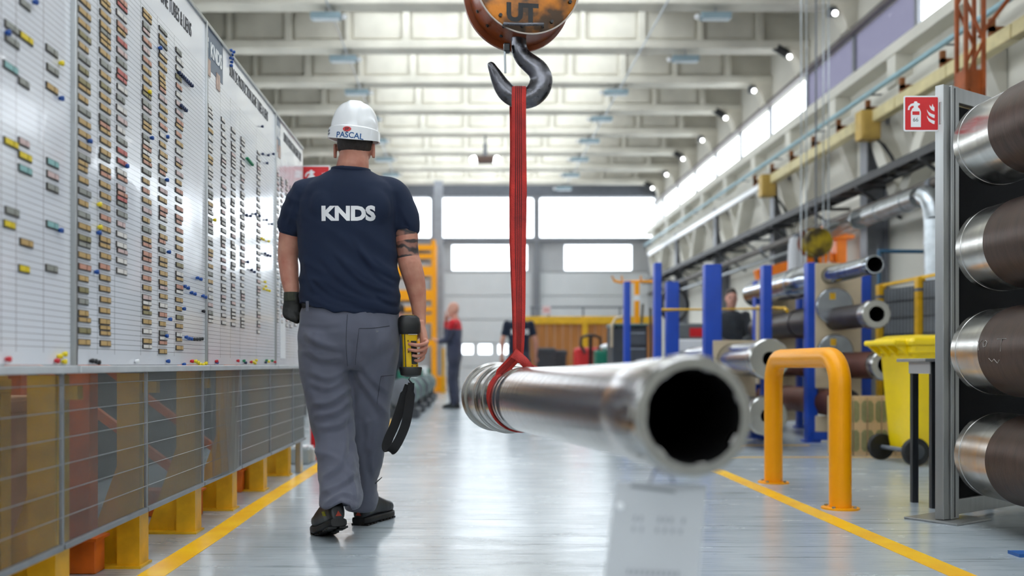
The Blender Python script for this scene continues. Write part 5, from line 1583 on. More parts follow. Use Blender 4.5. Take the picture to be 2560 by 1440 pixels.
# ---- orange hook stand
c = P(1592, 0, 13.2)
t = thing('hook_stand', 'orange T-shaped stand with upturned arms beyond the blue posts', 'stand', (c.x, 13.2, 0))
zt_ = P(0, 704, 13.2).z
MB().bx(c.x - 0.03, c.x + 0.03, 13.17, 13.23, 0, P(0, 752, 13.2).z).build('column', M_ORGB, t)
MB().bx(c.x - 0.032, c.x + 0.032, 13.168, 13.232, P(0, 752, 13.2).z, P(0, 738, 13.2).z).build('white_band', M_WHITE, t)
MB().bx(c.x - 0.03, c.x + 0.03, 13.17, 13.23, P(0, 738, 13.2).z, zt_).build('column_top', M_ORGB, t)
MB().path([(c.x - 0.33, 13.2, zt_ + 0.07), (c.x - 0.30, 13.2, zt_ + 0.01), (c.x - 0.22, 13.2, zt_ - 0.01), (c.x, 13.2, zt_), (c.x + 0.2, 13.2, zt_ + 0.0), (c.x + 0.3, 13.2, zt_ + 0.03)], 0.018, 8).build('arm', M_ORGB, t, smooth=60)
for s in (-0.20, 0.05):
    MB().path([(c.x + s, 13.19, zt_), (c.x + s, 13.15, zt_ + 0.02), (c.x + s - 0.01, 13.14, zt_ + 0.07)], 0.01, 6).build('peg', M_ORGB, t)
MB().bx(c.x - 0.2, c.x + 0.2, 13.0, 13.4, 0, 0.03).build('base', M_ORGB, t)
# ---- workbench items behind the rack
c = P(1728, 0, 12.2)
t = thing('machine_console', 'grey and white machine console with red marking behind the blue rack', 'machine', (c.x, 12.2, 0))
zb = lambda py: CAM_H + (CY - py) * 12.2 / F_PX
MB().bx(c.x - 0.22, c.x + 0.2, 12.2, 12.7, 0, zb(880)).build('base_cabinet', mat('console_blue', C(40, 96, 150), 0.4), t, bevel=0.01)
MB().bx(c.x - 0.23, c.x + 0.21, 12.15, 12.72, zb(880), zb(848)).build('white_deck', M_WHITE, t, bevel=0.02)
MB().bx(c.x - 0.17, c.x + 0.16, 12.2, 12.6, zb(848), zb(808)).build('console_box', mat('console_grey', C(108, 112, 114), 0.5), t, bevel=0.03)
MB().bx(c.x - 0.02, c.x + 0.14, 12.19, 12.2, zb(842), zb(820)).build('red_marking', M_RED, t)
c = P(1688, 762, 12.9)
t = thing('hose_reel', 'black coiled hose hanging behind the blue posts', 'hose', (c.x, 12.9, c.z))
for k in range(3):
    MB().path([c + Vector(((0.16 + 0.012 * k) * math.cos(a), 0.03 * k, (0.20 + 0.012 * k) * math.sin(a))) for a in [2 * math.pi * i / 28 for i in range(28)]], 0.014, 6, closed=True).build('coil', M_BLACK, t, smooth=60)
MB().cyl((c.x, 12.98, 0), (c.x, 12.98, c.z + 0.24), 0.025, n=8).build('hose_post', M_GREYD, t)
MB().cyl((c.x, 12.88, c.z + 0.2), (c.x, 13.0, c.z + 0.2), 0.02, n=8).build('hanger', M_GREYD, t)
for i, (px, py, d, lean) in enumerate(((1607, 760, 12.8, -0.08), (1626, 770, 12.9, 0.02))):
    c = P(px, py, d)
    tag(MB().cyl((c.x + lean, d + 0.1, 0), (c.x, d, c.z), 0.016, n=8).build('leaning_bar', mat('dark_bar', C(80, 72, 60), 0.6)), 'dark bar leaning beside the orange stand, %s' % ('left one', 'right one')[i], 'bar')
for i, (px, py, h, cl) in enumerate(((1520, 868, 0.18, M_WHITE), (1512, 892, 0.3, M_TEAL))):
    c = P(px, py, 13.6)
    t = thing('machine_part', ('white rounded part lying on the green crate', 'green crate on legs left of the tool cart')[i], 'machine part', (c.x, 13.6, 0))
    if i == 0:
        MB().ball((c.x, 13.6, c.z), 0.11, 0.1, 0.05, 16, 8).build('rounded_cover', cl, t, smooth=80)
        MB().cyl((c.x, 13.6, c.z - 0.08), (c.x, 13.6, c.z - 0.02), 0.06, n=12).build('stub', M_GREYD, t)
    else:
        MB().bx(c.x - 0.14, c.x + 0.16, 13.45, 13.75, 0.5, P(0, 876, 13.6).z).build('crate_body', cl, t, bevel=0.02)
        for sx in (-0.12, 0.13):
            MB().bx(c.x + sx - 0.02, c.x + sx + 0.02, 13.47, 13.73, 0, 0.5).build('leg', M_GREYD, t)

# ---- orange pallet racking at the far left
t = thing('pallet_racking', 'tall orange pallet racking beyond the worker at the left', 'rack', (-2, 24, 0))
d = 24.0
xr = P(1084, 0, d).x
for xx in (xr, xr - 1.35, xr - 2.7):
    for yy in (24.0, 25.0):
        MB().bx(xx - 0.05, xx + 0.05, yy - 0.05, yy + 0.05, 0, P(0, 600, d).z).build('upright', M_ORGB, t)
lv = [(612, 626), (635, 647), (666, 690), (725, 751), (767, 779), (787, 808), (850, 866)]
for a_, b_ in lv:
    for yy in (23.97, 25.0):
        MB().bx(xr - 2.7, xr, yy - 0.03, yy + 0.03, P(0, b_, d).z, P(0, a_, d).z).build('shelf_beam', M_ORGB, t)
    MB().bx(xr - 2.7, xr, 24.03, 24.97, P(0, b_, d).z, P(0, b_, d).z + 0.04).build('shelf_deck', M_GREYP, t)
rs_ = random.Random(9)
bc_ = 0
for a_ in (666, 725, 767, 850):
    for k in range(4):
        if rs_.random() < 0.25: continue
        w = 0.34 + rs_.random() * 0.2
        x = xr - 0.36 - k * 0.64
        z = P(0, a_ + {666: 24, 725: 26, 767: 12, 850: 16}[a_], d).z + 0.04
        bc_ += 1
        tt = thing('stored_box', 'box on the %s orange rack shelf, %s from its right post' % ({666: 'third', 725: 'fourth', 767: 'fifth', 850: 'lowest'}[a_], ('first', 'second', 'third', 'fourth')[k]), 'box', (x, 24.3, z), 'boxes on the orange racking')
        h = {666: 0.22, 725: 0.24, 767: 0.1, 850: 0.26}[a_] * (0.8 + 0.2 * rs_.random())
        mm_ = rs_.choice([M_GREYP, M_PLY, M_DGREY, M_WHITE])
        MB().bx(x - w / 2, x + w / 2, 24.1, 24.7, z, z + h).build('carton', mm_, tt, bevel=0.01)
        MB().bx(x - w / 2 - 0.004, x + w / 2 + 0.004, 24.36, 24.42, z, z + h + 0.003).build('tape', M_PLY, tt)
# ---- green machines along the aisle
MOT = ['nearest', 'second', 'third', 'fourth', 'farthest']
for i, (px, py, d) in enumerate(((1012, 1018, 13.6), (1030, 1000, 15.2), (1048, 990, 17.0), (1060, 975, 19.0), (1068, 965, 21.0))):
    c = P(px, py, d); c.z = 0
    t = thing('green_motor', 'green electric motor on a dark base beside the yellow line, %s one' % MOT[i], 'machine', tuple(c), 'green motors along the aisle')
    w = 0.20
    MB().bx(c.x - 0.24, c.x + 0.2, d - 0.2, d + 0.5, 0, 0.12).build('base_frame', M_DGREY, t, bevel=0.01)
    MB().cyl((c.x - 0.02, d - 0.15, 0.34), (c.x - 0.02, d + 0.35, 0.34), w, n=24).build('motor_body', M_TEAL, t, smooth=40)
    for k in range(10):
        a = 2 * math.pi * k / 10
        R = Matrix.Rotation(a, 3, 'Y')
        MB().box(Vector((c.x - 0.02, d + 0.1, 0.34)) + R @ Vector((0, 0, w)), (0.012, 0.44, 0.03), R).build('fin', M_TEAL, t)
    MB().lathe((c.x - 0.02, d - 0.15, 0.34), (0, -1, 0), [(0, w), (0.03, w), (0.06, 0.12), (0.06, 0.04), (0.16, 0.035)], 24).build('end_shield', M_GREYD, t, smooth=40)
    for s in (-1, 1):
        MB().bx(c.x - 0.02 + s * 0.13 - 0.03, c.x - 0.02 + s * 0.13 + 0.03, d - 0.1, d + 0.3, 0.12, 0.26).build('foot', M_DGREY, t)
    MB().bx(c.x - 0.1, c.x + 0.06, d - 0.02, d + 0.15, 0.52, 0.64 + 0.05 * (i % 2)).build('terminal_box', M_WHITE if i % 2 else M_TEAL, t, bevel=0.015)
c = P(1120, 0, 25.5)
t = thing('yellow_rail_post', 'yellow post beside the far standing worker', 'post', (c.x - 0.12, 25.5, 0))
MB().bx(c.x - 0.16, c.x - 0.08, 25.46, 25.54, 0, 1.15).build('post_shaft', M_YEL, t, bevel=0.01)
MB().bx(c.x - 0.2, c.x - 0.04, 25.42, 25.58, 0, 0.02).build('post_base', M_YEL, t)
# ================================================================== PEOPLE
def skin_mat(name, col, col2, tattoo=None):
    m = bpy.data.materials.new(name)
    m.use_nodes = True
    nt = m.node_tree
    b = nt.nodes['Principled BSDF']
    b.inputs['Roughness'].default_value = 0.5
    b.inputs['Specular IOR Level'].default_value = 0.4
    b.inputs['Subsurface Weight'].default_value = 0.12
    b.inputs['Subsurface Radius'].default_value = (0.9, 0.35, 0.2)
    b.inputs['Subsurface Scale'].default_value = 0.01
    tc = nt.nodes.new('ShaderNodeTexCoord')
    n = nt.nodes.new('ShaderNodeTexNoise'); n.inputs['Scale'].default_value = 14; n.inputs['Detail'].default_value = 5
    nt.links.new(tc.outputs['Object'], n.inputs[0])
    r = nt.nodes.new('ShaderNodeValToRGB')
    r.color_ramp.elements[0].position, r.color_ramp.elements[0].color = 0.3, col2
    r.color_ramp.elements[1].position, r.color_ramp.elements[1].color = 0.68, col
    nt.links.new(n.outputs[0], r.inputs[0])
    last = r.outputs[0]
    if tattoo:
        # inked bands on one arm: (x_min, [(z0, z1), ...]) in object space
        xmin, bands = tattoo
        sp = nt.nodes.new('ShaderNodeSeparateXYZ'); nt.links.new(tc.outputs['Object'], sp.inputs[0])
        def mth(op, a, bb):
            q = nt.nodes.new('ShaderNodeMath'); q.operation = op
            for i, x in enumerate((a, bb)):
                if isinstance(x, (int, float)): q.inputs[i].default_value = x
                else: nt.links.new(x, q.inputs[i])
            return q.outputs[0]
        # band edges rise along x
        zt = mth('SUBTRACT', sp.outputs[2], mth('MULTIPLY', mth('SUBTRACT', sp.outputs[0], xmin), 0.16))
        tot = None
        for z0, z1 in bands:
            k = mth('MULTIPLY', mth('GREATER_THAN', zt, z0), mth('LESS_THAN', zt, z1))
            tot = k if tot is None else mth('MAXIMUM', tot, k)
        tot = mth('MULTIPLY', tot, mth('GREATER_THAN', sp.outputs[0], xmin))
        w = nt.nodes.new('ShaderNodeTexWave'); w.inputs['Scale'].default_value = 9; w.inputs['Distortion'].default_value = 9; w.inputs['Detail'].default_value = 2; w.inputs['Detail Scale'].default_value = 1.5
        w.bands_direction = 'Z'
        nt.links.new(tc.outputs['Object'], w.inputs[0])
        wr_ = nt.nodes.new('ShaderNodeMapRange'); wr_.inputs['From Min'].default_value = 0.15; wr_.inputs['From Max'].default_value = 0.75; wr_.inputs['To Min'].default_value = 0.95; wr_.inputs['To Max'].default_value = 0.45
        nt.links.new(w.outputs[1], wr_.inputs[0])
        fac = mth('MULTIPLY', tot, wr_.outputs[0])
        mx = nt.nodes.new('ShaderNodeMix'); mx.data_type = 'RGBA'
        nt.links.new(fac, mx.inputs[0]); nt.links.new(last, mx.inputs[6]); mx.inputs[7].default_value = C(38, 42, 46)
        last = mx.outputs[2]
    nt.links.new(last, b.inputs['Base Color'])
    bn = nt.nodes.new('ShaderNodeTexNoise'); bn.inputs['Scale'].default_value = 90
    nt.links.new(tc.outputs['Object'], bn.inputs[0])
    bp = nt.nodes.new('ShaderNodeBump'); bp.inputs['Strength'].default_value = 0.12; bp.inputs['Distance'].default_value = 0.004
    nt.links.new(bn.outputs[0], bp.inputs['Height']); nt.links.new(bp.outputs[0], b.inputs['Normal'])
    return m

def cloth_mat(name, col, rough=0.85, weave=900, var=0.10, bump=0.25, sheen=0.2):
    if name in MATS: return MATS[name]
    m = mat(name, col, rough, var=var, vscale=5, bump=bump, bscale=weave, spec=0.25)
    m.node_tree.nodes['Principled BSDF'].inputs['Sheen Weight'].default_value = sheen
    m.node_tree.nodes['Principled BSDF'].inputs['Sheen Roughness'].default_value = 0.5
    return m

def ering(c, a, b, p=2.3, n=40):
    out = []
    for i in range(n):
        t = 2 * math.pi * i / n
        ct, st = math.cos(t), math.sin(t)
        out.append(Vector((c[0] + a * math.copysign(abs(ct) ** (2 / p), ct), c[1] + b * math.copysign(abs(st) ** (2 / p), st), c[2])))
    return out

def limb(mb, pts, n=20):
    """pts: (point, radius) chain; rounded ends"""
    q = resample([(Vector(p), r) for p, r in pts], max(len(pts) * 4, 8))
    P_, R_ = [p for p, r in q], [r for p, r in q]
    d0 = (P_[0] - P_[1]).normalized(); d1 = (P_[-1] - P_[-2]).normalized()
    P_ = [P_[0] + d0 * R_[0] * 0.85, P_[0] + d0 * R_[0] * 0.5] + P_ + [P_[-1] + d1 * R_[-1] * 0.5, P_[-1] + d1 * R_[-1] * 0.85]
    R_ = [R_[0] * 0.45, R_[0] * 0.86] + R_ + [R_[-1] * 0.86, R_[-1] * 0.45]
    return mb.path(P_, R_, n)

def displace(me, fn):
    n = len(me.vertices)
    co = np.empty(n * 3); me.vertices.foreach_get('co', co); co = co.reshape(-1, 3)
    no = np.empty(n * 3); me.vertices.foreach_get('normal', no); no = no.reshape(-1, 3)
    out = co.copy()
    for i in range(n):
        d = fn(co[i], no[i])
        out[i] += no[i] * d
    me.vertices.foreach_set('co', out.ravel())
    me.update()

def ridged(v): return 1 - abs(v) * 2

def creases(me, lines, facing=0.25, d0=4.2):
    """cloth creases: each line is (points, amplitude, width in pixels of the photo's scale); a ridge with a furrow beside it"""
    n = len(me.vertices)
    co = np.empty(n * 3); me.vertices.foreach_get('co', co); co = co.reshape(-1, 3)
    no = np.empty(n * 3); me.vertices.foreach_get('normal', no); no = no.reshape(-1, 3)
    px = CX + F_PX * co[:, 0] / co[:, 1]; py = CY - F_PX * (co[:, 2] - CAM_H) / co[:, 1]
    tot = np.zeros(n)
    for pts, A_, w in lines:
        q = resample([(Vector((a, b, 0)), 1) for a, b in pts], 40)
        L = np.array([(p.x, p.y) for p, _ in q])
        T = np.gradient(L, axis=0); T /= np.linalg.norm(T, axis=1)[:, None]
        D = np.stack([px, py], 1)[:, None, :] - L[None]
        d2 = (D ** 2).sum(2); k = d2.argmin(1)
        dd = D[np.arange(n), k]
        s = dd[:, 0] * -T[k, 1] + dd[:, 1] * T[k, 0]
        al = np.abs(dd[:, 0] * T[k, 0] + dd[:, 1] * T[k, 1])
        ends = np.clip(np.minimum(k, 39 - k) / 8.0, 0, 1)
        u = s / w
        tot += 0.8 * A_ * ends * np.exp(-(al / (w * 1.5)) ** 2) * (np.exp(-np.abs(u) ** 1.35) - 0.7 * np.exp(-np.abs(u - 1.8) ** 1.6))
    m_ = no[:, 1] < facing
    co[m_] += no[m_] * tot[m_][:, None]
    me.vertices.foreach_set('co', co.ravel()); me.update()

# ------------------------------------------------------------------ the worker in the foreground
D0 = 4.30
def MM(px, py, dy=0.0): return P(px, py, D0 + dy)
SKN = skin_mat('worker_skin', C(205, 150, 128), C(176, 108, 90), (0.15, [(1.262, 1.300), (1.168, 1.240)]))
base = Vector((MM(880, 0).x, D0, 0))
man = thing('person', 'worker walking away in white hard hat, navy T-shirt and grey work trousers', 'person', tuple(base))

# --- skin: head, neck, both arms and the bare right hand as one surface
mb = MB()
hx = MM(886, 340).x
mb.loft([ering((hx, D0 + 0.03, CAM_H + (CY - py) * D0 / F_PX), a, b, 2.1, 32) for py, a, b in ((300, 0.045, 0.06), (310, 0.062, 0.08), (330, 0.074, 0.095), (350, 0.0755, 0.098), (370, 0.073, 0.092), (385, 0.068, 0.082), (398, 0.055, 0.066))])
# face on the far side: jaw, chin, nose, brow
mb.ball(MM(886, 398, 0.07), 0.055, 0.05, 0.04)
mb.ball(MM(886, 408, 0.105), 0.028, 0.022, 0.022)
mb.ball(MM(886, 374, 0.128), 0.014, 0.022, 0.02)
mb.ball(MM(886, 352, 0.10), 0.055, 0.025, 0.016)
mb.ball(MM(886, 391, 0.118), 0.024, 0.012, 0.009)
limb(mb, [(MM(886, 375, 0.01), 0.060), (MM(884, 398, 0.0), 0.0655), (MM(882, 415, -0.005), 0.070), (MM(880, 430, 0.008), 0.072), (MM(880, 450, 0.015), 0.068)])
for px, s in ((838.5, -1), (933, 1)):   # ears
    e = MM(px, 378, 0.02)
    mb.loft([ering((e.x + s * 0.001, e.y, e.z + q), 0.0075, w, 2, 14) for q, w in ((-0.03, 0.006), (-0.022, 0.012), (-0.005, 0.017), (0.014, 0.021), (0.026, 0.016), (0.032, 0.006))])
# left arm (on the left), forearm slightly forward
limb(mb, [(MM(775, 490, 0.02), 0.062), (MM(748, 530, 0.03), 0.058), (MM(730, 575, 0.045), 0.053), (MM(723, 615, 0.055), 0.048), (MM(720, 645, 0.06), 0.044), (MM(722, 668, 0.055), 0.043), (MM(725, 700, 0.04), 0.039), (MM(731, 735, 0.03), 0.033), (MM(733, 755, 0.025), 0.030)])
# right arm
limb(mb, [(MM(985, 490, 0.02), 0.064), (MM(1004, 530, 0.01), 0.060), (MM(1014, 575, 0.0), 0.053), (MM(1017, 612, -0.005), 0.049), (MM(1020, 640, -0.01), 0.048), (MM(1026, 664, -0.01), 0.050), (MM(1034, 692, 0.0), 0.048), (MM(1041, 725, 0.01), 0.042), (MM(1046, 760, 0.015), 0.034), (MM(1048, 790, 0.015), 0.029), (MM(1049, 806, 0.012), 0.028)])
mb.ball(MM(1027, 656, -0.045), 0.026, 0.016, 0.018)
# right hand: palm on the outside of the remote, fingers round its near side, thumb on the far side
hd = []
mb.loft([[MM(px + q * wx, py, dy0 + r) for q, r in ((-1, -0.032), (0, -0.040), (1, -0.030), (1.3, 0.0), (1, 0.030), (0, 0.038), (-1, 0.030), (-1.25, 0.0))] for px, py, wx, dy0 in ((1049, 802, 10, 0.012), (1052, 815, 9, 0.010), (1057, 832, 8.5, 0.006), (1060, 850, 8.5, 0.0), (1060, 868, 8, -0.002), (1058, 882, 7, -0.002), (1055, 888, 5, -0.002))])
def finger(pts, rs):
    q = resample([(MM(a, b, c), r) for (a, b, c), r in zip(pts, rs)], 14)
    for (p0, r0), (p1, r1) in zip(q[:-1], q[1:]):
        mb.caps(p0, r0, p1, r1, 10)
finger([(1060, 850, -0.02), (1068, 855, -0.050), (1058, 861, -0.068), (1044, 863, -0.075), (1030, 861, -0.072), (1023, 860, -0.070)], [0.0100, 0.0096, 0.0090, 0.0088, 0.0082, 0.0074])
finger([(1060, 860, -0.02), (1066, 868, -0.046), (1055, 875, -0.064), (1042, 877, -0.072), (1030, 875.5, -0.071), (1022, 874, -0.068)], [0.0098, 0.0094, 0.0088, 0.0086, 0.0080, 0.0072])
finger([(1058, 872, -0.02), (1062, 881, -0.040), (1052, 888.5, -0.056), (1042, 890.5, -0.064), (1033, 889, -0.064)], [0.0094, 0.0090, 0.0085, 0.0080, 0.0072])
finger([(1056, 880, -0.010), (1058, 892, -0.030), (1051, 900, -0.042), (1044, 902, -0.050), (1038, 901, -0.050)], [0.0095, 0.0095, 0.0088, 0.008, 0.007])
finger([(1054, 822, 0.02), (1048, 836, 0.045), (1038, 846, 0.055), (1028, 850, 0.05)], [0.013, 0.012, 0.0105, 0.009])
me = remesh(mb, 0.0034, 4, 'body')
shift_mesh(me, base)
body_o = link_mesh('body', me, SKN, man, 180)
# the tattoo mask reads object space, so keep object space equal to world height
for nd in SKN.node_tree.nodes:
    pass

# --- hair below the helmet
mbh = MB()
mbh.loft([ering((MM(px, 0).x, D0 + 0.018, CAM_H + (CY - py) * D0 / F_PX), a, b, 2.1, 32) for px, py, a, b in ((886, 335, 0.074, 0.092), (886, 350, 0.077, 0.095), (886, 362, 0.0765, 0.092), (886, 372, 0.0735, 0.086), (886, 380, 0.066, 0.079), (886, 386, 0.052, 0.071))])
hm = remesh(mbh, 0.005, 2, 'hair')
displace(hm, lambda c, n: 0.0012 * noise.noise(Vector((c[0] * 160, c[1] * 160, c[2] * 40))))
shift_mesh(hm, base)
link_mesh('hair', hm, mat('dark_hair', C(48, 38, 34), 0.6, var=0.3, vscale=120, stretch=(1, 1, 0.2), bump=0.4, bscale=300), man, 180)

# --- T-shirt
mb = MB()
rows = [(790, 757, 996, 0.128), (777, 755, 997, 0.134), (745, 753, 998, 0.138), (707, 752.5, 998, 0.140), (670, 752, 996, 0.140), (629, 751, 993, 0.138), (584, 747, 990, 0.136), (545, 745, 993, 0.134), (510, 745, 1000, 0.130), (482, 752, 1000, 0.122), (464, 764, 984, 0.110), (450, 782, 966, 0.098), (438, 806, 945, 0.086), (428, 826, 926, 0.078), (421, 834, 920, 0.073)]
rings = []
for py, L, R, b in rows:
    a = (R - L) / 2 * D0 / F_PX
    cx_ = MM((L + R) / 2, py).x
    yo = 0.0 if py > 440 else 0.005
    rings.append(ering((cx_, D0 + yo, CAM_H + (CY - py) * D0 / F_PX), a, b, 2.5 if py > 450 else 2.1, 48))
mb.loft(rings)
# shoulder blades, shoulders and sleeves
for px in (812, 932):
    mb.ball(MM(px, 520, -0.085), 0.075, 0.05, 0.095)
limb(mb, [(MM(800, 478, 0.005), 0.068), (MM(768, 493, 0.01), 0.078), (MM(746, 525, 0.02), 0.067), (MM(733, 552, 0.035), 0.060), (MM(729, 566, 0.042), 0.0585)])
limb(mb, [(MM(955, 478, 0.005), 0.068), (MM(983, 493, 0.01), 0.080), (MM(1003, 525, 0.005), 0.066), (MM(1012, 552, 0.0), 0.060), (MM(1014, 566, 0.0), 0.0585)])
sm = remesh(mb, 0.0075, 8, 't_shirt')
def shirt_fold(c, n):
    x, y, z = c
    u = (x - base.x) / 0.21
    v = (z - 0.93) / 0.65
    # long drag folds that run down to the right, stronger near the waist
    low = max(0.0, 1 - abs(v - 0.18) / 0.55)
    w = noise.noise(Vector((x * 2.0 + 5, y * 2, z * 2.0)))
    f1 = ridged(noise.noise(Vector(((z * 0.86 + x * 0.5) * 17 + w * 1.6, (x * 0.86 - z * 0.5) * 3.2, y * 2))))
    f2 = ridged(noise.noise(Vector(((x * 0.9 - z * 0.25) * 11, z * 3, 7 + y * 3))))
    f3 = ridged(noise.noise(Vector((z * 42 + x * 8, x * 5, y * 6))))
    hemf = max(0.0, 1 - (z - 0.93) / 0.09)
    arm = max(0.0, abs(u) - 0.85)
    return 0.0085 * low * (f1 - 0.3) + 0.0045 * (f2 - 0.3) * (0.5 + 0.5 * (1 - low)) + 0.006 * hemf * (f3 - 0.2) + 0.006 * min(arm * 3, 1) * (f1 - 0.3)
displace(sm, shirt_fold)
creases(sm, [
    ([(878, 590), (932, 660), (996, 697)], 0.007, 6), ([(893, 618), (948, 688), (997, 714)], 0.008, 6), ([(835, 629), (901, 699), (973, 731)], 0.008, 6), ([(796, 637), (862, 707), (935, 747)], 0.006, 6), ([(777, 690), (835, 737), (912, 763)], 0.006, 5),
    ([(930, 640), (970, 672), (996, 680)], 0.006, 5), ([(940, 735), (970, 752), (995, 757)], 0.007, 5), ([(760, 640), (770, 690), (790, 735)], 0.005, 6),
    ([(984, 480), (990, 530), (990, 560)], -0.004, 5), ([(744, 480), (746, 530), (748, 565)], -0.004, 5), ([(1000, 515), (1012, 545), (1030, 572)], 0.005, 5), ([(738, 505), (728, 540), (718, 565)], 0.005, 5)])
for v in sm.vertices:      # hem runs lower towards the right hip
    px = CX + F_PX * v.co.x / D0
    hy_ = 756 + 28 * min(1, max(0, (px - 757) / 90)) + 6 * min(1, max(0, (px - 850) / 140))
    hz = CAM_H + (CY - hy_) * D0 / F_PX + 0.004 * math.sin(v.co.x * 70)
    if v.co.z < hz: v.co.z = hz - 0.1 * (hz - v.co.z)
sm.update()
bvh_shirt = BVHTree.FromPolygons([v.co.copy() for v in sm.vertices], [tuple(p.vertices) for p in sm.polygons])
shift_mesh(sm, base)
shirt = link_mesh('t_shirt', sm, cloth_mat('navy_jersey', C(30, 40, 62), 0.85, 1200, var=0.06, bump=0.15, sheen=0.03), man, 180)
# printed letters on the back
project_text('shirt_print', 'KNDS', 0.080, mat('white_print', C(238, 238, 240), 0.6), shirt, bvh_shirt, P(870, 535, 4.165), (1, 0, 0.004), (0, 0, 1), (0, 1, 0), bold=0.0042, lift=0.0012, sub=0.008, sx=1.07)
# collar band
mb = MB()
cp = []
for i in range(36):
    t = 2 * math.pi * i / 36
    px, py = 877 + 47 * math.cos(t), 427 + 4 * math.sin(t)
    cp.append(MM(877, 428, 0.0) + Vector((0.081 * math.cos(t), 0.078 * math.sin(t), 0.003 - 0.006 * math.sin(-t) - 0.004 * math.cos(t))))
mb.path(cp, 0.006, 8, closed=True, ry=0.010)
mb.build('collar', MATS['navy_jersey'], shirt, smooth=60)
# sleeve hems
for a_, d_, r_ in ((MM(727.5, 572, 0.044), Vector((-0.28, 0.3, -0.9)), 0.058), (MM(1014, 573, 0.0), Vector((0.1, -0.02, -1)), 0.058)):
    d_.normalize(); p_, q_ = frame(d_)
    MB().path([a_ + (p_ * math.cos(t) + q_ * math.sin(t)) * (r_ - 0.002) for t in [2 * math.pi * i / 28 for i in range(28)]], 0.0035, 6, closed=True, ry=0.007).build('sleeve_hem', MATS['navy_jersey'], shirt, smooth=60)

# --- trousers
mb = MB()
def trow(py, L, R, b, dy, p=2.3):
    d = D0 + dy
    a = (R - L) / 2 * d / F_PX
    c = P((L + R) / 2, py, d)
    return ering(c, a, b, p, 40)
mb.loft([trow(762, 760, 994, 0.122, 0), trow(780, 752, 996, 0.128, 0), trow(805, 748, 998, 0.135, -0.005), (trow(832, 746.5, 999, 0.142, -0.008)), trow(870, 748, 998, 0.142, -0.006), trow(902, 750, 994, 0.130, 0), trow(925, 756, 986, 0.105, 0)])
LL = [(880, 750, 872, 0.115, -0.01), (923, 752, 878, 0.112, -0.012), (960, 757, 879, 0.104, -0.02), (1015, 769, 880, 0.098, -0.035), (1061, 778, 882, 0.094, -0.055), (1100, 785, 885, 0.092, -0.08), (1143, 793, 893, 0.088, -0.11), (1203, 800, 899, 0.088, -0.16), (1245, 798, 901, 0.092, -0.20), (1268, 803, 900, 0.092, -0.225)]
RL = [(880, 878, 996, 0.115, 0.0), (923, 880, 989, 0.112, 0.01), (960, 876, 983, 0.106, 0.03), (997, 874, 977, 0.100, 0.05), (1052, 872, 972, 0.096, 0.08), (1088, 870, 967, 0.092, 0.10), (1120, 868, 962, 0.088, 0.12), (1166, 864, 953, 0.084, 0.145), (1198, 858, 941, 0.082, 0.16), (1235, 860, 946, 0.086, 0.175), (1274, 866, 937, 0.084, 0.18)]
for T_ in (LL, RL):
    mb.loft([trow(*r) for r in T_])
# seat
mb.ball(MM(815, 850, -0.055), 0.095, 0.095, 0.10)
mb.ball(MM(935, 850, -0.05), 0.092, 0.09, 0.10)
tm = remesh(mb, 0.008, 9, 'trousers')
def tr_fold(c, n):
    x, y, z = c
    left = x < base.x
    w = noise.noise(Vector((x * 3, y * 3, z * 3)))
    # sagging swags behind the thighs and calves, running down towards the outside
    s = 1 if left else -1
    f1 = ridged(noise.noise(Vector(((z + s * (x - base.x) * 0.75) * 10 + w * 1.5, x * 3, y * 3))))
    f2 = ridged(noise.noise(Vector((z * 9 + w, x * 14, y * 9 + 3))))
    f3 = noise.noise(Vector((x * 30, y * 30, z * 12)))
    amp = 0.010 if z < 0.78 else 0.004
    if not left: amp *= 0.75
    low = 0.006 if z < 0.3 else 0.003
    return amp * (f1 - 0.35) + low * (f2 - 0.3) + 0.0015 * f3
displace(tm, tr_fold)
creases(tm, [
    ([(760, 832), (785, 850), (815, 862), (846, 868)], 0.010, 8), ([(762, 870), (807, 897), (857, 890)], 0.012, 9), ([(772, 925), (822, 945), (876, 915)], 0.012, 9),
    ([(772, 952), (822, 968), (877, 934)], 0.011, 8), ([(776, 1008), (826, 1004), (879, 962)], 0.013, 8), ([(782, 1040), (838, 1030), (880, 995)], 0.011, 8), ([(792, 1070), (850, 1060), (878, 1030)], 0.009, 8),
    ([(880, 1030), (885, 1085), (890, 1145)], 0.009, 6), ([(806, 1195), (850, 1158), (866, 1090)], 0.010, 8), ([(800, 1232), (850, 1212), (896, 1172)], 0.011, 8), ([(806, 1262), (855, 1242), (898, 1240)], 0.008, 7), ([(870, 1170), (886, 1210), (890, 1250)], 0.008, 6),
    ([(884, 915), (915, 965), (950, 1015), (975, 1042)], 0.013, 9), ([(895, 900), (935, 950), (975, 985)], 0.010, 8), ([(890, 1095), (905, 1150), (912, 1200), (905, 1262)], 0.010, 7), ([(945, 1060), (935, 1110), (928, 1155), (938, 1195)], 0.009, 7), ([(915, 1040), (922, 1090), (918, 1140)], 0.008, 7),
    ([(752, 800), (800, 812), (860, 806)], 0.004, 7), ([(880, 850), (878, 885), (880, 915)], -0.010, 7)])
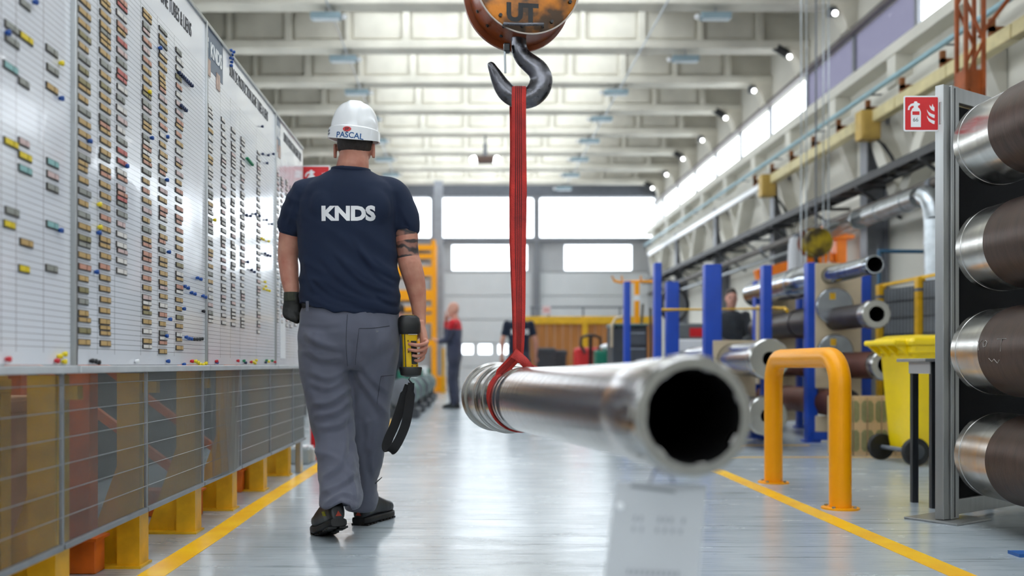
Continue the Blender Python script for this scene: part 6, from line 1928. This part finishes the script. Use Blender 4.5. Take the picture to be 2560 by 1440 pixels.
# hem of the rear leg arches over the shoe
for v in tm.vertices:
    if v.co.z < 0.24 and v.co.x < base.x + 0.03:
        k = max(0.0, 1 - abs(v.co.x - MM(862, 0, -0.2).x) / 0.062)
        if v.co.y < D0 - 0.15:
            v.co.z += 0.035 * k * max(0, (0.24 - v.co.z) / 0.12)
tm.update()
bvh_tr = BVHTree.FromPolygons([v.co.copy() for v in tm.vertices], [tuple(p.vertices) for p in tm.polygons])
shift_mesh(tm, base)
M_TR = cloth_mat('grey_work_cloth', C(96, 98, 112), 0.8, 1000, var=0.08, bump=0.2)
trs = link_mesh('trousers', tm, M_TR, man, 180)
def seam(pts, r=0.0012, name='seam', m=None):
    out = []
    q = resample([(MM(a, b), 1) for a, b in pts], max(12, 8 * len(pts)))
    for p, _ in q:
        hit, nn, i, dd = bvh_tr.ray_cast(Vector((p.x, p.y - 0.6, p.z)), Vector((0, 1, 0)), 1.5)
        if hit: out.append(hit + Vector((0, -0.0004, 0)))
    if len(out) > 2:
        MB().path(out, r, 5).build(name, m or mat('dark_seam', C(52, 54, 64), 0.8), trs)
seam([(907, 824), (940, 823), (978, 817)], 0.0016, 'pocket_seam')
seam([(907, 824), (904, 850), (896, 912)], 0.0009, 'pocket_seam')
seam([(957, 940), (985, 938)], 0.0012, 'pocket_seam')
seam([(957, 940), (950, 975), (945, 1010)], 0.0010, 'pocket_seam')
seam([(878, 790), (876, 850), (877, 915)], 0.0012, 'back_seam')
p = MM(950, 831)
hit, nn, i, dd = bvh_tr.ray_cast(Vector((p.x, p.y - 0.6, p.z)), Vector((0, 1, 0)), 1.5)
if hit: MB().cyl(hit, hit + Vector((0, -0.003, 0)), 0.005, n=12).build('rivet', M_GREYD, trs)
# belt with loops
mb = MB()
bp_ = ering((MM(876, 770).x, D0, MM(0, 771).z), 0.205, 0.124, 2.3, 60)
for k_i, p in enumerate(bp_):
    p.z += -(p.x - MM(876, 0).x) * 0.02
mb.path(bp_, 0.004, 6, closed=True, up=(0, 0, 1), ry=0.019)
mb.build('belt', mat('black_leather', C(28, 28, 30), 0.5, bump=0.1), trs, smooth=60)
for px in (781,):
    p = MM(px, 768)
    hit, nn, i, dd = bvh_tr.ray_cast(Vector((p.x, p.y - 0.6, p.z)), Vector((0, 1, 0)), 1.5)
    y = (hit.y if hit else D0 - 0.13)
    MB().bx(p.x - 0.006, p.x + 0.006, min(y, D0 - 0.134) - 0.006, min(y, D0 - 0.134) + 0.004, p.z - 0.024, p.z + 0.018).build('belt_loop', M_TR, trs, bevel=0.002)

# --- shoes
def shoe(heel, toe, name_label, heel_up, side):
    """heel and toe are floor points under the foot; heel_up lifts the heel"""
    heel, toe = Vector(heel), Vector(toe)
    d = (toe - heel); L = 0.295
    d.z = 0; d.normalize()
    pitch = math.asin(min(0.9, heel_up / 0.21))
    X = Vector((d.y, -d.x, 0)); Y = d; Z = Vector((0, 0, 1))
    piv = heel + Y * 0.20
    def T(x, y, z):
        if y < 0.20:
            yy, zz_ = y - 0.20, z
            y2 = yy * math.cos(pitch) - (-zz_) * 0 + zz_ * math.sin(pitch)
            z2 = -yy * math.sin(pitch) + zz_ * math.cos(pitch)
            return piv + X * x + Y * y2 + Z * z2
        return heel + X * x + Y * y + Z * z
    prof = [(-0.012, 0.026), (0.0, 0.034), (0.03, 0.039), (0.08, 0.037), (0.13, 0.042), (0.18, 0.050), (0.22, 0.051), (0.255, 0.045), (0.278, 0.032), (0.288, 0.016)]
    n = 14
    def sect(y, w, z0, z1, p=2.6):
        out = []
        for i in range(20):
            t = 2 * math.pi * i / 20
            ct, st = math.cos(t), math.sin(t)
            out.append(T(w * math.copysign(abs(ct) ** (2 / p), ct), y, (z0 + z1) / 2 + (z1 - z0) / 2 * math.copysign(abs(st) ** (2 / p), st)))
        return out
    tops = [0.085, 0.105, 0.115, 0.125, 0.118, 0.098, 0.085, 0.076, 0.066, 0.052]
    mb = MB()
    mb.loft([sect(y, w, 0.02, tz) for (y, w), tz in zip(prof, tops)])
    # ankle shaft
    mb.loft([[T(a * math.cos(t), 0.045 + yo + b * math.sin(t), z) for t in [2 * math.pi * i / 20 for i in range(20)]] for z, a, b, yo in ((0.05, 0.036, 0.05, 0), (0.10, 0.037, 0.052, 0), (0.15, 0.040, 0.054, 0.0), (0.19, 0.041, 0.055, 0.002))])
    me = remesh(mb, 0.006, 4, 'shoe')
    shift_mesh(me, base)
    o = link_mesh('shoe', me, mat('black_shoe_leather', C(38, 42, 46), 0.4, var=0.2, vscale=18, bump=0.1, bscale=200), man, 180)
    mb = MB()
    s0 = [sect(y, w + 0.005, 0.0, 0.032, 4) for y, w in prof]
    mb.loft(s0)
    so = mb.build('sole', M_RUB, o, smooth=40)
    mt = MB()
    for k in range(9):
        y = 0.0 + 0.032 * k
        if 0.085 < y < 0.12: continue
        for s in (-1, 1):
            w = 0.03
            v = [T(s * 0.006, y, 0.001), T(s * 0.042, y, 0.001), T(s * 0.042, y + 0.022, 0.001), T(s * 0.006, y + 0.022, 0.001)]
            dn = (T(0, y, -0.0065) - T(0, y, 0.001))
            mt.prism(v, dn)
    tag(mt.build('tread', M_RUB, so), kind='stuff')
    # red triangle on the heel and a yellow-green flash on the side
    tri = [T(-0.012, -0.0135, 0.040), T(0.014, -0.0135, 0.040), T(0.002, -0.010, 0.062)]
    MB().prism(tri, (T(0, -0.0185, 0.05) - T(0, -0.0135, 0.05))).build('heel_mark', mat('shoe_red', C(176, 62, 44), 0.5), o)
    sx = side
    fl = [T(sx * 0.0375, 0.03, 0.05), T(sx * 0.0395, 0.06, 0.055), T(sx * 0.0395, 0.075, 0.075), T(sx * 0.0375, 0.045, 0.072)]
    MB().prism(fl, X * (sx * 0.003)).build('side_flash', mat('shoe_yellow_green', C(140, 140, 30), 0.6), o)
    return o
lo = shoe((-0.522, 4.02, 0.0065), (-0.640, 4.28, 0.0065), 'left', 0.062, -1)
ro = shoe((-0.485, 4.46, 0.0065), (-0.385, 4.71, 0.0065), 'right', 0.0, 1)
# lace end standing off the right leg
MB().path([MM(938, 1209, 0.13), MM(947, 1200, 0.12), MM(955, 1193, 0.11)], [0.0035, 0.0028, 0.0016], 6).build('lace_end', M_BLACK, ro, smooth=60)

# --- left glove
mb = MB()
mb.loft([[MM(731 + q * wx, py, 0.03 + r * b) for q, r in ((-1, -0.6), (-0.5, -1), (0.5, -1), (1, -0.6), (1, 0.6), (0.5, 1), (-0.5, 1), (-1, 0.6))] for py, wx, b in ((730, 20, 0.036), (745, 20.5, 0.036), (757, 22, 0.034), (770, 24.5, 0.034), (784, 24, 0.034), (794, 19, 0.03))])
def gf(pts, rs):
    q = resample([(MM(a, b, c), r) for (a, b, c), r in zip(pts, rs)], 12)
    for (p0, r0), (p1, r1) in zip(q[:-1], q[1:]):
        mb.caps(p0, r0, p1, r1, 10)
gf([(714, 775, 0.01), (713, 786, -0.002), (719, 793, -0.008), (726, 795, 0.0)], [0.0135, 0.013, 0.012, 0.010])
gf([(722, 780, 0.0), (724, 792, -0.012), (731, 799, -0.010), (736, 799, 0.006)], [0.0135, 0.0135, 0.012, 0.010])
gf([(733, 784, 0.0), (737, 796, -0.012), (742, 804, -0.006), (744, 802, 0.012)], [0.0135, 0.0135, 0.012, 0.010])
gf([(743, 782, 0.01), (747, 793, 0.0), (748, 800, 0.01), (745, 799, 0.026)], [0.0125, 0.0125, 0.011, 0.0095])
gf([(748, 762, 0.05), (752, 776, 0.06), (750, 790, 0.055), (744, 798, 0.05)], [0.014, 0.013, 0.012, 0.010])
gm = remesh(mb, 0.005, 3, 'glove')
displace(gm, lambda c, n: 0.0018 * noise.noise(Vector((c[0] * 70, c[1] * 70, c[2] * 70))))
shift_mesh(gm, base)
gl_o = link_mesh('glove', gm, mat('black_glove', C(26, 27, 26), 0.6, var=0.2, vscale=30, bump=0.2, bscale=250), man, 180)
mb = MB()
for k in range(2):
    pass
mb.loft([[MM(731.5 + 21 * g * math.cos(t), py, 0.03) + Vector((0, 0.0375 * g * math.sin(t), 0)) for t in [2 * math.pi * i / 24 for i in range(24)]] for py, g in ((731, 1.02), (736, 1.06), (742, 1.05), (748, 1.07), (753, 1.05))])
mb.build('cuff', mat('olive_knit', C(62, 64, 52), 0.85, var=0.15, vscale=40, bump=0.4, bscale=200, stretch=(1, 1, 0.2)), gl_o, smooth=60)

# --- hard hat
hc = MM(886, 336, 0.03)
Rh = Matrix.Rotation(math.radians(4.5), 3, 'Y') @ Matrix.Rotation(math.radians(4), 3, 'X')
def H(x, y, z): return hc + Rh @ Vector((x, y, z))
mb = MB()
rings = []
n = 64
a0, b0, h0 = 0.1045, 0.132, 0.136
for k in range(15):
    t = k / 14.0
    z = h0 * math.sin(math.pi / 2 * min(t, 0.995))
    rr_ = math.cos(math.pi / 2 * min(t, 0.985)) ** 0.64
    rg = []
    for i in range(n):
        q = 2 * math.pi * i / n
        x, y = a0 * rr_ * math.cos(q), b0 * rr_ * math.sin(q)
        lift = 0.0
        if abs(x) < 0.032 and t > 0.15: lift = 0.0045 * min(1, (t - 0.15) * 4) * (1 - max(0, (abs(x) - 0.026) / 0.006))
        rg.append(H(x * (1 + lift * 2), y * (1 + lift * 4), z + lift))
    rings.append(rg)
mb.loft(rings)
hat = mb.build('hard_hat', mat('white_hat_plastic', C(238, 239, 240), 0.25, var=0.015, coat=0.4), man, smooth=40)
# rim band with the deep nape at the back and the peak in front
mb = MB()
rings = []
for (s, zt_o) in ((0.0, 0.012), (0.5, 0.010), (1.0, -0.001), (1.15, -0.003)):
    pass
inner, outer_t, outer_b, inner_b = [], [], [], []
for i in range(n):
    q = 2 * math.pi * i / n
    bk = max(0.0, -math.sin(q))             # 1 at the back (towards the camera)
    fr_ = max(0.0, math.sin(q))
    ext = 1.075 + 0.35 * fr_ ** 3
    zb_ = -0.026 - 0.016 * bk ** 1.5
    outer_t.append(H(a0 * 1.06 * math.cos(q), b0 * (1.05 + 0.32 * fr_ ** 3) * math.sin(q), 0.014))
    outer_b.append(H(a0 * 1.085 * math.cos(q), b0 * (1.06 + 0.36 * fr_ ** 3) * math.sin(q), zb_))
    inner_b.append(H(a0 * 1.02 * math.cos(q), b0 * 1.0 * math.sin(q), zb_ + 0.001))
    inner.append(H(a0 * 0.99 * math.cos(q), b0 * 0.99 * math.sin(q), 0.02))
mb.loft([inner, outer_t, outer_b, inner_b], cap=False, closed=True)
rim = mb.build('hat_rim', MATS['white_hat_plastic'], hat, smooth=35)
bvh_rim = BVHTree.FromPolygons([Vector(v) for v in mb.v], mb.f)
allv = MB(); allv.v = list(mb.v); allv.f = list(mb.f)
hv = hat.data
b_ = len(allv.v)
allv.v += [tuple(v.co + base) for v in hv.vertices]; allv.f += [tuple(b_ + i for i in p.vertices) for p in hv.polygons]
bvh_hat = BVHTree.FromPolygons([Vector(v) for v in allv.v], allv.f)
project_text('rim_lettering', 'PASCAL', 0.034, mat('blue_marker', C(20, 88, 150), 0.5), rim, bvh_hat, P(873, 337.5, 4.19), (1, 0, -0.10), (0.05, 0, 1), (0, 1, 0), bold=0.0006, lift=0.001, sub=0.005, shear=0.05, sx=0.98)
# red oval badge with letters
oval = MB()
vs = []
for i in range(25):
    if i == 24: vs.append(P(867.5, 323, 4.19)); continue
    t = 2 * math.pi * i / 24
    vs.append(P(867.5 + 10.5 * math.cos(t), 322 + 6 * math.sin(t), 4.19))
vv = []
for p in vs:
    hit, nn, i, dd = bvh_hat.ray_cast(Vector((p.x, p.y - 0.6, p.z)), Vector((0, 1, 0)), 1.5)
    vv.append((hit if hit else p) + Vector((0, -0.0015, 0)))
# keep the badge a flat plate
yb_ = min(v.y for v in vv) - 0.0005
rb_v = [Vector((v.x, yb_, v.z)) for v in vv[:24]]
badge = MB().prism(rb_v, (0, 0.006, 0)).build('badge', M_RED, hat)
text_on('badge_text', 'JSP', 0.014, Vector((P(867.5, 0, 4.19).x, yb_ - 0.0006, P(0, 322, 4.19).z)), (1, 0, 0), (0, 0, 1), mat('badge_dark', C(70, 12, 16), 0.5), badge, bold=0.0004)
marks = MB()
for (px, py) in ((824.5, 331), (827.5, 331), (824.5, 339), (827.5, 339)):
    p = MM(px, py)
    hit, nn, i, dd = bvh_hat.ray_cast(Vector((p.x, p.y - 0.6, p.z)), Vector((0, 1, 0)), 1.5)
    if hit: marks.bx(hit.x - 0.004, hit.x + 0.003, hit.y - 0.0012, hit.y, hit.z - 0.004, hit.z + 0.004)
marks.build('rim_stamp', mat('stamp_grey', C(120, 120, 124), 0.6), rim)

# --- the yellow crane remote in his right hand
rbase = MM(1024, 940, -0.02)
rem = thing('crane_remote', 'yellow and black crane remote control held in the right hand, with wrist strap', 'remote control', tuple(rbase))
M_RY = mat('remote_yellow', C(246, 200, 8), 0.35, var=0.04)
def RR(u, v, w):
    """u across, w in depth, v = 0 at the foot to 1 at the head of the handset"""
    ax0, ax1 = MM(1027, 938, -0.022), MM(1022, 800, -0.030)
    ax = ax1 - ax0
    X = Vector((0.98, 0.18, 0)); X.normalize(); Y = Vector((-0.18, 0.98, 0)).normalized()
    return ax0 + ax * v + X * u + Y * w
def rsec(v, a, b, p=4, cu=0.0):
    out = []
    for i in range(24):
        t = 2 * math.pi * i / 24
        ct, st = math.cos(t), math.sin(t)
        out.append(RR(cu + a * math.copysign(abs(ct) ** (2 / p), ct), v, b * math.copysign(abs(st) ** (2 / p), st)))
    return out
MB().loft([rsec(0.0, 0.030, 0.026), rsec(0.08, 0.034, 0.029), rsec(0.25, 0.031, 0.027), rsec(0.55, 0.031, 0.027), rsec(0.70, 0.033, 0.028), rsec(0.80, 0.036, 0.031)]).build('handset_body', M_RY, rem, smooth=40)
MB().loft([rsec(0.74, 0.041, 0.034, 3.2), rsec(0.78, 0.047, 0.040, 3.2), rsec(0.92, 0.049, 0.042, 3.2), rsec(1.03, 0.045, 0.039, 3.0), rsec(1.08, 0.034, 0.030, 2.6)]).build('battery_head', M_BLACK, rem, smooth=50)
pl_ = [RR(-0.016, 1.085, -0.014), RR(0.020, 1.085, -0.014), RR(0.024, 1.085, 0.004), RR(-0.012, 1.085, 0.004)]
MB().prism(pl_, RR(0, 1.093, 0) - RR(0, 1.085, 0)).build('head_label', mat('label_yellow', C(226, 190, 80), 0.5), rem)
MB().loft([rsec(-0.03, 0.026, 0.022, 3), rsec(0.0, 0.043, 0.036, 3), rsec(0.13, 0.049, 0.041, 3.4), rsec(0.15, 0.047, 0.039, 3.4)]).build('foot_guard', M_BLACK, rem, smooth=50)
def rfront(u0, u1, v0, v1, w): return [RR(u0, v0, w), RR(u1, v0, w), RR(u1, v1, w), RR(u0, v1, w)]
MB().prism(rfront(0.002, 0.026, 0.20, 0.62, -0.0275), RR(0, 0, -0.0035) - RR(0, 0, 0)).build('grip_pad', M_BLACK, rem)
MB().prism(rfront(-0.026, -0.022, 0.12, 0.78, -0.0275), RR(0, 0, -0.0025) - RR(0, 0, 0)).build('side_groove', M_BLACK, rem)
for u, v in ((-0.010, 0.62), (-0.010, 0.42), (0.004, 0.17), (0.024, 0.17)):
    c0_ = RR(u, v, -0.027)
    MB().cyl(c0_, c0_ + (RR(0, 0, -0.004) - RR(0, 0, 0)), 0.0032, n=10).build('screw', mat('brown_screw', C(110, 60, 20), 0.5), rem)
rsn = MB()
for k in range(7):
    c0_ = RR(-0.006 + 0.0055 * k, 0.735, -0.034)
    rsn.cyl(c0_, c0_ + (RR(0, 0, -0.003) - RR(0, 0, 0)), 0.0018, n=6)
tag(rsn.build('key_row', M_WHITE, rem), kind='stuff')
MB().path([RR(0, -0.02, 0), MM(1022, 948, -0.02), MM(1025, 953, -0.02), MM(1030, 958, -0.02)], 0.0035, 8).build('clip', M_BLACK, rem, smooth=60)
# wrist strap loop
loop = [(1028, 957, -0.02), (1026, 985, -0.024), (1022, 1020, -0.028), (1014, 1060, -0.034), (1000, 1095, -0.04), (984, 1122, -0.045), (972, 1128, -0.040), (966, 1116, -0.03), (972, 1095, -0.02), (985, 1066, -0.01), (1000, 1025, -0.005), (1012, 985, -0.010), (1020, 962, -0.015)]
sq = resample([(MM(a, b, c), 0.040) for a, b, c in loop], 60)
strap(MB(), [p for p, w in sq], [w * (0.7 if i < 5 or i > 54 else 1) for i, (p, w) in enumerate(sq)], Vector((0.95, 0.2, -0.30)), th=0.004, ncol=8, ridge=0.0, dark=False).build('wrist_strap', mat('black_webbing', C(20, 20, 23), 0.8, var=0.2, vscale=30), rem, smooth=50)

# ------------------------------------------------------------------ people in the distance
def bg_person(label, x, y, yaw, shirt_c, trou_c, skin_c, hair_c, arms, long_sleeve=False, shoulder_c=None, H_=1.76, head_tilt=0.0, legs=None, seated=0.0, lean=0.0):
    """local axes: +y is where the person faces, +x is their right-hand side"""
    t = thing('person', label, 'person', (x, y, 0))
    OFF[t.name] = Vector((0, 0, 0))
    t.rotation_euler = (0, 0, yaw)
    k = H_ / 1.76
    t.scale = (k, k, k)
    sk = skin_mat('skin_far', skin_c, tuple(c * 0.78 for c in skin_c[:3]) + (1,))
    V3 = Vector
    hy = 0.02 + lean
    mb = MB()
    mb.loft([ering((0, hy + o, z), a, b, 2.1, 24) for z, a, b, o in ((1.50, 0.04, 0.045, 0.03), (1.535, 0.058, 0.07, 0.02), (1.58, 0.068, 0.088, 0.008), (1.63, 0.073, 0.095, 0), (1.69, 0.07, 0.09, -0.004), (1.735, 0.052, 0.066, -0.006), (1.757, 0.022, 0.03, -0.006))])
    mb.ball((0, hy + 0.098, 1.615), 0.014, 0.018, 0.022); mb.ball((0, hy + 0.085, 1.655), 0.05, 0.016, 0.012); mb.ball((0, hy + 0.084, 1.566), 0.022, 0.012, 0.008)
    for s in (-1, 1): mb.ball((s * 0.074, hy - 0.005, 1.62), 0.01, 0.02, 0.032)
    limb(mb, [(V3((0, hy - 0.015, 1.56)), 0.052), (V3((0, lean * 0.8 - 0.01, 1.50)), 0.056), (V3((0, lean * 0.6 - 0.01, 1.44)), 0.07)])
    for s, (el, wr, fd) in zip((-1, 1), arms):
        sh = V3((s * 0.19, lean * 0.5, 1.405)); el, wr = V3(el), V3(wr); fd = V3(fd).normalized()
        limb(mb, [(sh, 0.05), (sh.lerp(el, 0.5), 0.046), (el, 0.040), (el.lerp(wr, 0.3), 0.040), (wr, 0.027)])
        pm = wr + fd * 0.05
        limb(mb, [(wr, 0.028), (pm, 0.036)])
        ac, bc2 = frame(fd)
        for q in (-1.5, -0.5, 0.5, 1.5):
            f0 = pm + ac * (q * 0.017) + fd * 0.02
            mb.caps(f0, 0.0095, f0 + fd * 0.04 + bc2 * 0.008, 0.009, 8); mb.caps(f0 + fd * 0.04 + bc2 * 0.008, 0.009, f0 + fd * 0.062 + bc2 * 0.026, 0.0075, 8)
        mb.caps(wr + fd * 0.03 + ac * 0.03, 0.011, wr + fd * 0.075 + ac * 0.052, 0.009, 8)
    me = remesh(mb, 0.009, 3, 'body')
    link_mesh('body', me, sk, t, 180)
    eyes = MB()
    for s in (-1, 1): eyes.ball((s * 0.028, hy + 0.088, 1.636), 0.012, 0.008, 0.007, 10, 6)
    eyes.build('eyes', mat('eye_dark', C(50, 40, 36), 0.3), t, smooth=80)
    if hair_c:
        mb = MB()
        mb.loft([ering((0, hy + o, z), a, b, 2.1, 24) for z, a, b, o in ((1.60, 0.062, 0.05, -0.048), (1.64, 0.077, 0.072, -0.03), (1.69, 0.076, 0.092, -0.008), (1.735, 0.06, 0.074, -0.006), (1.768, 0.026, 0.034, -0.008))])
        link_mesh('hair', remesh(mb, 0.009, 3, 'hair'), mat('hair_far', hair_c, 0.6, var=0.3, vscale=60), t, 180)
    # top
    mb = MB()
    mb.loft([ering((0, lean * q, z), a, b, 2.4, 28) for z, a, b, q in ((0.90, 0.175, 0.12, 0), (1.0, 0.175, 0.125, 0.1), (1.12, 0.172, 0.122, 0.2), (1.26, 0.185, 0.125, 0.4), (1.37, 0.19, 0.118, 0.5), (1.43, 0.155, 0.10, 0.55), (1.47, 0.085, 0.075, 0.6))])
    for s, (el, wr, fd) in zip((-1, 1), arms):
        sh = V3((s * 0.19, lean * 0.5, 1.405)); el, wr = V3(el), V3(wr)
        if long_sleeve: limb(mb, [(sh, 0.068), (sh.lerp(el, 0.5), 0.062), (el, 0.056), (el.lerp(wr, 0.4), 0.05), (el.lerp(wr, 0.86), 0.042)])
        else: limb(mb, [(sh, 0.066), (sh.lerp(el, 0.35), 0.060), (sh.lerp(el, 0.6), 0.056)])
    me = remesh(mb, 0.012, 5, 'top')
    displace(me, lambda c, n: 0.007 * (ridged(noise.noise(Vector((c[0] * 6, c[1] * 6, c[2] * 11)))) - 0.4))
    mats = [cloth_mat('cloth_' + '_'.join('%d' % (c * 255) for c in shirt_c[:3]), shirt_c)]
    if shoulder_c:
        mats.append(cloth_mat('cloth_sh_' + '_'.join('%d' % (c * 255) for c in shoulder_c[:3]), shoulder_c))
    top = link_mesh('jacket' if long_sleeve else 't_shirt', me, mats, t, 180)
    if shoulder_c:
        for p in me.polygons:
            if p.center.z > 1.30 + 0.25 * max(0, p.center.y - 0.03): p.material_index = 1
    # trousers
    mb = MB()
    mb.loft([ering((0, 0, z), a, b, 2.4, 28) for z, a, b in ((0.78, 0.165, 0.115), (0.88, 0.18, 0.13), (0.97, 0.172, 0.12))])
    for s in (-1, 1):
        lg = (legs or {}).get(s, [(s * 0.095, 0.0, 0.82), (s * 0.105, 0.02, 0.5), (s * 0.105, -0.01, 0.11)])
        limb(mb, [(V3(lg[0]), 0.10), (V3(lg[1]), 0.082), (V3(lg[1]).lerp(V3(lg[2]), 0.6), 0.076), (V3(lg[2]), 0.072)])
    me = remesh(mb, 0.013, 5, 'trousers')
    displace(me, lambda c, n: 0.009 * (ridged(noise.noise(Vector((c[0] * 5, c[1] * 5, c[2] * 10)))) - 0.4))
    link_mesh('trousers', me, cloth_mat('cloth_' + '_'.join('%d' % (c * 255) for c in trou_c[:3]), trou_c), t, 180)
    for s in (-1, 1):
        lg = (legs or {}).get(s, [(0, 0, 0), (0, 0, 0), (s * 0.105, -0.01, 0.11)])
        ax_, ay_ = lg[2][0], lg[2][1]
        mb = MB()
        mb.loft([ering((ax_, ay_ + o, z), a, b, 2.6, 20) for z, a, b, o in ((0.002, 0.048, 0.135, 0.06), (0.03, 0.05, 0.14, 0.06), (0.06, 0.046, 0.12, 0.05), (0.09, 0.042, 0.075, 0.01), (0.13, 0.04, 0.055, -0.005))])
        mb.build('shoe', mat('black_shoe_leather', C(38, 42, 46)), t, smooth=50)
    return t

# man with a hand at his face, seen from the side, facing left
xA = P(1136, 0, 16.5).x
bg_person('bald man in dark blue overalls with red shoulders, one hand at his face', xA, 16.5, math.radians(82), C(66, 70, 92), C(66, 70, 90), C(214, 160, 140), None,
          [((-0.20, 0.10, 1.13), (-0.08, 0.24, 1.10), (0.3, 1.0, 0.35)), ((0.22, 0.16, 1.16), (0.08, 0.15, 1.47), (-0.35, -0.1, 0.9))], True, C(206, 32, 44), H_=1.76)
# man in navy T-shirt, back towards the camera
xB = P(1297, 0, 15.6).x
pB = bg_person('man in navy T-shirt with his back turned, standing behind the red sling', xB, 15.6, math.radians(4), C(26, 36, 56), C(60, 64, 80), C(206, 150, 130), C(60, 48, 42),
               [((-0.27, -0.03, 1.13), (-0.27, 0.05, 0.88), (0, 0.2, -1)), ((0.27, -0.03, 1.13), (0.28, 0.05, 0.88), (0, 0.2, -1))], False, H_=1.70)
text_on('shirt_print', 'KNDS', 0.11, (0, -0.142, 1.27), (1, 0, 0), (0, 0, 1), mat('white_print', C(238, 238, 240)), pB, bold=0.004)
# grey-haired man behind the blue rack, facing the camera
xC = P(1826, 0, 12.6).x
bg_person('grey-haired man in dark jacket facing the camera behind the blue rack', xC, 12.6, math.radians(176), C(58, 62, 68), C(56, 60, 72), C(204, 150, 134), C(120, 116, 112),
          [((-0.24, 0.08, 1.12), (-0.10, 0.30, 1.02), (0.3, 1, 0)), ((0.24, 0.08, 1.12), (0.12, 0.30, 1.04), (-0.3, 1, 0))], True, H_=1.68, lean=0.05)
# man mostly hidden behind the walking worker
xD = P(1000, 0, 16.1).x
bg_person('man in dark work clothes mostly hidden behind the walking worker', xD, 16.1, math.radians(20), C(40, 46, 66), C(48, 52, 62), C(204, 150, 134), C(40, 34, 32),
          [((-0.25, 0.02, 1.13), (-0.24, 0.14, 0.9), (0, 0.4, -1)), ((0.25, 0.02, 1.13), (0.22, 0.18, 0.94), (0, 0.5, -1))], True, H_=1.72)
